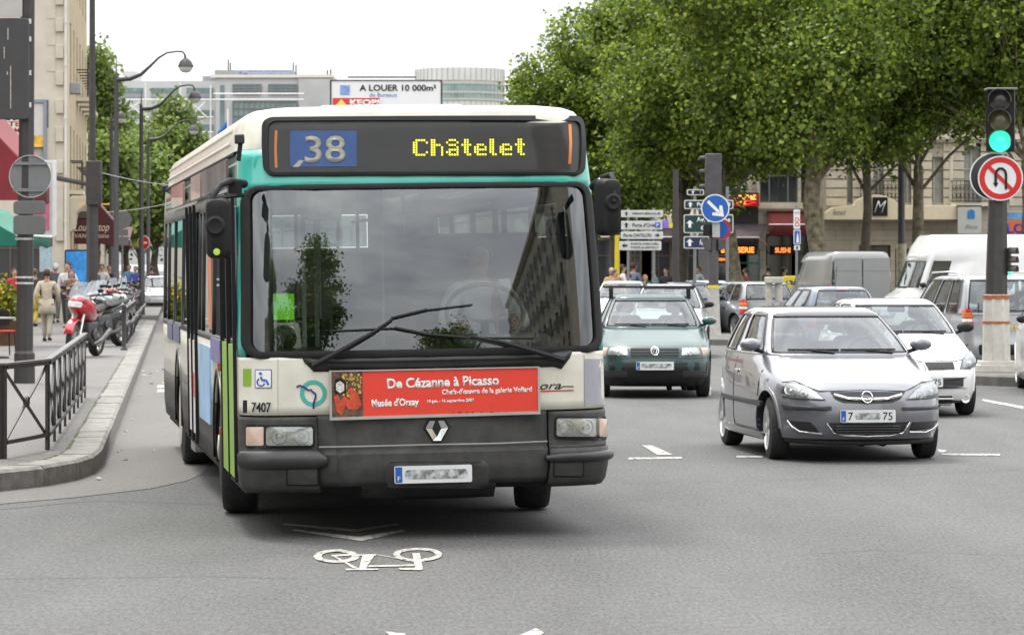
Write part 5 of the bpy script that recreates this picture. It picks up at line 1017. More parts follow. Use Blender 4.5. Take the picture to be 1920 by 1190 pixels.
v1, SV1 = car(van_spec(2.62, 5.9, 1.0, .5), 'large white high roof van crossing behind the traffic, nose to the left', WHP, name='delivery_van', cat='van'); dress_front(SV1, v1, WHP); v1.rotation_euler = (0, 0, R(-84)); v1.location = (PX(1672, 80)-.1, 80.6, 0)
v2, SV2 = car(van_spec(2.28, 4.9, .95), 'grey panel van seen from behind with plain double rear doors', body_mat('van_grey', (.21, .215, .21), .2, .4), name='panel_van', cat='van')
for s in (-1, 1): fp(SV2, [(s*x, z) for x, z in ((.84, .9), (.92, .9), (.92, 1.35), (.84, 1.35))][::s], 'tail_lamp', REDL, v2, .01, .01, surf='R')
mb = MB(); mb.box(-.80, -.02, 4.90, 4.915, .55, 2.1); mb.box(.02, .80, 4.90, 4.915, .55, 2.1); mb.build('rear_door', body_mat('van_grey', (0, 0, 0)), v2, bevel=.01); mb = MB(); mb.box(-.8, .8, 4.915, 4.92, 1.72, 1.735); mb.build('door_rib', GREYS, v2); put_rear(v2, 4.9, 1617, 92, 11)
nm_ = 0
FARL = [('white van far down the left hand street', v2, 252, 190, 6, WHP), ]
for i, (src, px, Y, a, lab, rear) in enumerate([(w3, 236, 150, 4, 'small white hatchback far down the street on the left', 0), (est, 268, 170, 5, 'silver estate car far down the street on the left', 1), (w2, 292, 140, 4, 'pale silver hatchback just beyond the rear of the bus', 0)]):
    c_ = copy_tree(src); place(c_, (PX(px, Y), Y, 0), R(a+(180 if rear else 0)), lab)
c_ = copy_tree(w3); place(c_, (PX(2034, 47), 46.5, 0), R(-4), 'white hatchback at the right edge of the photo, its wing just showing')
c_ = copy_tree(b4); place(c_, (PX(1290, 76)+.6, 104, 0), R(20), 'dark blue hatchback standing on the far side of the junction')
# ================================================================== BUILDINGS
def brickmat(name, col, w_=1.1, h_=.36, mort=.012, var=.12, mdark=.6, rough=.85):
    m = bpy.data.materials.new(name); _m[name] = m; m.use_nodes = True; n = m.node_tree.nodes; l = m.node_tree.links; p = n['Principled BSDF']
    t = n.new('ShaderNodeTexCoord'); mp_ = n.new('ShaderNodeMapping'); mp_.inputs['Rotation'].default_value = (R(90), 0, 0); b = n.new('ShaderNodeTexBrick')
    sx = n.new('ShaderNodeSeparateXYZ'); cx = n.new('ShaderNodeCombineXYZ'); ad = n.new('ShaderNodeMath'); l.new(t.outputs['Object'], sx.inputs[0]); l.new(sx.outputs[0], ad.inputs[0]); l.new(sx.outputs[1], ad.inputs[1])
    l.new(ad.outputs[0], cx.inputs[0]); l.new(sx.outputs[2], cx.inputs[1]); l.new(cx.outputs[0], b.inputs['Vector'])
    b.inputs['Scale'].default_value = 1; b.inputs['Brick Width'].default_value = w_; b.inputs['Row Height'].default_value = h_; b.inputs['Mortar Size'].default_value = mort; b.inputs['Mortar Smooth'].default_value = .2
    b.inputs['Color1'].default_value = (*[c*(1-var) for c in col], 1); b.inputs['Color2'].default_value = (*[c*(1+var) for c in col], 1); b.inputs['Mortar'].default_value = (*[c*mdark for c in col], 1)
    z = n.new('ShaderNodeTexNoise'); z.inputs['Scale'].default_value = 1.3; z.inputs['Detail'].default_value = 7; z.inputs['Roughness'].default_value = .65; l.new(t.outputs['Object'], z.inputs['Vector'])
    mr = n.new('ShaderNodeMapRange'); mr.inputs[1].default_value = .3; mr.inputs[2].default_value = .7; mr.inputs[3].default_value = .78; mr.inputs[4].default_value = 1.12; l.new(z.outputs[0], mr.inputs[0])
    h = n.new('ShaderNodeHueSaturation'); l.new(b.outputs['Color'], h.inputs['Color']); l.new(mr.outputs[0], h.inputs['Value']); l.new(h.outputs[0], p.inputs['Base Color']); p.inputs['Roughness'].default_value = rough
    return m
ST1 = brickmat('cream_stone', (.55, .50, .40)); ST2 = brickmat('warm_stone', (.44, .39, .30), 1.3, .42); ST3 = brickmat('brown_stone', (.27, .22, .15), .9, .6); ST4 = M('plain_stone', (.58, .52, .41), .85, var=.12, scale=1.5, det=8)
PANE = M('window_pane', (.03, .035, .04), .08, var=.3, scale=.8, coat=1.); CURT = M('curtain', (.30, .29, .26), .8, var=.3, scale=2); ZINC = M('zinc', (.22, .23, .24), .5, .3, var=.15)
def windowset(root, cx, y, z0, z1, w_, arch_=0, shutters=False, balcony=False, frame=WHT, d=.22, ax=None, light=False):
    """window set back in its opening; children of the building"""
    k = [(cx-w_/2, z0), (cx+w_/2, z0)]+([(cx+w_/2*math.cos(R(a)), z1+arch_*math.sin(R(a))) for a in range(0, 181, 20)] if arch_ else [(cx+w_/2, z1), (cx-w_/2, z1)])
    i_ = [(lerp(a, cx, .10), lerp(b, (z0+z1)/2, .05)) for a, b in k]
    f = MB().ring(k, i_, y+d-.05, y+d).build('window', frame, root); MB().prism(i_, y+d-.01, y+d+.02).build('pane', CURT if light else PANE, f)
    b = MB(); b.box(cx-.03, cx+.03, y+d-.06, y+d-.011, z0+.05, z1+arch_*.9); b.box(cx-w_/2+.06, cx+w_/2-.06, y+d-.045, y+d-.012, lerp(z0, z1, .72), lerp(z0, z1, .72)+.05); b.build('glazing_bar', frame, f)
    if balcony:
        m = MB(); x0, x1 = cx-w_/2-.25, cx+w_/2+.25; zb = z0+.0
        m.box(x0, x1, y-.38, y-.34, zb+.88, zb+.92); m.box(x0, x1, y-.38, y-.34, zb+.06, zb+.10); m.box(x0, x0+.03, y-.36, y, zb+.88, zb+.92); m.box(x1-.03, x1, y-.36, y, zb+.88, zb+.92)
        n = int((x1-x0)/.16)
        for i in range(n+1): x = lerp(x0+.02, x1-.02, i/n); m.box(x-.012, x+.012, y-.372, y-.348, zb+.1, zb+.88)
        for i in range(n):
            x = lerp(x0+.02, x1-.02, (i+.5)/n); m.tube([(x+.065*math.cos(t), y-.36, zb+.30+.12*math.sin(t)) for t in [2*math.pi*j/10 for j in range(11)]], .012, 4, False); m.tube([(x+.05*math.cos(t), y-.36, zb+.64+.14*math.sin(t)) for t in [2*math.pi*j/10 for j in range(11)]], .010, 4, False)
        m.build('balcony', IRON, f); MB().box(x0-.05, x1+.05, y-.42, y+.0, zb-.12, zb).build('balcony_slab', ST4, f)
    return f
def wall_open(root, x0, x1, y, z0, z1, ops, mat, th=.4, name='wall', depth=8, cornices=(), inset=(.003, .003)):
    """wall with real openings; ops = list of (cx, w, zb, zt)"""
    xs = sorted(set([x0, x1]+[c-w_/2 for c, w_, a, b in ops]+[c+w_/2 for c, w_, a, b in ops])); zs = sorted(set([z0, z1]+[a for c, w_, a, b in ops]+[b for c, w_, a, b in ops])); mb = MB()
    def solid(x, z): return not any(c-w_/2 < x < c+w_/2 and a < z < b for c, w_, a, b in ops) and x0 < x < x1 and z0 < z < z1
    for i in range(len(xs)-1):
        for k in range(len(zs)-1):
            mx_, mz = (xs[i]+xs[i+1])/2, (zs[k]+zs[k+1])/2
            if not solid(mx_, mz): continue
            a, b, c, d = xs[i], xs[i+1], zs[k], zs[k+1]; mb.add([(a, y, c), (b, y, c), (b, y, d), (a, y, d)], [(0, 1, 2, 3)])
            for (nx, nz, q) in ((a-.01, mz, [(a, y, c), (a, y+th, c), (a, y+th, d), (a, y, d)]), (b+.01, mz, [(b, y, c), (b, y+th, c), (b, y+th, d), (b, y, d)]), (mx_, c-.01, [(a, y, c), (b, y, c), (b, y+th, c), (a, y+th, c)]), (mx_, d+.01, [(a, y, d), (b, y, d), (b, y+th, d), (a, y+th, d)])):
                if not solid(nx, nz): mb.add(q, [(0, 1, 2, 3)])
    w_ = mb.build(name, mat, root, fix=False); MB().box(x0+inset[0], x1-inset[1], y+th-.001, y+depth, z0, z1-.003).build('rear_wall', mat, root)
    for z, hh, pr_ in cornices: MB().box(x0-.02, x1+.02, y-pr_, y+.02, z, z+hh).box(x0-.02, x1+.02, y-pr_*.6, y+.02, z-hh*.5, z).build('cornice', ST4, root)
    return w_
def bx(px0, px1, Y): return PX(px0, Y), PX(px1, Y)
YB = 135.
# stone corner block with the cream shop on its ground floor
x0, x1 = bx(1545, 1960, YB); r_ = empty('stone_building', (0, 0, 0), 0, 'cream stone apartment building above the cream shop front, arched windows and iron balconies', 'building')
wins = []
for i, px in enumerate((1588, 1648, 1702, 1752, 1822, 1888, 1935)):
    for z0_, zz1 in ((4.45, 6.35), (7.9, 9.9), (11.2, 13.2), (14.4, 16.2)): wins.append((PX(px, YB), 1.15 if px != 1822 else 1.25, z0_, zz1))
wall_open(r_, x0, x1, YB, 0.1, 18, [(c, w_, a, b+(.55 if a < 5 and abs(c-PX(1822, YB)) < .1 else 0)) for c, w_, a, b in wins]+[(PX(1640, YB), 1.3, .1, 2.75), (PX(1715, YB), 1.6, .9, 2.6), (PX(1762, YB), 1.2, .9, 2.7), (PX(1850, YB), 2.0, .7, 3.0)], ST2, cornices=((7.05, .22, .35), (10.6, .2, .3), (13.9, .2, .3), (17.8, .4, .5)))
for c, w_, a, b in wins:
    if a > 12: continue
    ar = .5 if a < 5 and abs(c-PX(1822, YB)) < .1 else 0; windowset(r_, c, YB, a, b, w_*.98, ar, balcony=(a < 5 and abs(c-PX(1822, YB)) < .1) or (a < 5 and abs(c-PX(1648, YB)) < .1) or 7 < a < 8, light=(a < 5), frame=M('window_frame_grey', (.42, .40, .35), .6))
for px in (1568, 1618, 1676, 1728, 1788, 1858, 1912):
    for j in range(7): x = PX(px, YB); MB().box(x-.42, x+.42, YB-.05, YB+.01, 4.35+j*.37, 4.35+j*.37+.32).build('quoin', M('quoin_stone', (.50, .44, .34), .85, var=.15, scale=2), r_)
c = PX(1822, YB)
mb = MB(); mb.tube([(c+.85*math.cos(R(a)), YB-.03, 6.3+.75*math.sin(R(a))) for a in range(0, 181, 15)], .10, 6); mb.tube([(c-.85, YB-.03, 6.3), (c-.85, YB-.03, 4.6)], .08, 6); mb.tube([(c+.85, YB-.03, 6.3), (c+.85, YB-.03, 4.6)], .08, 6); mb.cbox((c, YB-.12, 7.0), .28, .2, .45); mb.build('window_surround', ST4, r_, smooth=50)
for cx, w_, a, b in ((PX(1640, YB), 1.3, .1, 2.75), (PX(1715, YB), 1.6, .9, 2.6), (PX(1762, YB), 1.2, .9, 2.7), (PX(1850, YB), 2.0, .7, 3.0)): windowset(r_, cx, YB, a, b, w_, frame=M('frame_brown', (.08, .06, .045), .6), light=False)
# cream canopy of the shop, with its arch and black sign
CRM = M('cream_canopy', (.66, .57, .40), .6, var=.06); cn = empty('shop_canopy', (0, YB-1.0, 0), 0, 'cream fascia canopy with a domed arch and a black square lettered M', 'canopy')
def cy(y, Yc=YB-1): return PZ(y, Yc)
YC = YB-1.; prof = [(PX(1549, YC), cy(412)), (PX(1549, YC), cy(398)), (PX(1562, YC), cy(388)), (PX(1602, YC), cy(384))]+[(PX(1602+4+i*7.1, YC), cy(384-2-17*math.sin(math.pi*(i+1)/12)**.7)) for i in range(11)]+[(PX(1690, YC), cy(385)), (PX(1797, YC), cy(385)), (PX(1797, YC), cy(412))]
MB().prism([(a, b) for a, b in prof], 0, .95).build('fascia', CRM, cn, bevel=.02); MB().box(PX(1549, YC), PX(1797, YC), .02, .93, cy(415), cy(412)-.005).build('soffit', M('soffit_brown', (.12, .09, .06), .7), cn)  # soffit in one even dark brown
q = (PX(1636, YC), PX(1664, YC), cy(405), cy(370)); sg_ = MB().box(q[0], q[1], -.05, 0.02, q[2], q[3]).build('sign_board', BLK, cn); text('logo_letter', 'M', (q[1]-q[0])*.8, (q[3]-q[2])*.62, ((q[0]+q[1])/2, -.06, (q[2]+q[3])/2), WHT, sg_, shear=.45, bold=-.01)
text('lettering', 'Bernard', PX(1586, YC)-PX(1562, YC), .22, (PX(1574, YC), -.02, cy(398)), M('faded_print', (.20, .17, .13), .6), cn, shear=.3)
for a, b in ((1610, 1690), (1700, 1790)): pass
hs = empty('hanging_sign', (PX(1818, YB-1.2), YB-1.2, 0), 0, 'pale square hanging sign with a small blue mark, right of the cream canopy', 'sign'); Yh = YB-1.2
MB().prism(rrect(-.48, .47, PZ(438, Yh), PZ(388, Yh), .05), -.06, .06).build('sign_board', M('pale_board', (.42, .43, .40), .5, var=.05), hs); MB().prism([(-.10, PZ(410, Yh)), (.20, PZ(410, Yh)), (.20, PZ(396, Yh)), (.05, PZ(392, Yh)), (-.10, PZ(397, Yh))], -.08, -.05).build('mark', M('mark_blue', (.02, .16, .42), .4), hs)
text('lettering', 'Bleue', .5, .16, (.06, -.07, PZ(425, Yh)), M('grey_print', (.20, .21, .21), .5), hs, shear=.4); MB().box(-.5, .5, .0, 1.1, PZ(387, Yh), PZ(385, Yh)).build('bracket', IRON, hs)
ls = empty('shop_sign', (PX(1915, YB-.6), YB-.6, 0), 0, 'orange shop sign with blue capital letters behind the right hand signal post', 'sign'); MB().prism(rrect(-.75, 1.6, PZ(442, YB), PZ(414, YB), .03), -.1, .1).build('sign_board', M('board_orange', (.55, .12, .02), .5, var=.05), ls); text('lettering', 'LOISIRS', 1.9, .40, (.36, -.115, PZ(428, YB)), M('print_blue', (.06, .03, .30), .5), ls, bold=.03); MB().prism(rrect(-.75, 1.6, PZ(411, YB), PZ(399, YB), .03), -.1, .1).build('upper_board', M('board_blue', (.10, .25, .45), .5, var=.3, scale=4), ls)
# middle block: red awning and sushi shop
x0, x1 = bx(1420, 1545, YB+1); r_ = empty('stone_building', (0, 0, 0), 0, 'stone building over the red awning between the cafe and the cream shop', 'building'); ops = [(PX(px, YB+1), .8, z, z+1.5) for px in (1443, 1478, 1520) for z in (4.5, 7.3, 10.2)]
wall_open(r_, x0, x1, YB+1, .1, 16, ops+[(PX(1468, YB+1), 1.4, .1, 3.2), (PX(1520, YB+1), 1.7, .4, 3.3)], ST1, cornices=((4.25, .15, .2), (15.8, .3, .4)))
for c, w_, a, b in ops: windowset(r_, c, YB+1, a, b, w_, frame=GREYS)
for c, w_ in ((PX(1468, YB+1), 1.4), (PX(1520, YB+1), 1.7)): windowset(r_, c, YB+1, .4, 3.2, w_, frame=M('frame_brown', (0, 0, 0)))
def awning(name, label, x0, x1, Y, zt, zb, depth, mat, val=.35, text_=None, tmat=WHT, dx=0, rz=0, stripes=None):
    r = empty(name, (x0, Y, 0), rz, label, 'awning'); w_ = x1-x0; mb = MB(); n = 8
    mb.rings([[(lerp(0, w_, i/n)+dx*s, -depth*s, lerp(zt, zb, s)-.05*math.sin(math.pi*s)) for i in range(n+1)] for s in (0, .25, .5, .75, 1)]+[[(lerp(0, w_, i/n)+dx, -depth-.01, zb-val-.03*math.sin(i*2.3)) for i in range(n+1)]], False); mb.build('fabric', mat, r, smooth=40, solid=.02)
    mb = MB(); mb.tube([(dx, -depth, zb), (w_+dx, -depth, zb)], .025, 6); mb.tube([(0, -.05, zb-.3), (dx, -depth, zb)], .02, 6); mb.tube([(w_, -.05, zb-.3), (w_+dx, -depth, zb)], .02, 6); mb.build('frame', ALU, r)
    if text_: text('lettering', text_, w_*.7, val*.55, (w_/2+dx, -depth-.04, zb-val*.5), tmat, r)
    return r
REDA = M('awning_red', (.15, .02, .02), .7, var=.15, scale=2); awning('shop_awning', 'dark red sloping awning beside the cafe, behind the bus lane sign', PX(1441, YB), PX(1512, YB), YB+1, PZ(396, YB), PZ(421, YB), 1.3, REDA, .45)
def lit_sign(nm, label, s, px0, px1, py0, py1, Y, col, board=BLK, pad=.12):
    r = empty(nm, (PX((px0+px1)/2, Y), Y, 0), 0, label, 'sign'); w_ = PX(px1, Y)-PX(px0, Y); h_ = PZ(py0, Y)-PZ(py1, Y); zc = (PZ(py0, Y)+PZ(py1, Y))/2
    MB().box(-w_/2-pad, w_/2+pad, 0, .12, zc-h_/2-pad*.6, zc+h_/2+pad*.6).build('sign_board', board, r); text('lettering', s, w_, h_, (0, -.02, zc), M('neon_'+nm+str(int(col[0]*99)), col, .5, emit=1.2, var=0), r, bold=.03); return r
lit_sign('neon_sign', 'orange neon word under the dark striped awning', 'BRASSERIE', 1352, 1414, 463, 474, YB-.5, (.9, .30, .03)); lit_sign('neon_sign', 'orange neon word in the shop window under the dark red awning', 'SUSHI', 1453, 1482, 464, 474, YB+.6, (.85, .20, .04)); lit_sign('neon_sign', 'small red neon strip in the cafe window beside the leaning tree', 'TABAC', 1344, 1362, 483, 489, YB-.4, (.85, .03, .02))
# black cafe
x0, x1 = bx(1330, 1422, YB+.5); r_ = empty('cafe_building', (0, 0, 0), 0, 'black fronted corner cafe under the red sign', 'building'); wall_open(r_, x0, x1, YB+.5, .1, 4.9, [(PX(1372, YB), 1.5, .5, 2.6), (PX(1404, YB), 1.0, .4, 2.6)], M('cafe_black', (.02, .018, .018), .5, var=.3)); windowset(r_, PX(1372, YB), YB+.5, .5, 2.6, 1.5, frame=M('frame_green', (.01, .12, .07), .5)); windowset(r_, PX(1404, YB), YB+.5, .4, 2.6, 1.0, frame=M('frame_green', (0, 0, 0)))
wall_open(r_, x0, x1, YB+1.2, 4.9, 16, [(PX(px, YB), .9, z, z+1.7) for px in (1355, 1400) for z in (5.8, 8.6, 11.5)], ST1, name='upper_wall', depth=7)
for px in (1355, 1400):
    for z in (5.8, 8.6, 11.5): windowset(r_, PX(px, YB), YB+1.2, z, z+1.7, .9, frame=GREYS)
rs = empty('cafe_sign', (PX(1390, YB), YB+.2, 0), 0, 'red cafe sign with yellow capitals and an outlined lozenge', 'sign'); z0_, z1_ = PZ(387, YB), PZ(362, YB); MB().box(-.95, .75, 0, .25, z0_, z1_).build('sign_board', M('board_red', (.40, .015, .01), .5, var=.05), rs)
text('lettering', 'CAFE', 1.2, .20, (.02, -.02, z1_-.17), M('neon_yellow', (.9, .50, .15), .5, emit=.8, var=0), rs, bold=.03); text('lettering', 'TABAC', .42, .12, (.0, -.02, z0_+.16), M('neon_yellow', (0, 0, 0)), rs, bold=.02); mb = MB(); mb.tube([(-.6, -.02, z0_+.16), (0, -.02, z0_+.30), (.6, -.02, z0_+.16), (0, -.02, z0_+.03), (-.6, -.02, z0_+.16)], .014, 5); mb.build('neon_tube', M('neon_red', (.9, .05, .02), .5, emit=1.2, var=0), rs)
awning('cafe_awning', 'small turquoise awning above the red cafe sign', PX(1356, YB), PX(1394, YB), YB+1, PZ(336, YB), PZ(352, YB), .8, M('awning_turquoise', (.01, .24, .18), .6, var=.1), .12)
awning('cafe_awning', 'dark striped awning sloping over the cafe terrace', PX(1380, YB), PX(1440, YB), YB+.3, PZ(420, YB), PZ(446, YB), 2.2, M('awning_dark', (.05, .035, .04), .7, var=.4, scale=3), .2, dx=-.5)
# pale buildings behind the direction signs
r_ = empty('stone_building', (0, 0, 0), 0, 'pale sunlit stone building glimpsed between the trees behind the direction signs', 'building'); Yp = 160.; x0, x1 = bx(1120, 1345, Yp); ops = [(PX(px, Yp), 1.0, z, z+1.9) for px in (1145, 1185, 1225, 1268, 1312) for z in (4.6, 7.8, 11, 14.2)]
wall_open(r_, x0, x1, Yp, .1, 18, ops+[(PX(px, Yp), 1.8, .3, 3.3) for px in (1150, 1190, 1235, 1290)], M('pale_stone', (.66, .60, .48), .85, var=.1, scale=1.5), cornices=((4.0, .3, .3), (17.6, .4, .5)))
for c, w_, a, b in ops: windowset(r_, c, Yp, a, b, w_, frame=WHT)
for px in (1150, 1190, 1235, 1290): windowset(r_, PX(px, Yp), Yp, .3, 3.2, 1.8, frame=M('frame_brown', (0, 0, 0)))
awning('shop_awning', 'dark awning over the pavement under the pale building, left of the signal posts', PX(1240, 155), PX(1300, 155), Yp-.1, PZ(428, Yp), PZ(445, Yp), 2.0, M('awning_dark', (0, 0, 0)), .3)
# ------------------------------------------------------------------ distant office block, round tower, billboard
YO = 300.; OFW = M('office_concrete', (.44, .445, .44), .8, var=.06, scale=.4); OFD = M('office_glass', (.10, .15, .16), .12, var=.35, scale=.5, coat=1.); OFG = M('office_green_glass', (.16, .25, .23), .12, var=.35, scale=.6, coat=1.)
r_ = empty('office_block', (0, 0, 0), 0, 'long pale office block with glass bands and roof lettering in the distance', 'building')
def ob_(nm, px0, px1, py0, py1, mat, dy=0, th=3., Y=YO): x0, x1 = bx(px0, px1, Y); return MB().box(x0, x1, Y+dy, Y+dy+th, PZ(py1, Y), PZ(py0, Y)).build(nm, mat, r_)
ob_('wall', 180, 405, 150, 495, OFW, 2, 15); ob_('wall', 405, 625, 142, 495, OFW, 0, 15); ob_('wall', 222, 244, 129, 150, OFW, 4, 6); ob_('roof_storey', 397, 545, 128, 143, M('office_grey', (.24, .25, .26), .6, var=.1), 3, 8); ob_('roof_storey', 372, 400, 138, 152, M('office_grey', (0, 0, 0)), 4, 8); ob_('parapet', 395, 625, 140.5, 146, M('office_rim', (.60, .56, .48), .7, var=.08), -.3, .6); ob_('end_wall', 560, 625, 148, 495, M('office_end', (.38, .38, .37), .8, var=.1, scale=.5), -.25, .5)
for k, (y0, y1) in enumerate(((163, 174), (205, 219), (232, 247), (262, 277), (292, 307))):
    for a, b in ((224, 264), (279, 330), (346, 396)): ob_('window', a, b, y0, y1, OFD, 1.9, .3)
for y0, y1 in ((174, 182), ):
    for a, b in ((224, 264), (279, 330), (346, 396)): ob_('spandrel', a, b, y0, y1, M('office_grey', (0, 0, 0)), 1.85, .2)
for (a, b) in ((413, 421), ): ob_('window', a, b, 160, 330, OFD, -.1, .3)
for y0, y1 in ((159, 176), (190, 232), (236, 275), (282, 330)):
    for a, b in (((437, 490), (504, 557)) if y0 < 180 else ((437, 557),)):
        w_ = ob_('window', a, b, y0, y1, OFG, -.1, .3); mb = MB(); nn = int((b-a)/10)
        for i in range(nn+1): x = PX(lerp(a, b, i/nn), YO); mb.box(x-.05, x+.05, YO-.25, YO-.1, PZ(y1, YO), PZ(y0, YO))
        for f in (0, .33, .66, 1): z = PZ(lerp(y0, y1, f), YO); mb.box(PX(a, YO), PX(b, YO), YO-.27, YO-.1, z-.04, z+.04)
        mb.build('mullion', GREYS, w_)
mb = MB()
for a, b in (((230, 187), (400, 187)), ((355, 222), (385, 187+4)), ((355, 190), (388, 220)), ((236, 190), (262, 212)), ((262, 190), (238, 212)), ((230, 220), (400, 220)), ((230, 248), (400, 248)), ((395, 160), (395, 330)), ((273, 155), (273, 330)), ((338, 155), (338, 330))): mb.tube([P(*a, YO-1), P(*b, YO-1)], .07, 5)
for y in (176, 187): mb.tube([P(400, y, YO-1.5), P(570, y, YO-1.5)], .07, 5)
mb.build('outer_frame', M('frame_white', (.6, .6, .58), .5), r_)
text('lettering', 'STMicroelectronics', PX(540, YO)-PX(437, YO), .62, (PX(489, YO), YO+2.2, PZ(135.5, YO)), M('roof_letter', (.20, .30, .48), .5, var=.1), r_, bold=.02)
for px, h in ((428, 112), (432, 118), (550, 118), (555, 122), (620, 130), (614, 132)): MB().tube([P(px, 143, YO+5), P(px, h, YO+5)], .06, 4).build('mast', IRON, r_)
r_ = empty('round_tower', (PX(862, 340), 340, 0), 0, 'round drum shaped tower top of pale panels behind the bus roof', 'building'); Rr_ = PX(945, 340)-PX(862, 340)
MB().lathe([(Rr_, 0), (Rr_, PZ(158, 340)), (Rr_*.98, PZ(158, 340)), (Rr_*.98, PZ(155, 340)), (Rr_*1.0, PZ(155, 340)), (Rr_*1.0, PZ(131, 340)), (Rr_*.96, PZ(128, 340)), (0, PZ(128, 340))], k=48).build('wall', M('tower_panel', (.56, .56, .53), .7, var=.1, scale=.5), r_, smooth=30)
mb = MB()
for i in range(48): t = 2*math.pi*i/48; mb.rod((Rr_*1.01*math.cos(t), Rr_*1.01*math.sin(t), 10), (Rr_*1.01*math.cos(t), Rr_*1.01*math.sin(t), PZ(131, 340)), .05)
mb.build('panel_rib', M('rib_brown', (.40, .39, .36), .7), r_); MB().lathe([(Rr_*1.004, PZ(193, 340)), (Rr_*1.004, PZ(160, 340))], k=48, cap=False).build('window_band', OFG, r_, smooth=30)
mb = MB(); [mb.lathe([(Rr_*1.02, PZ(y, 340)-.12), (Rr_*1.02, PZ(y, 340)+.12)], k=48, cap=False) for y in (177, 190, 160)]; mb.build('floor_rim', M('rib_brown', (0, 0, 0)), r_)
r_ = empty('billboard', (PX(724, 250), 250, 0), 0, 'white rooftop billboard offering space to let, showing above the bus roof', 'billboard'); Yb_ = 250.; w_ = PX(826, Yb_)-PX(621, Yb_)
MB().prism(rrect(-w_/2, w_/2, PZ(225, Yb_), PZ(152, Yb_), .1), 0, .4).build('panel', M('board_white', (.66, .66, .66), .5, var=.03), r_); MB().ring(rrect(-w_/2-.12, w_/2+.12, PZ(226, Yb_), PZ(150, Yb_), .1), rrect(-w_/2, w_/2, PZ(225, Yb_), PZ(152, Yb_), .1), -.06, .41).build('panel_frame', IRON, r_)
def bt(s, x0, x1, y0, y1, m, b=.02): text('lettering', s, PX(x1, Yb_)-PX(x0, Yb_), PZ(y0, Yb_)-PZ(y1, Yb_), (PX((x0+x1)/2, Yb_)-PX(724, Yb_), -.05, PZ((y0+y1)/2, Yb_)), m, r_, bold=b)
bt('A LOUER 10 000m\u00b2', 674, 818, 159, 171, BLK); bt('de Bureaux', 693, 745, 174, 182, M('print_blue2', (.10, .18, .42), .5), 0); MB().box(PX(624, Yb_)-PX(724, Yb_), PX(712, Yb_)-PX(724, Yb_), -.04, 0, PZ(202, Yb_), PZ(184, Yb_)).build('red_field', M('field_red', (.55, .03, .03), .5), r_); bt('KEOPS', 656, 716, 187, 198, WHT, .04)
MB().prism([(PX(628, Yb_)-PX(724, Yb_), PZ(200, Yb_)), (PX(652, Yb_)-PX(724, Yb_), PZ(200, Yb_)), (PX(640, Yb_)-PX(724, Yb_), PZ(186, Yb_))], -.08, -.03).build('triangle', M('field_yellow', (.75, .55, .08), .5), r_); MB().box(PX(638, Yb_)-PX(724, Yb_), PX(656, Yb_)-PX(724, Yb_), -.04, 0, PZ(178, Yb_), PZ(160, Yb_)).build('blue_mark', M('mark_pale_blue', (.18, .28, .55), .5, var=.4, scale=6), r_)
MB().box(-w_/2*.7, w_/2*.55, .1, .25, PZ(146, Yb_), PZ(143.5, Yb_)).build('lamp_rail', BLK, r_); mb = MB(); [mb.rod((x, .2, PZ(226, Yb_)), (x, .2, 0), .2) for x in (-w_/2+.5, 0, w_/2-.5)]; mb.build('support', IRON, r_)
fl = empty('flag', (PX(427, 240), 240, 0), 0, 'blue white and red flag hanging on a pole in front of the office block', 'flag'); mb = MB(); mb.tube([(0, 0, 0), (0, 0, PZ(205, 240))], .05, 6); mb.build('pole', WHT, fl)
for i, m in enumerate((SIGNB, WHT, SIGNR)): mb = MB(); mb.rings([[(lerp(-.05, -.75, t)+.1*i*0, .06*math.sin(t*9+k), PZ(225, 240)-(i*.55)-k*.55-t*.9) for t in us(0, 1, 5)] for k in (0, 1)], False); mb.build('cloth', m, fl, smooth=60, solid=.01)
# ------------------------------------------------------------------ trees
GR1 = 'plane trees along the right hand side'
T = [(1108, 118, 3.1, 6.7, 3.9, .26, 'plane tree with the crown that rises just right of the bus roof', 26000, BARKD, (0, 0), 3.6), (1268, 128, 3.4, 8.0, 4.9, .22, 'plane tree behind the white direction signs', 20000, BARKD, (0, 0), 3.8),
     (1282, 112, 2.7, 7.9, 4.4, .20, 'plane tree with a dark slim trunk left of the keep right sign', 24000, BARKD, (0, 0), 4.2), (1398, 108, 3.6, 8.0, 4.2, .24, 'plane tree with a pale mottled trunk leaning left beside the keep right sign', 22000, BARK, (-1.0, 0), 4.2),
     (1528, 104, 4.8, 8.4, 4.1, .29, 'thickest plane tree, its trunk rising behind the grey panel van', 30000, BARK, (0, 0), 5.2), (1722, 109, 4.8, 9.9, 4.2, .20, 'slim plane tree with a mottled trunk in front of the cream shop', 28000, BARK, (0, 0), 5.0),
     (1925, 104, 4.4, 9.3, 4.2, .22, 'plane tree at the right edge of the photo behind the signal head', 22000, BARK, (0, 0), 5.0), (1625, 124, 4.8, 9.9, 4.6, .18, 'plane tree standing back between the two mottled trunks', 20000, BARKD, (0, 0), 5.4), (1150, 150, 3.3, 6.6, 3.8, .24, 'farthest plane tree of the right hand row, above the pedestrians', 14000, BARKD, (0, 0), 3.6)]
for i, (px, Y, cr, zc, rz, tr, lab, n_, bk_, ln, fk) in enumerate(T): tree(px, Y, 14, cr, zc, rz, tr, lab, int(n_*2), .13, GR1, bk_, seed=11+i, fork=fk, nb=26, lean=ln)
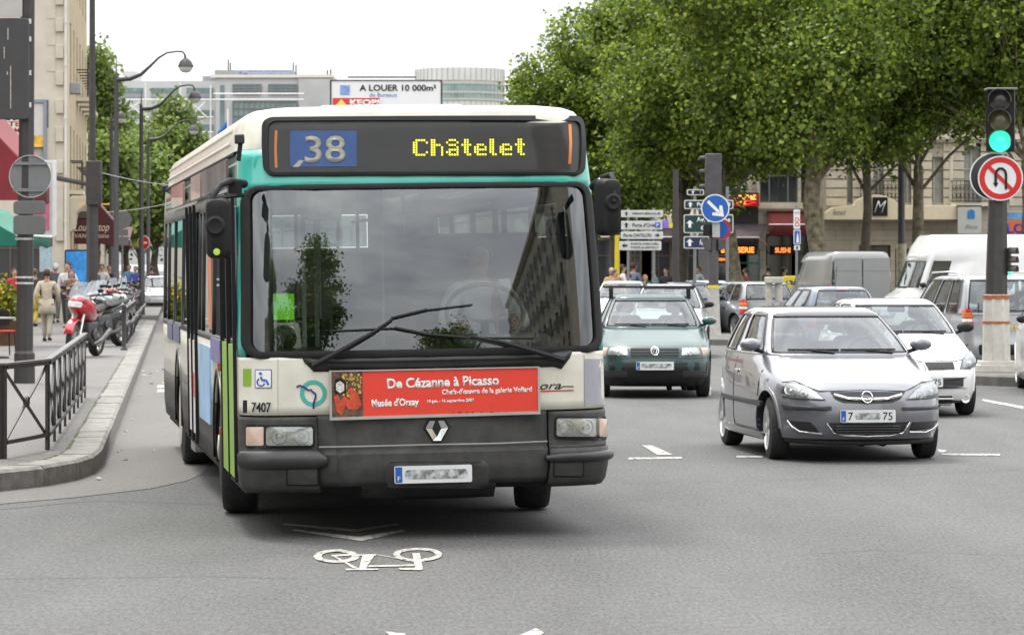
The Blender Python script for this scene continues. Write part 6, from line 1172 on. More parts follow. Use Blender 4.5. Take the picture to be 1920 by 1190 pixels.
# ------------------------------------------------------------------ street furniture on the right
def fluted(mb, r0, r1, z0, z1, k=8): mb.rings([[(r*math.cos(2*math.pi*i/(2*k))*(1 if i % 2 else .9), r*math.sin(2*math.pi*i/(2*k))*(1 if i % 2 else .9), z) for i in range(2*k)] for r, z in ((r0, z0), (r1, z1))], True, True, True)
def disc_sign(parent, c, r, face, rim=None, back=GREYS, nm='sign_disc', ax='y'):
    o = MB().lathe([(r*.2, .035), (r*.97, .03), (r, .015), (r, 0), (r*.98, -.004), (0, -.004)], c, 'y', 36, True).build(nm, back, parent, smooth=40); return o
def ring_face(parent, c, r1, r2, mat, y, nm): return MB().ring(circ(c[0], c[2], r1, 40), circ(c[0], c[2], r2, 40), c[1]-y, c[1]-y+.003).build(nm, mat, parent)
def disc_face(parent, c, r, mat, y, nm): return MB().prism(circ(c[0], c[2], r, 40), c[1]-y, c[1]-y+.003).build(nm, mat, parent)
YS = 52.; sp_ = empty('traffic_signal', (PX(1868, YS), YS, .17), 0, 'traffic signal post showing green, on the island at the right, with a white fluted base', 'traffic light'); ox = PX(1868, YS)
def L5(px, py, y=YS): return Vector((PX(px, y)-ox, y-YS, PZ(py, y)-.17))
mb = MB(); mb.box(-.33, .33, -.3, .3, 0, .12); mb.box(-.27, .27, -.25, .25, .12, .18); fluted(mb, .23, .21, .18, L5(0, 552).z); mb.build('base', M('stone_white', (.46, .44, .40), .7, var=.12, scale=9), sp_, bevel=.01)
for r0, a, b in ((.215, 560, 553), (.222, 606, 602)): MB().lathe([(r0, L5(0, a).z), (r0, L5(0, b).z)], k=16).build('rust_band', M('rust', (.35, .09, .02), .8, var=.3, scale=20), sp_)
mb = MB(); mb.rings([[(r_*math.cos(R(a))+dx, r_*math.sin(R(a)), z) for a in range(22, 382, 45)] for r_, z, dx in ((.18, L5(0, 552).z, 0), (.155, L5(0, 400).z, .02), (.14, L5(0, 290).z, .03))], True, True, True); mb.build('post', IRON, sp_, smooth=20)
def signal_head(parent, c, w_, h_, lit, rz_, scale=1, nm='signal_head'):
    h = MB().prism(rrect(-w_/2, w_/2, -h_/2, h_/2, .03*scale), -.10*scale, .10*scale).build(nm, BLK, parent, loc=c); h.rotation_euler = (0, 0, rz_); r_ = w_*.34
    for k, (nm2, col) in enumerate((('red_lens', (.05, .045, .045)), ('amber_lens', (.12, .11, .055)), ('green_lens', (.03, .80, .38)))):
        z = h_/2-h_/6*(2*k+1); on = k == lit; m = M('signal_'+nm2+('_lit' if on else ''), col if (on or k < 2) else (.02, .06, .04), .3, var=.1, coat=.5, emit=1.0 if on else 0)
        MB().lathe([(r_*1.12, 0), (r_*1.12, -.02*scale), (r_, -.02*scale), (r_*.9, -.03*scale), (0, -.045*scale)], (0, -.10*scale, z), 'y', 24).build(nm2, m, h, smooth=40)
        mb = MB(); mb.rings([[(r_*1.2*math.cos(R(a)), y, z+r_*1.2*math.sin(R(a))) for a in range(-15, 196, 15)] for y in (-.10*scale, -.32*scale)], False); mb.build('visor', M('visor_brown', (.06, .048, .045), .55, var=.2), h, smooth=50, solid=.008)
    return h
c = L5(1874, 228); signal_head(sp_, (c.x, c.y-.12, c.z), .44, .96, 2, R(-12)); MB().cbox((c.x, c.y-.15, c.z+.50), .48, .34, .03).build('cap', GREYS, sp_, bevel=.01)
c = L5(1882, 490); signal_head(sp_, (c.x+.03, c.y-.0, c.z), .20, .42, 2, R(62), .6); mb = MB(); mb.rod((0, 0, c.z+.15), (c.x, c.y, c.z+.15), .03); mb.rod((0, 0, c.z-.15), (c.x, c.y, c.z-.15), .03); mb.build('head_bracket', IRON, sp_)
c = L5(1872, 335); c.y -= .22; ds = empty('no_u_turn_sign', (sp_.location.x+c.x, YS+c.y, c.z+.17), R(-6), 'round red rimmed no U-turn sign below the green signal', 'sign'); o = disc_sign(ds, (0, 0, 0), .355, WHT); ds.rotation_euler = (0, 0, R(-4))
disc_face(o, (0, 0, 0), .352, SIGNW, .007, 'white_rim'); ring_face(o, (0, 0, 0), .33, .245, SIGNR, .011, 'red_ring'); mb = MB(); AR = [(-.085, .0, -.02)]
mb.tube([(-.075, -.014, -.10), (-.075, -.014, .06), (-.06, -.014, .115), (-.02, -.014, .15), (.03, -.014, .15), (.07, -.014, .115), (.085, -.014, .06), (.085, -.014, -.17)], .022, 5); mb.add([(-.12, -.016, -.07), (-.03, -.016, -.07), (-.075, -.016, -.145)], [(0, 1, 2)]); mb.build('arrow', BLK, o); mb = MB(); mb.rod((-.20, -.020, .20), (.20, -.020, -.20), .004, .055); mb.build('red_bar', SIGNR, o)
r_ = disc_sign(ds, (-.10, .10, .03), .37, WHT, nm='rear_disc', back=M('disc_black', (.02, .02, .022), .5)); ring_face(r_, (-.10, .10, .03), .374, .355, WHT, .008, 'rim')
MB().cbox((0, .10, 0), .06, .18, .3).build('clamp', IRON, ds)
# keep right sign on its post at the second island
YK = 80.; kp = empty('signal_post', (PX(1338, YK), YK, .16), 0, 'grey signal post with pale base and yellow band under the keep right sign', 'post'); ox = PX(1338, YK)
def L6(px, py): return Vector((PX(px, YK)-ox, 0, PZ(py, YK)-.16))
mb = MB(); mb.rings([[(r_*math.cos(R(a)), r_*math.sin(R(a)), z) for a in range(22, 382, 45)] for r_, z in ((.13, L6(0, 535).z), (.12, L6(0, 420).z))], True, True, True); mb.build('post', IRON2, kp, smooth=20)
mb = MB(); mb.rings([[(r_*math.cos(R(a)), r_*math.sin(R(a)), z) for a in range(22, 382, 45)] for r_, z in ((.20, 0), (.17, .3), (.14, L6(0, 540).z))], True, True, True); mb.build('base', M('base_pale', (.38, .37, .34), .7, var=.2, scale=8), kp, smooth=20); MB().lathe([(.142, L6(0, 540).z), (.142, L6(0, 534.6).z)], k=12).build('yellow_band', M('band_yellow', (.6, .5, .02), .6), kp)
a, b = L6(1323, 368), L6(1353, 288); MB().box(a.x, b.x, -.02, .26, a.z, b.z).build('signal_back', IRON2, kp, bevel=.02); mb = MB(); [mb.lathe([(.07, 0), (.06, -.12), (0, -.12)], (a.x-.02, .1, PZ(y, YK)-.16), 'x', 10) for y in (297, 322, 350)]; mb.build('visor', IRON, kp); MB().rod(L6(1338, 420), L6(1338, 368), .12).build('upper_post', IRON2, kp)
a, b = L6(1317, 470), L6(1330, 448); mb = MB(); mb.prism([(L6(1315, 0).x, L6(0, 448).z), (L6(1333, 0).x, L6(0, 448).z), (L6(1333, 0).x, L6(0, 470).z), (L6(1322, 0).x, L6(0, 470).z)], -.15, .1); mb.prism([(L6(1346, 0).x, L6(0, 448).z), (L6(1362, 0).x, L6(0, 448).z), (L6(1356, 0).x, L6(0, 468).z), (L6(1346, 0).x, L6(0, 470).z)], -.15, .1); mb.build('pedestrian_head', IRON2, kp, bevel=.015)
MB().box(L6(1318, 0).x, L6(1330, 0).x, -.2, 0, L6(0, 442).z, L6(0, 420).z).build('small_signal', BLK, kp, bevel=.02); bp2 = MB().box(L6(1335, 0).x, L6(1349, 0).x, -.17, -.14, L6(0, 445).z, L6(0, 418).z).build('small_plate', M('plate_grey', (.35, .36, .34), .5, var=.25, scale=30), kp)
c = L6(1340, 391); ks = empty('keep_right_sign', (ox+c.x, YK-.22, c.z+.16), 0, 'round blue keep right sign with a white arrow pointing down right', 'sign'); o = disc_sign(ks, (0, 0, 0), .345, WHT); disc_face(o, (0, 0, 0), .342, WHT, .007, 'white_rim'); disc_face(o, (0, 0, 0), .315, SIGNB, .011, 'blue_face')
mb = MB(); mb.rod((-.18, -.016, .17), (.10, -.016, -.10), .004, .075); mb.prism([(.21, -.20), (.17, .07), (.10, .07), (.10, -.10), (-.07, -.10), (-.07, -.17)], -.018, -.013); mb.build('arrow', WHT, o)
r2 = empty('no_parking_sign', (ox+L6(1352, 0).x, YK+.25, PZ(430, YK)), 0, 'red and blue round sign peeping from behind the keep right post', 'sign'); o = disc_sign(r2, (0, 0, 0), .26, WHT); disc_face(o, (0, 0, 0), .258, SIGNR, .007, 'red_face'); disc_face(o, (0, 0, 0), .20, SIGNB, .011, 'blue_face')
# direction sign panels
ARW = [(-.5, .0), (0, .5), (.5, 0), (.18, .08), (.18, -.5), (-.18, -.5), (-.18, .08)]
def arrow(mb, cx, cz, s, rot, y0, y1): c_, s_ = math.cos(R(rot)), math.sin(R(rot)); mb.prism([(cx+s*(a*c_-b*s_), cz+s*(a*s_+b*c_)) for a, b in ARW], y0, y1)
def dirsign(label, boards, Y, xpost, ztop, face, ink, nm='direction_sign', post=GREYS, foot=.16):
    r = empty(nm, (PX(xpost[0], Y), Y, foot), 0, label, 'sign'); x0 = PX(xpost[0], Y); mb = MB()
    for px in xpost: mb.tube([(PX(px, Y)-x0, .06, 0), (PX(px, Y)-x0, .06, PZ(ztop, Y)-foot)], .04, 8)
    mb.build('post', post, r, smooth=60)
    for (px0, py0, px1, py1, lines, rot, side, extra) in boards:
        a, b = PX(px0, Y)-x0, PX(px1, Y)-x0; z0, z1 = PZ(py1, Y)-foot, PZ(py0, Y)-foot; bd = MB().prism(rrect(a, b, z0, z1, .04), 0, .04).build('panel', M('panel_rim', (.55, .56, .55), .4), r); MB().prism(rrect(a+.025, b-.025, z0+.025, z1-.025, .03), -.006, .001).build('panel_face', face if not extra else extra, bd)
        s = min(.2, (z1-z0)*.6); ax_ = a+.16 if side < 0 else b-.16; m = MB(); arrow(m, ax_, (z0+z1)/2, s, rot, -.012, -.005); m.build('arrow', ink, bd); ta, tb = (a+.34, b-.08) if side < 0 else (a+.08, b-.34); n = len(lines)
        for i, s_ in enumerate(lines):
            hh = (z1-z0-.05)/n; text('lettering', s_, (tb-ta)*min(1, len(s_)/12+.25), hh*.58, ((ta+tb)/2, -.009, z1-.025-hh*(i+.5)), ink, bd, bold=.02)
    return r
WS = M('white_sign_face', (.46, .47, .46), .4, var=.08)
d1 = dirsign('stack of four white direction panels beside the bus mirror', [(1164, 394, 1243, 407, ['P\u00c9RIPH\u00c9RIQUE'], 0, -1, None), (1164, 414, 1243, 430, ["Porte d'Orl\u00e9ans"], 0, -1, None), (1164, 434, 1243, 448, ['Pte de CHATILLON'], -90, 1, None), (1161, 452, 1240, 469, ["PORTE d'ARCUEIL", 'PORTE de GENTILLY'], 90, -1, None)], 96, (1178, 1226), 390, WS, BLK)
x0 = PX(1178, 96); MB().prism(rrect(PX(1228, 96)-x0, PX(1238, 96)-x0, PZ(427, 96)-.16, PZ(417, 96)-.16, .01), -.012, -.004).build('parking_symbol', SIGNB, d1); text('parking_letter', 'P', .07, .10, (PX(1233, 96)-x0, -.018, PZ(422, 96)-.16), WHT, d1); MB().prism(rrect(PX(1242, 96)-x0, PX(1253, 96)-x0, PZ(428, 96)-.16, PZ(413, 96)-.16, .01), 0, .04).build('purple_plate', M('plate_purple', (.20, .12, .50), .4), d1); MB().prism(rrect(PX(1254, 96)-x0, PX(1262, 96)-x0, PZ(427, 96)-.16, PZ(418, 96)-.16, .01), 0, .04).build('yellow_plate', M('band_yellow', (0, 0, 0)), d1)
DG = M('sign_dark_green', (.008, .035, .028), .35, var=.1); DB = M('sign_dark_blue', (.012, .02, .06), .35, var=.1)
d2 = dirsign('dark green and blue direction panels behind the keep right post', [(1288, 355, 1320, 366, ['PARIS'], 0, -1, BLK), (1283, 375, 1375, 392, ['Paris centre 8'], 0, -1, None), (1282, 402, 1375, 437, ['Av. du Maine', 'Gare 8'], 0, -1, None), (1282, 443, 1330, 466, ['A6'], 0, -1, DB)], 88, (1303, 1364), 350, DG, WHT)
bl = empty('bus_lane_sign', (PX(1494, 90), 90, .1), 0, 'narrow white post sign with a red symbol above a blue bus lane panel', 'sign'); mb = MB(); mb.tube([(0, .05, 0), (0, .05, PZ(392, 90))], .035, 8); mb.build('post', GREYS, bl); f = lambda a, b, c, d, m, nm, y=0: MB().prism(rrect(PX(a, 90)-PX(1494, 90), PX(b, 90)-PX(1494, 90), PZ(d, 90)-.1, PZ(c, 90)-.1, .02), y-.01, y+.02).build(nm, m, bl)
f(1488, 1500, 393, 429, SIGNW, 'upper_panel'); f(1488, 1501, 431, 458, SIGNW, 'blue_panel_rim'); f(1489.5, 1499.5, 432.5, 456.5, SIGNB, 'blue_panel', -.012); f(1489, 1500, 460, 469, SIGNW, 'lower_panel'); m = MB(); arrow(m, PX(1494.5, 90)-PX(1494, 90), PZ(464.5, 90)-.1, .10, 0, -.016, -.009); m.build('arrow', BLK, bl); m = MB(); m.prism([(-.02+.006, PZ(455, 90)-.1), (.05, PZ(455, 90)-.1), (.04, PZ(442, 90)-.1), (.02, PZ(436, 90)-.1), (0, PZ(442, 90)-.1)], -.030, -.024); m.build('bus_symbol', WHT, bl)
for y in (412, 421): MB().ring(circ(.005, PZ(y, 90)-.1, .06, 16), circ(.005, PZ(y, 90)-.1, .04, 16), -.016, -.012).build('red_ring', SIGNR, bl)
text('lettering', 'BUS', .11, .05, (.005, -.013, PZ(399, 90)-.1), BLK, bl)
def simple_post(nm, label, px, Y, ytop, r0, mat, z0=.15, cat='post'): r = empty(nm, (PX(px, Y), Y, z0), 0, label, cat); mb = MB(); mb.tube([(0, 0, 0), (0, 0, 1.0), (0, 0, PZ(ytop, Y)-z0)], [r0*1.4, r0, r0*.8], 10); mb.build('post', mat, r, smooth=50); return r
lp = simple_post('lamp_post', 'tall dark lamp post with a pale sleeve at its foot', 1690, 114, -60, .13, IRON2, cat='lamp post'); mb = MB(); mb.tube([(0, -.02, 0), (0, -.02, PZ(457, 114)-.15)], .17, 12); mb.build('sleeve', M('sleeve_pale', (.42, .38, .28), .7, var=.35, scale=8), lp, smooth=60)
simple_post('dark_post', 'plain dark post left of the green direction panels', 1267, 92, 318, .10, IRON)
sb = empty('stone_post', (PX(1451, 74), 74, 0), 0, 'pale stone post of two shafts under one cap, behind the lilac car roof', 'post'); mb = MB(); [mb.lathe([(.085, 0), (.08, PZ(531, 74))], (x, 0, 0), k=12) for x in (-.11, .11)]; mb.build('shaft', M('stone_pale', (.40, .38, .33), .8, var=.2, scale=9), sb, smooth=50); MB().box(-.20, .20, -.16, .16, PZ(531, 74), PZ(519, 74)).build('cap', M('stone_pale', (0, 0, 0)), sb, bevel=.02)
yb = empty('yellow_box', (PX(1490, 98), 98, .16), 0, 'yellow box with a rounded top beyond the silver estate car', 'box'); MB().prism(rrect(-.36, .36, 0, PZ(517, 98)-.16, .10), -.3, .3).build('case', M('case_yellow', (.55, .42, .01), .5, var=.12), yb, bevel=.02); MB().box(-.2, .2, -.31, -.29, .7, .78).build('slot', BLK, yb)
gp = simple_post('yellow_post', 'yellow post between the bus mirror and the pedestrians', 1157, 100, 441, .09, M('case_yellow', (0, 0, 0)))
# ================================================================== LEFT SIDE
r_ = empty('corner_building', (0, 0, 0), 0, 'tall cream rendered corner building at the left with projecting quoins and a white drainpipe', 'building'); YL = 100.; xc = PX(127, YL)
REN = M('cream_render', (.50, .45, .37), .85, var=.10, scale=1.2, det=8, bump=.1, bscale=30); ops = [(PX(60, YL), 1.0, PZ(300, YL), PZ(188, YL)), (PX(20, YL), 1.1, 5.2, 7.2), (PX(-30, YL), 1.1, 5.2, 7.2), (PX(18, YL), 2.6, .3, 3.2)]
wall_open(r_, -32, xc, YL, .1, 17, ops, REN, depth=14, inset=(0, 1.7)); fr = windowset(r_, PX(60, YL), YL, PZ(300, YL), PZ(188, YL), 1.0, frame=M('frame_bluegrey', (.20, .23, .26), .5), d=.08, light=True); MB().ring(rrect(PX(62, YL)-.2, PX(88, YL), PZ(301, YL), PZ(187, YL), .01), rrect(PX(62, YL)-.2, PX(82, YL), PZ(296, YL), PZ(193, YL), .01), YL-.08, YL+.02).build('poster_frame', M('frame_bluegrey', (0, 0, 0)), r_); MB().box(PX(62, YL)-.1, PX(82, YL), YL-.03, YL-.012, PZ(276, YL), PZ(254, YL)).build('orange_poster', M('poster_amber', (.60, .34, .05), .5, var=.5, scale=5), r_); MB().box(PX(62, YL)-.1, PX(82, YL), YL-.028, YL-.010, PZ(254, YL), PZ(194, YL)).build('pale_poster', M('poster_pale', (.50, .47, .45), .5, var=.06), r_)
windowset(r_, PX(20, YL), YL, 5.2, 7.2, 1.1, frame=WHT); windowset(r_, PX(18, YL), YL, .3, 3.2, 2.6, frame=M('frame_brown', (0, 0, 0)))
QM = M('quoin_render', (.48, .435, .355), .85, var=.08, scale=3)
for i, (y0, y1) in enumerate(((-20, 10), (35, 60), (85, 110), (134, 160), (187, 213), (238, 266), (300, 325), (345, 452))):
    MB().box(PX(105, YL), PX(120, YL), YL-.10, YL+.0, PZ(y1, YL), PZ(y0, YL)).build('quoin', QM, r_, bevel=.015)
for y0, y1 in ((10, 35), (60, 85), (110, 134), (240, 300)): MB().box(PX(88, YL), PX(105, YL)-.01, YL-.02, YL+0, PZ(y1, YL), PZ(y0, YL)).build('flush_quoin', QM, r_)
mb = MB(); mb.tube([(PX(124.5, YL), YL-.14, .2), (PX(124.5, YL), YL-.14, 17)], .045, 8); [mb.tube([(PX(124.5, YL), YL-.14, z), (PX(124.5, YL), YL-.14, z+.07)], .062, 8) for z in (1.5, 3.2, 4.6, 6.3, 7.9, 9.2)]; mb.build('drainpipe', M('pipe_cream', (.58, .54, .46), .6, var=.1), r_, smooth=60)
# street side of the same block, running away along the kerb direction
sd = empty('street_facade', (xc, YL, 0), math.atan2(1, KD)-0, 'sandy stone street front running away from the corner building, with small iron balconies', 'building'); ops = [(2.6+i*3.3, 1.1, z, z+2.0) for i in range(6) for z in (4.2, 7.4, 10.6)]
# local x runs along the street; the face looks to local -y (towards the road)
wall_open(sd, .02, 21, .0, .1, 16, ops+[(3.3, 2.2, .2, 2.9), (9, 2.6, .2, 2.9)], brickmat('sandy_stone', (.46, .37, .24), 1.0, .40, .010, .06, .8), depth=6, inset=(1.2, 0)); sd.location = (xc, YL+.02, 0)
for c, w_, a, b in ops: windowset(sd, c, 0, a, b, w_, balcony=(a < 5 and c < 3) or (a < 8 and c > 8), frame=WHT)
mb = MB(); mb.prism([(0, 4.0), (-.55, 4.0), (-.5, 3.8), (-.2, 3.5), (-.12, 3.0), (0, 2.9)], 1.6, 3.6, 'x'); mb.build('corbel', ST4, sd, bevel=.02); MB().box(1.1, 1.9, -.35, -.02, PZ(175, 101), PZ(155, 101)).build('air_unit', M('unit_grey', (.28, .29, .30), .5), sd, bevel=.02)
# awnings and signs on the left
def slope_awning(nm, label, pts, Y, mat, val, txt=None, tm=None):
    """side view of an awning whose edge runs towards the camera"""
    (xa, ya), (xb, yb) = pts; r = empty(nm, (PX(xa, Y), Y, 0), 0, label, 'awning'); x1 = PX(xb, Y)-PX(xa, Y); z0, z1 = PZ(ya, Y), PZ(yb, Y); mb = MB()
    mb.rings([[(lerp(0, x1, t), y, lerp(z0, z1, t)-.06*math.sin(math.pi*t)+.02*math.sin(y*5)) for y in us(0, 5, 8)] for t in us(0, 1, 6)]+[[(x1+.01, y, z1-val-.03*math.sin(y*6)) for y in us(0, 5, 8)]], False); mb.build('fabric', mat, r, smooth=40, solid=.02)
    m = MB(); m.prism([(lerp(0, x1, t), lerp(z0, z1, t)-.02) for t in us(0, 1, 4)]+[(x1, z1-val), (0, z1-val)], -.02, 0); m.build('side_panel', mat, r); mb = MB(); mb.tube([(x1, 0, z1), (x1, 5, z1)], .03, 6); mb.build('front_bar', ALU, r)
    if txt: text('lettering', txt, x1*.6, val*.5, (x1*.45, -.04, z1-val*.45), tm or WHT, r)
    return r
AR1 = M('awning_crimson', (.17, .008, .015), .6, var=.15, scale=2); slope_awning('cafe_awning', 'crimson awning high at the left edge behind the dark pole', ((-70, 180), (39, 300)), 82, AR1, 1.0, None); slope_awning('cafe_awning', 'green awning at the left edge below the crimson one', ((-60, 385), (30, 440)), 66, M('awning_green', (.0, .13, .085), .6, var=.15, scale=2), .22)
sgn = empty('wall_sign', (PX(10, 90), 90, 0), 0, 'white banner with red capitals behind the dark pole at the left edge', 'sign'); MB().box(-1.2, .45, 0, .1, PZ(300, 90), PZ(226, 90)).build('board', M('banner_white', (.60, .58, .52), .6, var=.05), sgn); RP = M('print_rust', (.40, .06, .03), .6)
for s, y in (('SUR TE', 232), ('US LES M', 244), ('MENUS', 258), ('A LA', 270)): text('lettering', s, .9, .14, (-.05, -.015, PZ(y, 90)), RP, sgn, bold=.02)
lb = empty('light_box', (PX(93, 88), 88, 0), 0, 'tall pink and white framed sign box behind the round sign back', 'sign'); f = lambda a, b, c, d, m, nm, y0=0, y1=.2, r=.06: MB().prism(rrect(PX(a, 88)-PX(93, 88), PX(b, 88)-PX(93, 88), PZ(d, 88), PZ(c, 88), r), y0, y1).build(nm, m, lb)
f(62, 104, 300, 444, SIGNW, 'frame'); f(64, 98, 304, 438, M('box_pale', (.45, .44, .44), .4), 'face', -.01, .02, .04); f(64, 93, 336, 432, M('box_pink', (.45, .13, .20), .4, var=.2), 'pink_panel', -.02, -.005, .02)
MB().box(PX(62, 88)-PX(93, 88), PX(90, 88)-PX(93, 88), .2, 12, PZ(330, 88), PZ(326, 88)).build('wall_bracket', IRON, lb)
bg = empty('blue_advert', (PX(148, 92), 92, .17), R(0), 'blue advertising panel beside the burgundy awning', 'advert panel'); MB().prism(rrect(-.40, .42, .3, PZ(468, 92)-.17, .05), 0, .18).build('case', BLK, bg, bevel=.01); MB().prism(rrect(-.36, .38, .36, PZ(471, 92)-.17, .03), -.01, .01).build('poster', M('poster_blue', (.02, .22, .58), .3, var=.8, scale=1.6, coat=.6), bg); MB().box(-.3, .3, .05, .13, 0, .3).build('foot', IRON, bg)
pn = empty('wall_poster', (PX(87, 98), 98, 0), 0, 'pale blue poster on the corner building wall behind the walkers', 'poster'); MB().box(-.18, .16, 0, .05, PZ(508, 98), PZ(463, 98)).build('sheet', M('poster_paleblue', (.30, .40, .45), .5, var=.25, scale=5), pn); MB().ring(rrect(-.2, .18, PZ(509, 98), PZ(462, 98), .01), rrect(-.18, .16, PZ(508, 98), PZ(463, 98), .01), -.01, .04).build('frame', ALU, pn)
BG = M('burgundy', (.065, .008, .013), .6, var=.12, scale=2); mw = empty('shop_awning', (PX(134, 106), 106, 0), 0, 'burgundy awning with white script lettering behind the second dark pole', 'awning'); w_ = PX(214, 106)-PX(134, 106)
mb = MB(); mb.prism([(0, PZ(457, 106)), (w_*.7, PZ(457, 106)), (w_, PZ(463, 106)), (w_, PZ(415, 106)), (w_*.62, PZ(380, 106)), (w_*.55, PZ(410, 106)), (0, PZ(410, 106))], 0, .8); mb.build('fabric', BG, mw, bevel=.02); MB().box(0, w_*.5, -.02, .9, PZ(410, 106)+.01, PZ(396, 106)).build('fascia', M('fascia_brown', (.07, .05, .04), .6), mw)
text('lettering', 'Lou    stop', w_*.82, .34, (w_*.48, -.03, PZ(428, 106)), M('ink_cream', (.60, .52, .38), .5), mw, shear=.35); text('lettering', 'VAN    cuisine', w_*.8, .14, (w_*.48, -.03, PZ(442, 106)), M('ink_cream', (0, 0, 0)), mw, shear=.2)
awning('shop_awning', 'small burgundy awning just beyond the lettered one, behind the first lamp post', PX(226, 125), PX(250, 125), 125, PZ(425, 125), PZ(450, 125), 1.2, BG, .35); awning('shop_awning', 'narrow red awning farther down the left hand street', PX(205, 140), PX(228, 140), 140, PZ(395, 140), PZ(420, 140), 1.2, AR1, .3)
# more buildings down the street
for i, (y0, y1, lab, m) in enumerate(((125, 165, 'stone block beyond the street facade, mostly hidden by poles', ST1), (168, 230, 'far pale block at the end of the left hand pavement', ST2))):
    b_ = empty('street_building', (kx(y0)-3.8, y0, 0), math.atan2(1, KD), lab, 'building'); n = int((y1-y0)/3.2); ops = [(1.8+j*3.1, 1.1, z, z+1.9) for j in range(n) for z in (4.4, 7.5)]; wall_open(b_, 0, y1-y0, 0, .1, 8.5 if i == 0 else 7, [o for o in ops if o[3] < 6.8], m, depth=8)
    for c, w_, a, b in ops:
        if b < 6.8: windowset(b_, c, 0, a, b, w_)
# trees of the street
GL = 'trees down the left hand street'
for i, (px, Y, cr, zc, rz, n_, lab) in enumerate(((184, 176, 1.5, 8.4, 4.6, 11000, 'tall narrow tree behind the second dark pole'), (322, 190, 2.0, 7.2, 3.8, 14000, 'rounded tree behind the third lamp head, above the bus side'), (236, 205, 2.7, 6.3, 4.2, 13000, 'tree filling the gap between the two larger street trees'), (210, 150, 1.2, 5.0, 2.4, 6000, 'low tree behind the tallest lamp'), (262, 230, 2.6, 5.6, 3.2, 8000, 'far tree at the end of the left hand street'), (352, 215, 1.9, 5.6, 3.3, 8000, 'tree just beyond the rear roof of the bus'), (292, 165, 1.8, 4.8, 2.4, 8000, 'low crowned tree beside the rear corner of the bus'))):
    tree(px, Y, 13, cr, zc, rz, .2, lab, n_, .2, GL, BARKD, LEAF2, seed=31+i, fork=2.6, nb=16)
# ------------------------------------------------------------------ poles and lamps
PL = M('lamp_iron', (.035, .033, .035), .5, var=.15)
def street_lamp(px, Y, yj, arm, label, flip=1, head=.22, rise=.85, group='swan neck lamps along the left pavement'):
    r = empty('street_lamp', (PX(px, Y), Y, .17), 0, label, 'street lamp', group); z0 = PZ(yj, Y)-.17; mb = MB(); k = rise/.85
    mb.tube([(0, 0, 0), (0, 0, .9), (0, 0, .95), (0, 0, z0-.3), (0, 0, z0+.1)], [.13, .12, .085, .07, .055], 10); mb.lathe([(.05, 0), (.022, .12), (.012, .5), (0, .56)], (0, 0, z0+.1), k=8); mb.build('pole', PL, r, smooth=50)
    a = arm; pts = [(0, 0, z0), (.20*a, 0, z0+.03*k), (.36*a, 0, z0+.16*k), (.50*a, 0, z0+.42*k), (.62*a, 0, z0+.66*k), (.74*a, 0, z0+.81*k), (.88*a, 0, z0+.85*k), (.97*a, 0, z0+.84*k), (a, 0, z0+.76*k), (a+.02, 0, z0+.66*k)]
    mb = MB(); mb.tube([(flip*x, y, z) for x, y, z in pts], [.07, .065, .055, .04, .032, .028, .026, .026, .028, .04], 8); mb.build('arm', PL, r, smooth=60)
    c = (flip*(a+.03), 0, z0+.42*k); h = MB().lathe([(0, .24), (.06, .23), (head*.75, .14), (head*1.05, .0), (head*1.08, -.03), (head, -.04)], c, k=20, cap=False).build('lamp_head', PL, r, smooth=50)
    MB().lathe([(head*.96, -.03), (head*.85, -.12), (head*.5, -.19), (0, -.21)], c, k=20, cap=False).build('glass_bowl', M('bowl_glass', (.55, .55, .50), .15, var=.05, coat=1.), h, smooth=60); return r
street_lamp(218, 99, 150, 2.05, 'nearest swan neck lamp, the tallest in the photo'); street_lamp(265, 116, 205, 1.85, 'second swan neck lamp, between the tallest and the lowest'); street_lamp(278, 144, 262, 1.95, 'third and lowest swan neck lamp, in front of the trees'); street_lamp(209, 128, 228, .35, 'small lamp with a short arm just left of the tallest lamp', 1, .18, .3, None)
pole = empty('sign_pole', (PX(46, 47), 47, .17), 0, 'thick dark pole by the near railing with a large sign back at its top', 'pole'); ox = PX(46, 47); L7 = lambda px, py: Vector((PX(px, 47)-ox, 0, PZ(py, 47)-.17))
mb = MB(); mb.rings([[(r_*math.cos(R(a))+dx, r_*math.sin(R(a)), z) for a in range(22, 382, 45)] for r_, z, dx in ((.155, 0, 0), (.15, .42, 0), (.125, .46, 0), (.115, 2.6, .02), (.10, 6.0, .05))], True, True, True); mb.build('post', IRON, pole, smooth=20)
mb = MB(); mb.prism([(x, z) for x, z in rrect(L7(-45, 0).x, L7(58, 0).x, L7(0, 225).z, L7(0, 36).z, .05)], -.20, -.14); bb = mb.build('sign_back', M('back_dark', (.045, .043, .046), .5, var=.12), pole, bevel=.01); [MB().box(L7(x, 0).x, L7(x+2, 0).x, -.205, -.2, L7(0, y1).z, L7(0, y0).z).build('scratch', M('scratch_pale', (.38, .33, .28), .7, var=.5, scale=40), bb) for x, y0, y1 in ((18, 55, 77), (11, 90, 112), (23, 125, 205), (17, 136, 142))]
MB().box(L7(-30, 0).x, L7(44, 0).x, -.13, -.10, L7(0, 33).z, L7(0, -60).z).build('upper_sign', M('back_light', (.42, .40, .38), .6), pole); mb = MB(); [mb.cbox((L7(59, 0).x, -.15, L7(0, y).z), .03, .05, .07) for y in (42, 75, 138, 198)]; mb.build('clip', M('clip_white', (.6, .6, .58), .4), pole)
d_ = MB().lathe([(.30, 0), (.30, .012), (.28, .018), (0, .018)], (L7(59, 0).x, -.10, L7(0, 331).z), 'y', 36).build('round_sign_back', GREYS, pole, smooth=40); MB().ring(circ(L7(59, 0).x, L7(0, 331).z, .303, 36), circ(L7(59, 0).x, L7(0, 331).z, .293, 36), -.115, -.09).build('rim', ALU, d_)
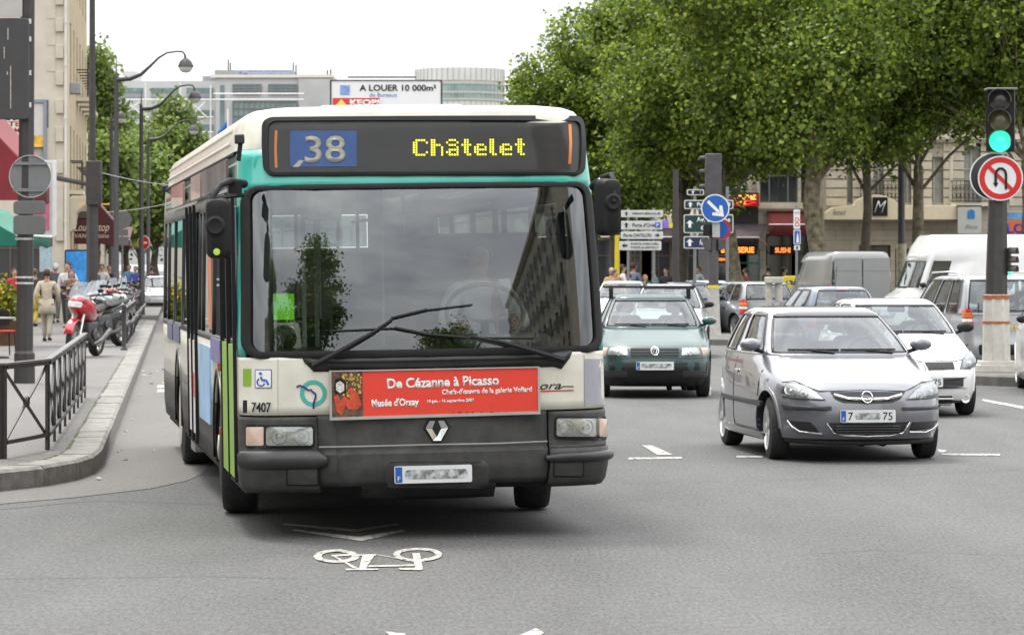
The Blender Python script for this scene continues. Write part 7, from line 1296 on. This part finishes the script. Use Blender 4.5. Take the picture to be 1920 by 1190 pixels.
mb = MB(); [mb.cbox((L7(59, 0).x, -.125, L7(0, y).z), .48, .02, .04) for y in (307, 357)]; mb.build('sign_rail', GREYS, pole)
for y0, y1 in ((377, 402), (404, 440)): MB().prism(rrect(L7(28, 0).x, L7(88, 0).x, L7(0, y1).z, L7(0, y0).z, .05), -.16, -.13).build('small_sign_back', M('back_mid', (.12, .12, .12), .5), pole, bevel=.008)
[MB().lathe([(.128, L7(0, y).z-.015), (.132, L7(0, y).z), (.128, L7(0, y).z+.015)], k=12).build('strap', M('strap_pale', (.42, .42, .43), .5, var=.4, scale=40), pole) for y in (520, 531, 356, 448)]
p2 = empty('signal_post', (PX(173, 80), 80, .17), 0, 'second dark post left of the lamps, with a boxed signal back half way up', 'post'); L8 = lambda px, py: Vector((PX(px, 80)-PX(173, 80), 0, PZ(py, 80)-.17)); mb = MB(); mb.rings([[(r_*math.cos(R(a)), r_*math.sin(R(a)), z) for a in range(22, 382, 45)] for r_, z in ((.17, 0), (.15, .5), (.14, L8(0, 385).z), (.085, L8(0, 384).z), (.07, 8.8))], True, True, True); mb.build('post', IRON, p2, smooth=20); MB().box(L8(163, 0).x, L8(191, 0).x, -.2, .12, L8(0, 385).z, L8(0, 302).z).build('signal_back', IRON, p2, bevel=.02); MB().box(L8(150, 0).x, L8(205, 0).x, -.05, -.0, L8(0, 384).z, L8(0, 381.5).z).build('orange_bar', M('bar_orange', (.65, .28, .04), .5, emit=.3), p2)
mb = MB(); mb.box(L8(160, 0).x, L8(182, 0).x, .3, .7, 0, L8(0, 515).z); mb.build('cabinet', M('cabinet_dark', (.04, .042, .045), .6), p2, bevel=.02)
s3 = empty('sign_post', (PX(229, 110), 110, .17), 0, 'grey round sign back with two plates under it beside the tallest lamp', 'sign'); L9 = lambda px, py: Vector((PX(px, 110)-PX(229, 110), 0, PZ(py, 110)-.17)); mb = MB(); mb.tube([(0, .03, 0), (0, .03, L9(0, 395).z)], .035, 8); mb.build('post', GREYS, s3); MB().lathe([(.32, 0), (.31, .02), (0, .02)], (0, 0, L9(0, 411).z), 'y', 28).build('round_sign_back', GREYS, s3); mb = MB(); mb.box(-.22, .22, 0, .02, L9(0, 460).z, L9(0, 444).z); mb.box(-.2, .2, 0, .02, L9(0, 442).z, L9(0, 430).z); mb.build('small_sign_back', GREYS, s3)
ne = empty('no_entry_sign', (PX(269.5, 118), 118, .17), R(-20), 'small red no entry sign between the second and third lamps', 'sign'); z = PZ(455, 118)-.17; mb = MB(); mb.tube([(0, .03, 0), (0, .03, z)], .03, 8); mb.build('post', GREYS, ne); o = MB().prism(circ(0, z, .24, 28, .26), -.02, 0).build('disc', WHT, ne); MB().prism(circ(0, z, .22, 28, .24), -.026, -.019).build('red_face', SIGNR, o); MB().box(-.14, .14, -.032, -.024, z-.035, z+.035).build('white_bar', WHT, o)
for lab, a, b, sg in (('upper overhead wire across the left hand street', (168, 318, 80), (460, 330, 140), .4), ('lower overhead wire across the left hand street', (200, 398, 99), (420, 338, 160), .3)):
    A, B = P(*a), P(*b); mb = MB(); mb.tube([A.lerp(B, t)+Vector((0, 0, -sg*4*t*(1-t))) for t in us(0, 1, 12)], .010, 4); tag(mb.build('overhead_wire', M('wire_pale', (.35, .35, .35), .5)), lab, 'wire')
# ------------------------------------------------------------------ crossed iron barriers
def make_barrier(L_=1.46, h=.80):
    r = empty('pavement_barrier', (0, 0, 0), 0, 'x', 'barrier', 'crossed iron barriers along the kerb'); 
    for x in (0, L_): MB().box(x-.035, x+.035, -.012, .012, 0, h).build('post', IRON, r)
    MB().box(.035, L_-.035, -.022, .022, h-.035, h).build('top_rail', IRON, r); MB().box(.036, L_-.036, -.018, .018, .12, .155).build('bottom_rail', IRON, r); MB().box(-.04, L_+.04, -.03, .03, h+.002, h+.02).build('hand_rail', M('rail_worn', (.16, .15, .15), .35, .4, var=.25, scale=10), r)
    for a, b in (((.04, .16), (L_-.04, h-.045)), ((.04, h-.045), (L_-.04, .16))): mb = MB(); mb.rod((a[0], 0 if a[1] < .3 else .014, a[1]), (b[0], 0 if a[1] < .3 else .014, b[1]), .024, .016); mb.build('brace', IRON, r)
    mb = MB(); mb.lathe([(.045, -.02), (.05, 0), (.045, .02)], (L_/2, 0, (h+.12)/2), 'y', 12); mb.build('boss', IRON, r); return r
pts = [(-7.6, 25.5), (-6.3, 26.15), (-5.1, 27.1), (-4.35, 28.35)]+[(-4.17+KD*(1.5*i), 29.75+1.492*i) for i in range(9)]
LB = ['barrier section cut by the left edge of the photo']*2+['barrier section turning the corner at the near end of the railing', 'barrier section next to the thick dark pole']+['%s barrier section after the corner of the near railing' % s for s in ('first', 'second', 'third', 'fourth', 'fifth', 'sixth', 'seventh')]+['last barrier section of the near railing, in front of the red motorcycle']
proto = make_barrier()
for i in range(len(pts)-1):
    a, b = pts[i], pts[i+1]; o = proto if i == 0 else copy_tree(proto); o.location = (a[0], a[1], KH); o.rotation_euler = (0, 0, math.atan2(b[1]-a[1], b[0]-a[0])); s = math.hypot(b[0]-a[0], b[1]-a[1])/1.50; o.scale = (s, 1, 1); o['label'] = LB[i] if i > 1 else LB[i]
    if i == 0: o['label'] = 'barrier section outside the left edge, second before the corner'
ords = ('first', 'second', 'third', 'fourth', 'fifth', 'sixth', 'seventh', 'eighth', 'ninth', 'tenth', 'eleventh', 'twelfth')
for i in range(12): y = 67+1.5*i; o = copy_tree(proto); o.scale = (1, 1, 1); o.location = (kx(y)-.42, y, KH); o.rotation_euler = (0, 0, math.atan2(1, KD)); o['label'] = '%s barrier section of the far railing behind the bollard' % ords[i]
bo = empty('bollard', (PX(232.5, 66), 66, KH), 0, 'dark iron bollard beside the kerb at the start of the far railing', 'bollard'); MB().lathe([(.055, 0), (.05, .06), (.042, .08), (.042, .82), (.05, .84), (.045, .90), (0, .92)], k=14).build('shaft', IRON, bo, smooth=40); MB().lathe([(.07, 0), (.07, .03), (.05, .05)], k=14).build('base_ring', IRON, bo)
# ------------------------------------------------------------------ motorcycles
def motorbike(label, loc, rz, col, group=None, fair=True, nm='motorcycle'):
    r = empty(nm, loc, rz, label, nm, group); pm = M('bike_'+col[0], col[1], .25, var=.05, coat=1.) # faces -y
    def wheel(y, rr, w_, nm2):
        t = MB().lathe([(rr-.09, -w_*.4), (rr-.03, -w_*.5), (rr, -w_*.25), (rr, w_*.25), (rr-.03, w_*.5), (rr-.09, w_*.4), (rr-.09, -w_*.4)], (0, y, rr), 'x', 28, False).build(nm2, TYR, r, smooth=50); mb = MB(); mb.lathe([(rr-.085, -w_*.35), (rr-.11, -w_*.3), (rr-.11, w_*.3), (rr-.085, w_*.35)], (0, y, rr), 'x', 28, False)
        for i in range(9): a = i*.698; mb.rod((0, y+.05*math.cos(a), rr+.05*math.sin(a)), (0, y+(rr-.1)*math.cos(a), rr+(rr-.1)*math.sin(a)), .022)
        mb.lathe([(.06, -.07), (.06, .07)], (0, y, rr), 'x', 14); mb.build('rim', M('bike_rim', (.33, .32, .30), .4, .5), t); MB().ring([(y+a, rr+b) for a, b in circ(0, 0, .15, 20)], [(y+a, rr+b) for a, b in circ(0, 0, .09, 20)], -.075, -.07, 'x').build('brake_disc', CHR, t); return t
    wheel(-.72, .335, .10, 'front_wheel'); wheel(.72, .31, .16, 'rear_wheel'); mb = MB(); [mb.tube([(x, -.70, .32), (x, -.55, .72), (x*1.0, -.42, 1.02)], .026, 8) for x in (-.10, .10)]; mb.build('fork', ALU, r, smooth=60)
    mb = MB(); mb.rings([[(.085*math.cos(t)*f, -.72+.36*math.sin(a), .32+.36*math.cos(a)+.03*math.sin(t)) for t in [R(x) for x in range(0, 181, 30)]] for a, f in [(R(x), 1) for x in range(-75, 60, 15)]], False); mb.build('front_mudguard', pm, r, smooth=60, solid=.01)
    if fair:
        mb = MB(); mb.rings([[(w_*math.cos(t), y+.10*(1-abs(math.sin(t))), z+h_*math.sin(t)) for t in [2*math.pi*i/16 for i in range(16)]] for y, z, w_, h_ in ((-.80, .98, .06, .04), (-.74, .97, .16, .11), (-.60, .96, .23, .17), (-.42, .90, .25, .21), (-.18, .80, .21, .18), (.02, .72, .15, .10))], True, True, True); mb.build('fairing', pm, r, smooth=50)
        mb = MB(); mb.rings([[(w_*s, y+.06*(s*s), z) for s in us(-1, 1, 8)] for y, z, w_ in ((-.70, 1.06, .20), (-.58, 1.22, .19), (-.46, 1.36, .13))], False); mb.build('windshield', glass('screen_tint', (.55, .58, .58), .08), r, smooth=60)
        MB().prism(rrect(-.13, .13, .91, 1.01, .03), -.815, -.77).build('headlight', LAMPG, r, bevel=.005)
    else: MB().lathe([(.10, 0), (.11, .03), (.09, .14), (0, .18)], (0, -.66, .95), 'y', 18).build('headlight', LAMPG, r, smooth=50)
    mb = MB(); mb.rings([[(w_*math.cos(t), y, z+h_*math.sin(t)) for t in [2*math.pi*i/14 for i in range(14)]] for y, z, w_, h_ in ((-.35, .92, .12, .08), (-.20, .94, .17, .13), (.05, .90, .16, .13), (.22, .84, .10, .07))], True, True, True); mb.build('tank', pm, r, smooth=60)
    mb = MB(); mb.rings([[(w_*math.cos(t), y, z+h_*math.sin(t)) for t in [2*math.pi*i/12 for i in range(12)]] for y, z, w_, h_ in ((.10, .84, .10, .05), (.30, .83, .15, .05), (.62, .86, .14, .06), (.90, .92, .07, .04))], True, True, True); mb.build('saddle', BLK, r, smooth=60)
    mb = MB(); mb.rings([[(w_*math.cos(t), y, z+h_*math.sin(t)) for t in [2*math.pi*i/10 for i in range(10)]] for y, z, w_, h_ in ((.25, .76, .10, .05), (.6, .80, .11, .06), (1.0, .88, .04, .03))], True, True, True); mb.build('tail', pm, r, smooth=60)
    mb = MB(); mb.box(-.16, .16, -.30, .22, .30, .64); mb.tube([(0, .1, .5), (0, .72, .31)], .05, 8); [mb.lathe([(.10, 0), (.10, .06)], (x, -.05, .42), 'x', 14) for x in (-.22, .16)]; mb.build('engine', M('engine_grey', (.09, .09, .095), .45, .6, var=.4, scale=14), r, bevel=.02)
    mb = MB(); mb.tube([(.14, -.3, .4), (.2, -.1, .25), (.2, .3, .30), (.2, .85, .48)], [.03, .03, .05, .05], 8); mb.build('exhaust', M('exhaust_metal', (.12, .115, .11), .35, .8, var=.2), r, smooth=60); mb = MB(); mb.tube([(-.36, -.30, 1.04), (-.2, -.40, 1.06), (.2, -.40, 1.06), (.36, -.30, 1.04)], .017, 6); mb.build('handlebar', BLK, r)
    for s in (-1, 1): mb = MB(); mb.tube([(s*.24, -.40, 1.06), (s*.33, -.46, 1.20)], .008, 5); mb.ball((s*.36, -.46, 1.23), .06, .02, .035, 10, 6); mb.build('mirror', BLK, r, smooth=60)
    mb = MB(); mb.tube([(-.1, .05, .30), (-.3, .12, .0)], .014, 6); mb.build('side_stand', IRON, r); return r
GM = 'motorcycles parked on the pavement'
m1 = motorbike('bright red faired motorcycle parked at the end of the near railing', (PX(157, 61), 61.0, KH), R(-11), ('red', (.42, .01, .02)), GM)
m2 = motorbike('black motorcycle with a round headlight behind the red one', (PX(193, 69), 69.0, KH), R(-22), ('black', (.02, .02, .022)), GM, False); m3 = motorbike('silver faired motorcycle in the row behind the bollard', (PX(206, 76), 76, KH), R(-20), ('silver', (.16, .165, .17)), GM)
m2.rotation_euler.y = R(-6); m1.rotation_euler.y = R(5); m1.scale = (1.0, .95, 1.02)
for i, (src, px, Y, lab) in enumerate(((m3, 199, 72.5, 'silver faired motorcycle directly behind the red one'), (m2, 214, 80, 'black motorcycle halfway along the far railing'), (m1, 222, 85, 'red motorcycle farther back by the tallest lamp'), (m2, 230, 90, 'black motorcycle near the far end of the railing'), (m3, 238, 97, 'silver motorcycle at the far end of the row'), (m2, 247, 104, 'black motorcycle beyond the far railing'))):
    c_ = copy_tree(src); place(c_, (PX(px, Y), Y, KH), R(-24+i*3), lab)
c_ = motorbike('small dark moped leaning at the far railing', (PX(210, 74.5), 74.5, KH), R(165), ('green', (.02, .035, .022)), GM, False)
# terrace things at the left edge
pb = empty('flower_tub', (PX(3, 70), 70, KH), 0, 'wooden tub of yellow flowers at the left edge', 'plant pot'); MB().lathe([(.30, 0), (.36, .5), (.38, .52), (.34, .52), (.3, .45)], k=20).build('tub', M('tub_wood', (.12, .06, .03), .8, var=.3, scale=6), pb, smooth=40); rng = np.random.default_rng(5); V, F = leaves([(0, 0, .85, .34, .34, .38)], 1400, .07, rng); mkobj('leaves', npmesh('leaves', V, F, LEAF), pb); V, F = leaves([(0, -.05, 1.0, .30, .3, .28)], 220, .07, rng); tag(mkobj('flowers', npmesh('flowers', V, F, M('petal_yellow', (.65, .50, .02), .6)), pb), kind='stuff')
ch = empty('cafe_chair', (PX(4, 62), 62, KH), R(25), 'red and black cafe chair at the left edge beyond the railing', 'chair'); MB().box(-.2, .2, -.2, .2, .44, .47).build('seat', SIGNR, ch, bevel=.01); MB().prism(rrect(-.2, .2, .55, .85, .05), .19, .21).build('backrest', BLK, ch)
for x in (-.18, .18):
    for y in (-.18, .18): MB().rod((x, y, .44), (x*1.15, y*1.15, 0), .02).build('leg', BLK, ch)
tb = empty('cafe_table', (PX(-4, 60), 60, KH), 0, 'small round cafe table at the left edge', 'table'); MB().lathe([(.32, .72), (.32, .745), (0, .745)], k=24).build('tabletop', M('top_pale', (.4, .38, .35), .5), tb); mb = MB(); mb.tube([(0, 0, .72), (0, 0, .02)], .025, 8); mb.lathe([(.22, 0), (.2, .03), (0, .04)], k=16); mb.build('pedestal', BLK, tb)
bn = empty('litter_bin', (PX(186, 76), 76, KH), 0, 'dark wheeled rubbish bin beside the second dark post', 'bin'); MB().prism([(-.26, 0), (.26, 0), (.30, .95), (-.30, .95)], -.28, .28).build('body', M('bin_dark', (.035, .038, .04), .5, var=.1), bn, bevel=.02); MB().prism([(-.32, .95), (.32, .95), (.30, 1.04), (-.30, 1.04)], -.32, .30).build('lid', M('bin_lid', (.09, .10, .10), .5), bn, bevel=.02)
# ================================================================== PEOPLE
SKIN = M('skin', (.42, .25, .17), .55, var=.08, scale=10); SKIND = M('skin_dark', (.16, .09, .06), .55, var=.08)
def skin_mesh(name, V, E, rad, mat, parent, root=0, sub=2, br=False):
    me = bpy.data.meshes.new(name); bm = bmesh.new(); lay = bm.verts.layers.skin.verify(); vs = []
    for i, (p, r_) in enumerate(zip(V, rad)): v = bm.verts.new(p); v[lay].radius = (r_, r_) if not isinstance(r_, tuple) else r_; v[lay].use_root = (i == root); vs.append(v)
    for a, b in E: bm.edges.new((vs[a], vs[b]))
    bm.to_mesh(me); bm.free(); me.materials.append(mat); o = mkobj(name, me, parent); m = o.modifiers.new('skin', 'SKIN'); m.use_smooth_shade = True; m.branch_smoothing = .4; s = o.modifiers.new('sub', 'SUBSURF'); s.levels = sub; s.render_levels = sub
    return o
def person(label, loc, rz=0, h=1.72, coat=(.3, .28, .25), legs=(.05, .05, .06), hair=(.03, .02, .015), stride=.25, arms='walk', seated=False, skirt=False, skin=SKIN, longcoat=0., hairlong=False, group=None, shirt=None, fingers=True):
    r = empty('person', loc, rz, label, 'person', group); r.scale = (h/1.75,)*3; s = stride
    hip = .93; dz = -.45 if seated else 0; J = {}
    if seated: kn = {1: (.10, -.46, .50), -1: (-.10, -.46, .50)}; an = {1: (.10, -.44, .08), -1: (-.10, -.44, .08)}; hip = .52
    else: kn = {1: (.09, -s*.6-.03, .50), -1: (-.09, s*.25, .50)}; an = {1: (.09, -s*.95, .08), -1: (-.09, s*1.15, .10)}
    b = hip-.93; sh = 1.43+b
    if arms == 'walk': el = {1: (.25, .12, 1.14+b), -1: (-.25, -.08, 1.14+b)}; wr = {1: (.24, .05-s*.2, .90+b), -1: (-.24, -.26, .93+b)}
    elif arms == 'fold': el = {1: (.26, -.10, 1.13+b), -1: (-.26, -.10, 1.13+b)}; wr = {1: (-.02, -.24, 1.20+b), -1: (.04, -.22, 1.34+b)}
    elif arms == 'wheel': el = {1: (.27, -.22, 1.17+b), -1: (-.27, -.22, 1.17+b)}; wr = {1: (.20, -.46, 1.17+b), -1: (-.20, -.46, 1.17+b)}
    else: el = {1: (.25, .05, 1.13+b), -1: (-.25, .05, 1.13+b)}; wr = {1: (.23, -.08, .90+b), -1: (-.23, -.08, .90+b)}
    V = [(0, 0, hip+.03), (0, .01, hip+.22), (0, 0, sh-.05), (0, 0, sh+.05), (0, -.01, sh+.09), (0, -.015, sh+.15), (0, -.02, sh+.235), (0, -.01, sh+.29)]; Rd = [.13, .11, .135, .06, .056, (.078, .09), (.088, .10), (.055, .06)]; E = [(i, i+1) for i in range(7)]
    def chain(st, pts, rr):
        p = st
        for q, r_ in zip(pts, rr): V.append(q); Rd.append(r_); E.append((p, len(V)-1)); p = len(V)-1
        return p
    for k in (1, -1):
        e = chain(2, [(k*.16, 0, sh-.02), el[k], wr[k]], [.062, .043, .028]); d = (Vector(wr[k])-Vector(el[k])).normalized(); w_ = Vector(wr[k]); pa = w_+d*.07; e = chain(e, [tuple(pa)], [(.034, .022)])
        if fingers:
            u = d.cross(Vector((k, 0, 0))).normalized()
            for i in range(4): f0 = pa+u*(i-1.5)*.02; chain(e, [tuple(f0+d*.035+Vector((-k*.006, 0, 0))), tuple(f0+d*(.062-.006*abs(i-1.4))+Vector((-k*.02, 0, 0)))], [.009, .007])
            chain(e, [tuple(w_+d*.04+u*.04), tuple(w_+d*.075+u*.055)], [.011, .008])
        e = chain(0, [(k*.09, 0, hip-.04), kn[k], an[k]], [.085, .056, .038]); a = an[k]; chain(e, [(a[0]+k*.01, a[1]-.10, a[2]-.045), (a[0]+k*.01, a[1]-.16, a[2]-.055)], [.034, .026])
    skin_mesh('body', V, E, Rd, skin, r)
    # jacket or shirt
    cm = M('cloth_%d_%d_%d' % tuple(int(c*200) for c in coat), coat, .85, var=.15, scale=9, bump=.1, bscale=20); V2 = [(0, 0, hip-.02-longcoat*.3), (0, .01, hip+.2), (0, 0, sh-.06), (0, 0, sh+.04)]; R2 = [.155+longcoat*.05, .135, .155, .08]; E2 = [(0, 1), (1, 2), (2, 3)]
    for k in (1, -1): n = len(V2); V2 += [(k*.17, 0, sh-.02), el[k], tuple(Vector(wr[k])-(Vector(wr[k])-Vector(el[k])).normalized()*.02)]; R2 += [.082, .060, .045]; E2 += [(2, n), (n, n+1), (n+1, n+2)]
    o = skin_mesh('jacket', V2, E2, R2, cm, r)
    if longcoat: MB().rings([[(w_*math.cos(t), w_*.72*math.sin(t), z) for t in [2*math.pi*i/18 for i in range(18)]] for z, w_ in ((hip+.10, .165), (hip-.1, .20), (hip-.1-longcoat, .225+longcoat*.05))], True, False, False).build('coat_skirt', cm, r, smooth=60, solid=.012)
    lm = M('trouser_%d_%d_%d' % tuple(int(c*200) for c in legs), legs, .85, var=.15, scale=9); V3 = [(0, 0, hip+.05)]; R3 = [.135]; E3 = []
    for k in (1, -1): n = len(V3); a = an[k]; V3 += [(k*.09, 0, hip-.05), kn[k], (a[0], a[1], a[2]+.02)]; R3 += [.10, .075, .062]; E3 += [(0, n), (n, n+1), (n+1, n+2)]
    skin_mesh('trousers', V3, E3, R3, lm, r)
    if skirt: MB().rings([[(w_*math.cos(t), w_*.75*math.sin(t), z) for t in [2*math.pi*i/18 for i in range(18)]] for z, w_ in ((hip+.1, .15), (hip-.1, .19), (.52, .24))], True).build('skirt', lm, r, smooth=60, solid=.012)
    for k in (1, -1):
        a = an[k]; MB().rings([[(a[0]+k*.008+w_*math.cos(t), y, max(-.0 if not seated else 0, a[2]-.075)+hh*(1+math.sin(t))*.5) for t in [2*math.pi*i/10 for i in range(10)]] for y, w_, hh in ((a[1]+.06, .03, .05), (a[1]+.02, .042, .09), (a[1]-.08, .045, .065), (a[1]-.16, .035, .04))], True, True, True).build('shoe', BLK, r, smooth=60)
    hm = M('hair_%d' % int(hair[0]*300), hair, .7, var=.3, scale=30); hz = sh+.205; mb = MB(); hv = []
    mb.rings([[(.094*math.sin(R(a))*math.cos(t), .006+.102*math.sin(R(a))*math.sin(t)+(.012 if math.sin(t) > 0 else 0), hz+.02+.105*math.cos(R(a))-(.07 if (math.sin(t) > -.2 and a > 80) else 0)*(2.2 if hairlong else 1)) for t in [2*math.pi*i/16 for i in range(16)]] for a in (1, 25, 50, 72, 92)], True, True, False); mb.build('hair', hm, r, smooth=70, solid=.01)
    f = MB(); f.ball((0, -.115, hz-.01), .012, .02, .02, 8, 6); f.build('nose', skin, r, smooth=70); mb = MB(); [mb.ball((k*.032, -.092, hz+.015), .011, .008, .007, 8, 6) for k in (1, -1)]; mb.build('eyes', BLK, r, smooth=70); mb = MB(); mb.ball((0, -.095, hz-.058), .022, .008, .006, 8, 6); mb.build('mouth', M('lips', (.30, .10, .08), .5), r, smooth=70); mb = MB(); [mb.ball((k*.088, 0, hz), .012, .02, .03, 8, 6) for k in (1, -1)]; mb.build('ears', skin, r, smooth=70)
    return r
def stand(label, px, py, rz, h=1.7, z=KH, **k): y = ground_y(py, z); return person(label, (PX(px, y), y, z), R(rz), h, **k)
stand('woman in a beige jacket and pale trousers walking away beyond the near railing', 88, 640, 176, 1.62, coat=(.42, .36, .28), legs=(.36, .32, .26), hair=(.05, .02, .012), stride=.16, longcoat=.16, hairlong=False)
stand('white haired man in a dark grey jacket walking away past the corner building', 104, 606, 180, 1.78, coat=(.06, .065, .07), legs=(.05, .05, .06), hair=(.5, .48, .45), stride=.22, arms='down')
stand('dark haired man in a white shirt facing the camera behind the woman in brown', 127, 616, -8, 1.80, coat=(.52, .50, .50), legs=(.03, .03, .035), hair=(.015, .01, .01), stride=.12, arms='down')
stand('woman in a brown jacket with folded arms facing the camera beside the red motorcycle', 134, 622, 10, 1.60, coat=(.15, .10, .07), legs=(.07, .075, .05), hair=(.09, .035, .02), stride=.08, arms='fold', hairlong=True)
stand('person with a pale jacket walking away near the wall poster', 86, 588, 175, 1.72, coat=(.32, .30, .27), legs=(.10, .10, .11), stride=.2)
stand('person in red standing just left of the thick dark pole', 27, 612, 20, 1.62, coat=(.42, .02, .03), legs=(.30, .02, .03), hair=(.03, .02, .02), stride=.1, arms='down', hairlong=True)
stand('person with black top and yellow skirt just right of the thick dark pole', 65, 612, 160, 1.62, coat=(.03, .03, .035), legs=(.50, .38, .03), hair=(.12, .06, .03), skirt=True, stride=.15)
stand('man in a white shirt beside the bin near the second dark post', 191, 590, 0, 1.78, coat=(.55, .55, .56), legs=(.04, .04, .05), stride=.1, arms='down'); stand('man in black behind the bin, right of the man in white', 205, 588, 10, 1.74, coat=(.02, .02, .025), legs=(.03, .03, .03), arms='down')
stand('person in a light blue shirt far down the left pavement, left of the pair', 242, 572, 0, 1.78, coat=(.08, .20, .38), legs=(.05, .05, .07)); stand('person in a deep blue shirt far down the left pavement, right of the pair', 254, 575, -10, 1.72, coat=(.06, .08, .30), legs=(.05, .05, .07)); stand('dark dressed person by the rear corner of the bus', 284, 572, 160, 1.72, coat=(.07, .03, .06), legs=(.03, .03, .04))
stand('person with a dark coat walking between the two dark poles', 115, 596, 170, 1.66, coat=(.04, .03, .03), legs=(.04, .04, .04))
RGT = [('blonde person in a tan top at the far right of the bus mirror', 1147, 100, 1.66, (.40, .26, .12), (.1, .08, .1), (.4, .28, .12), 'walk'), ('person in a rust top below the white direction panels, near the bus', 1153, 94, 1.60, (.32, .14, .07), (.05, .05, .06), (.03, .02, .02), 'down'), ('person in a white top with crossed arms under the direction panels', 1168, 104, 1.76, (.60, .60, .60), (.04, .04, .05), (.03, .02, .02), 'fold'), ('person in a grey blue coat under the direction panels', 1188, 106, 1.82, (.14, .17, .24), (.08, .10, .15), (.05, .03, .02), 'walk'), ('person in a yellow green top sitting low above the car roofs', 1160, 96, 1.40, (.48, .42, .15), (.05, .05, .06), (.2, .12, .05), 'down'), ('person in black between the two under the direction panels', 1178, 98, 1.50, (.02, .02, .025), (.03, .03, .03), (.02, .02, .02), 'down'),
       ('person with a teal top and black hair by the slim dark trunk', 1228, 110, 1.62, (.12, .30, .30), (.04, .04, .05), (.01, .01, .01), 'down'), ('person in a dark coat left of the dark post', 1249, 108, 1.66, (.03, .03, .035), (.03, .03, .03), (.01, .01, .01), 'down'), ('ginger haired person low behind the car roofs', 1210, 100, 1.45, (.15, .25, .2), (.04, .04, .05), (.25, .08, .03), 'down'), ('person in a white shirt outside the cafe beside the leaning trunk', 1372, 116, 1.58, (.52, .50, .48), (.05, .05, .06), (.02, .02, .02), 'down'), ('person in dark clothes left of the yellow box', 1470, 112, 1.68, (.03, .03, .03), (.03, .03, .03), (.01, .01, .01), 'down'), ('dark skinned person in grey beside the grey panel van', 1506, 110, 1.84, (.13, .13, .12), (.04, .04, .05), (.01, .01, .01), 'down'), ('person in black at the sushi shop door', 1440, 122, 1.72, (.03, .025, .03), (.03, .03, .03), (.01, .01, .01), 'walk'), ('person in dark red outside the cafe window', 1398, 124, 1.66, (.22, .03, .03), (.03, .03, .03), (.03, .02, .02), 'walk'), ('person in pale blue crossing near the pale building', 1310, 126, 1.70, (.30, .38, .42), (.04, .04, .06), (.05, .03, .02), 'walk')]
for i, (lab, px, Y, h, c, l, hr, ar) in enumerate(RGT): person(lab, (PX(px, Y), Y, .16), R((i*47) % 360), h, c, l, hr, .15, ar, skin=SKIND if 'dark skinned' in lab else SKIN, fingers=False)
def driver(car_, label, x, y, zf, coat, hair, h=1.70): 
    d_ = person(label, (0, 0, 0), 0, h, coat, (.04, .04, .05), hair, 0, 'wheel', True, fingers=True); M4 = Matrix.Translation(car_.location) @ car_.rotation_euler.to_matrix().to_4x4(); d_.location = M4 @ Vector((x, y, zf)); d_.rotation_euler = car_.rotation_euler; return d_
driver(corsa, 'driver in a grey top at the wheel of the lilac car', .36, 2.00, .07, (.22, .22, .23), (.08, .05, .03)); driver(polo, 'driver in a grey top at the wheel of the green car', .36, 1.98, .06, (.20, .20, .20), (.10, .08, .06)); driver(clio, 'driver in pale clothes at the wheel of the white car behind the lilac one', .36, 1.95, .06, (.35, .35, .34), (.05, .04, .03))
driver(bus, 'bus driver in a pale shirt seated at the large steering wheel', .55, 1.52, .62, (.68, .70, .70), (.10, .08, .06), 1.80)
# ================================================================== BEHIND THE CAMERA: the rest of the junction, seen only as reflections
for i, (x, y, w_, h_, rz, lab, m) in enumerate(((17, 4, 46, 21, -68, 'long stone apartment block behind the camera on the right', ST2), (-24, 20, 40, 19, 88, 'stone apartment block along the left side of the near road', ST1), (-30, -48, 34, 20, 172, 'stone block across the junction behind the camera', ST2))):
    b_ = empty('apartment_block', (x, y, 0), R(rz), lab, 'building'); n = int(w_/3); ops = [(1.6+j*3, 1.2, z, z+2.0) for j in range(n) for z in (4.3, 7.5, 10.7, 13.9, 16.6) if z+2 < h_]; wall_open(b_, 0, w_, 0, 0, h_, ops+[(1.6+j*3, 2.0, .3, 3.2) for j in range(n)], m, depth=10, cornices=((3.6, .3, .3), (h_-.5, .5, .6)))
    mb = MB(); [mb.box(c-w__/2+.01, c+w__/2-.01, .2, .23, a+.01, b-.01) for c, w__, a, b in ops]; o_ = mb.build('window', PANE, b_); mb = MB(); [mb.box(c-.8, c+.8, -.4, -.36, a, a+.95) for c, w__, a, b in ops]; mb.build('balcony', IRON, b_)
for i, (x, y, h, cr, lab) in enumerate(((-3.0, -8, 18, 2.4, 'tall narrow tree behind the camera on the left, nearest'), (-10.5, 2, 12, 3.4, 'tree on the near left pavement outside the frame'), (-9, -20, 13, 4, 'tree behind the camera on the left, farther'), (13, -14, 10, 3.4, 'tree behind the camera on the right'))):
    tree(0, y, h, cr, h*.56, h*.40, .24, lab, 7000, .3, None, BARKD, LEAF, seed=71+i, fork=3, nb=14, x=x, z0=0)
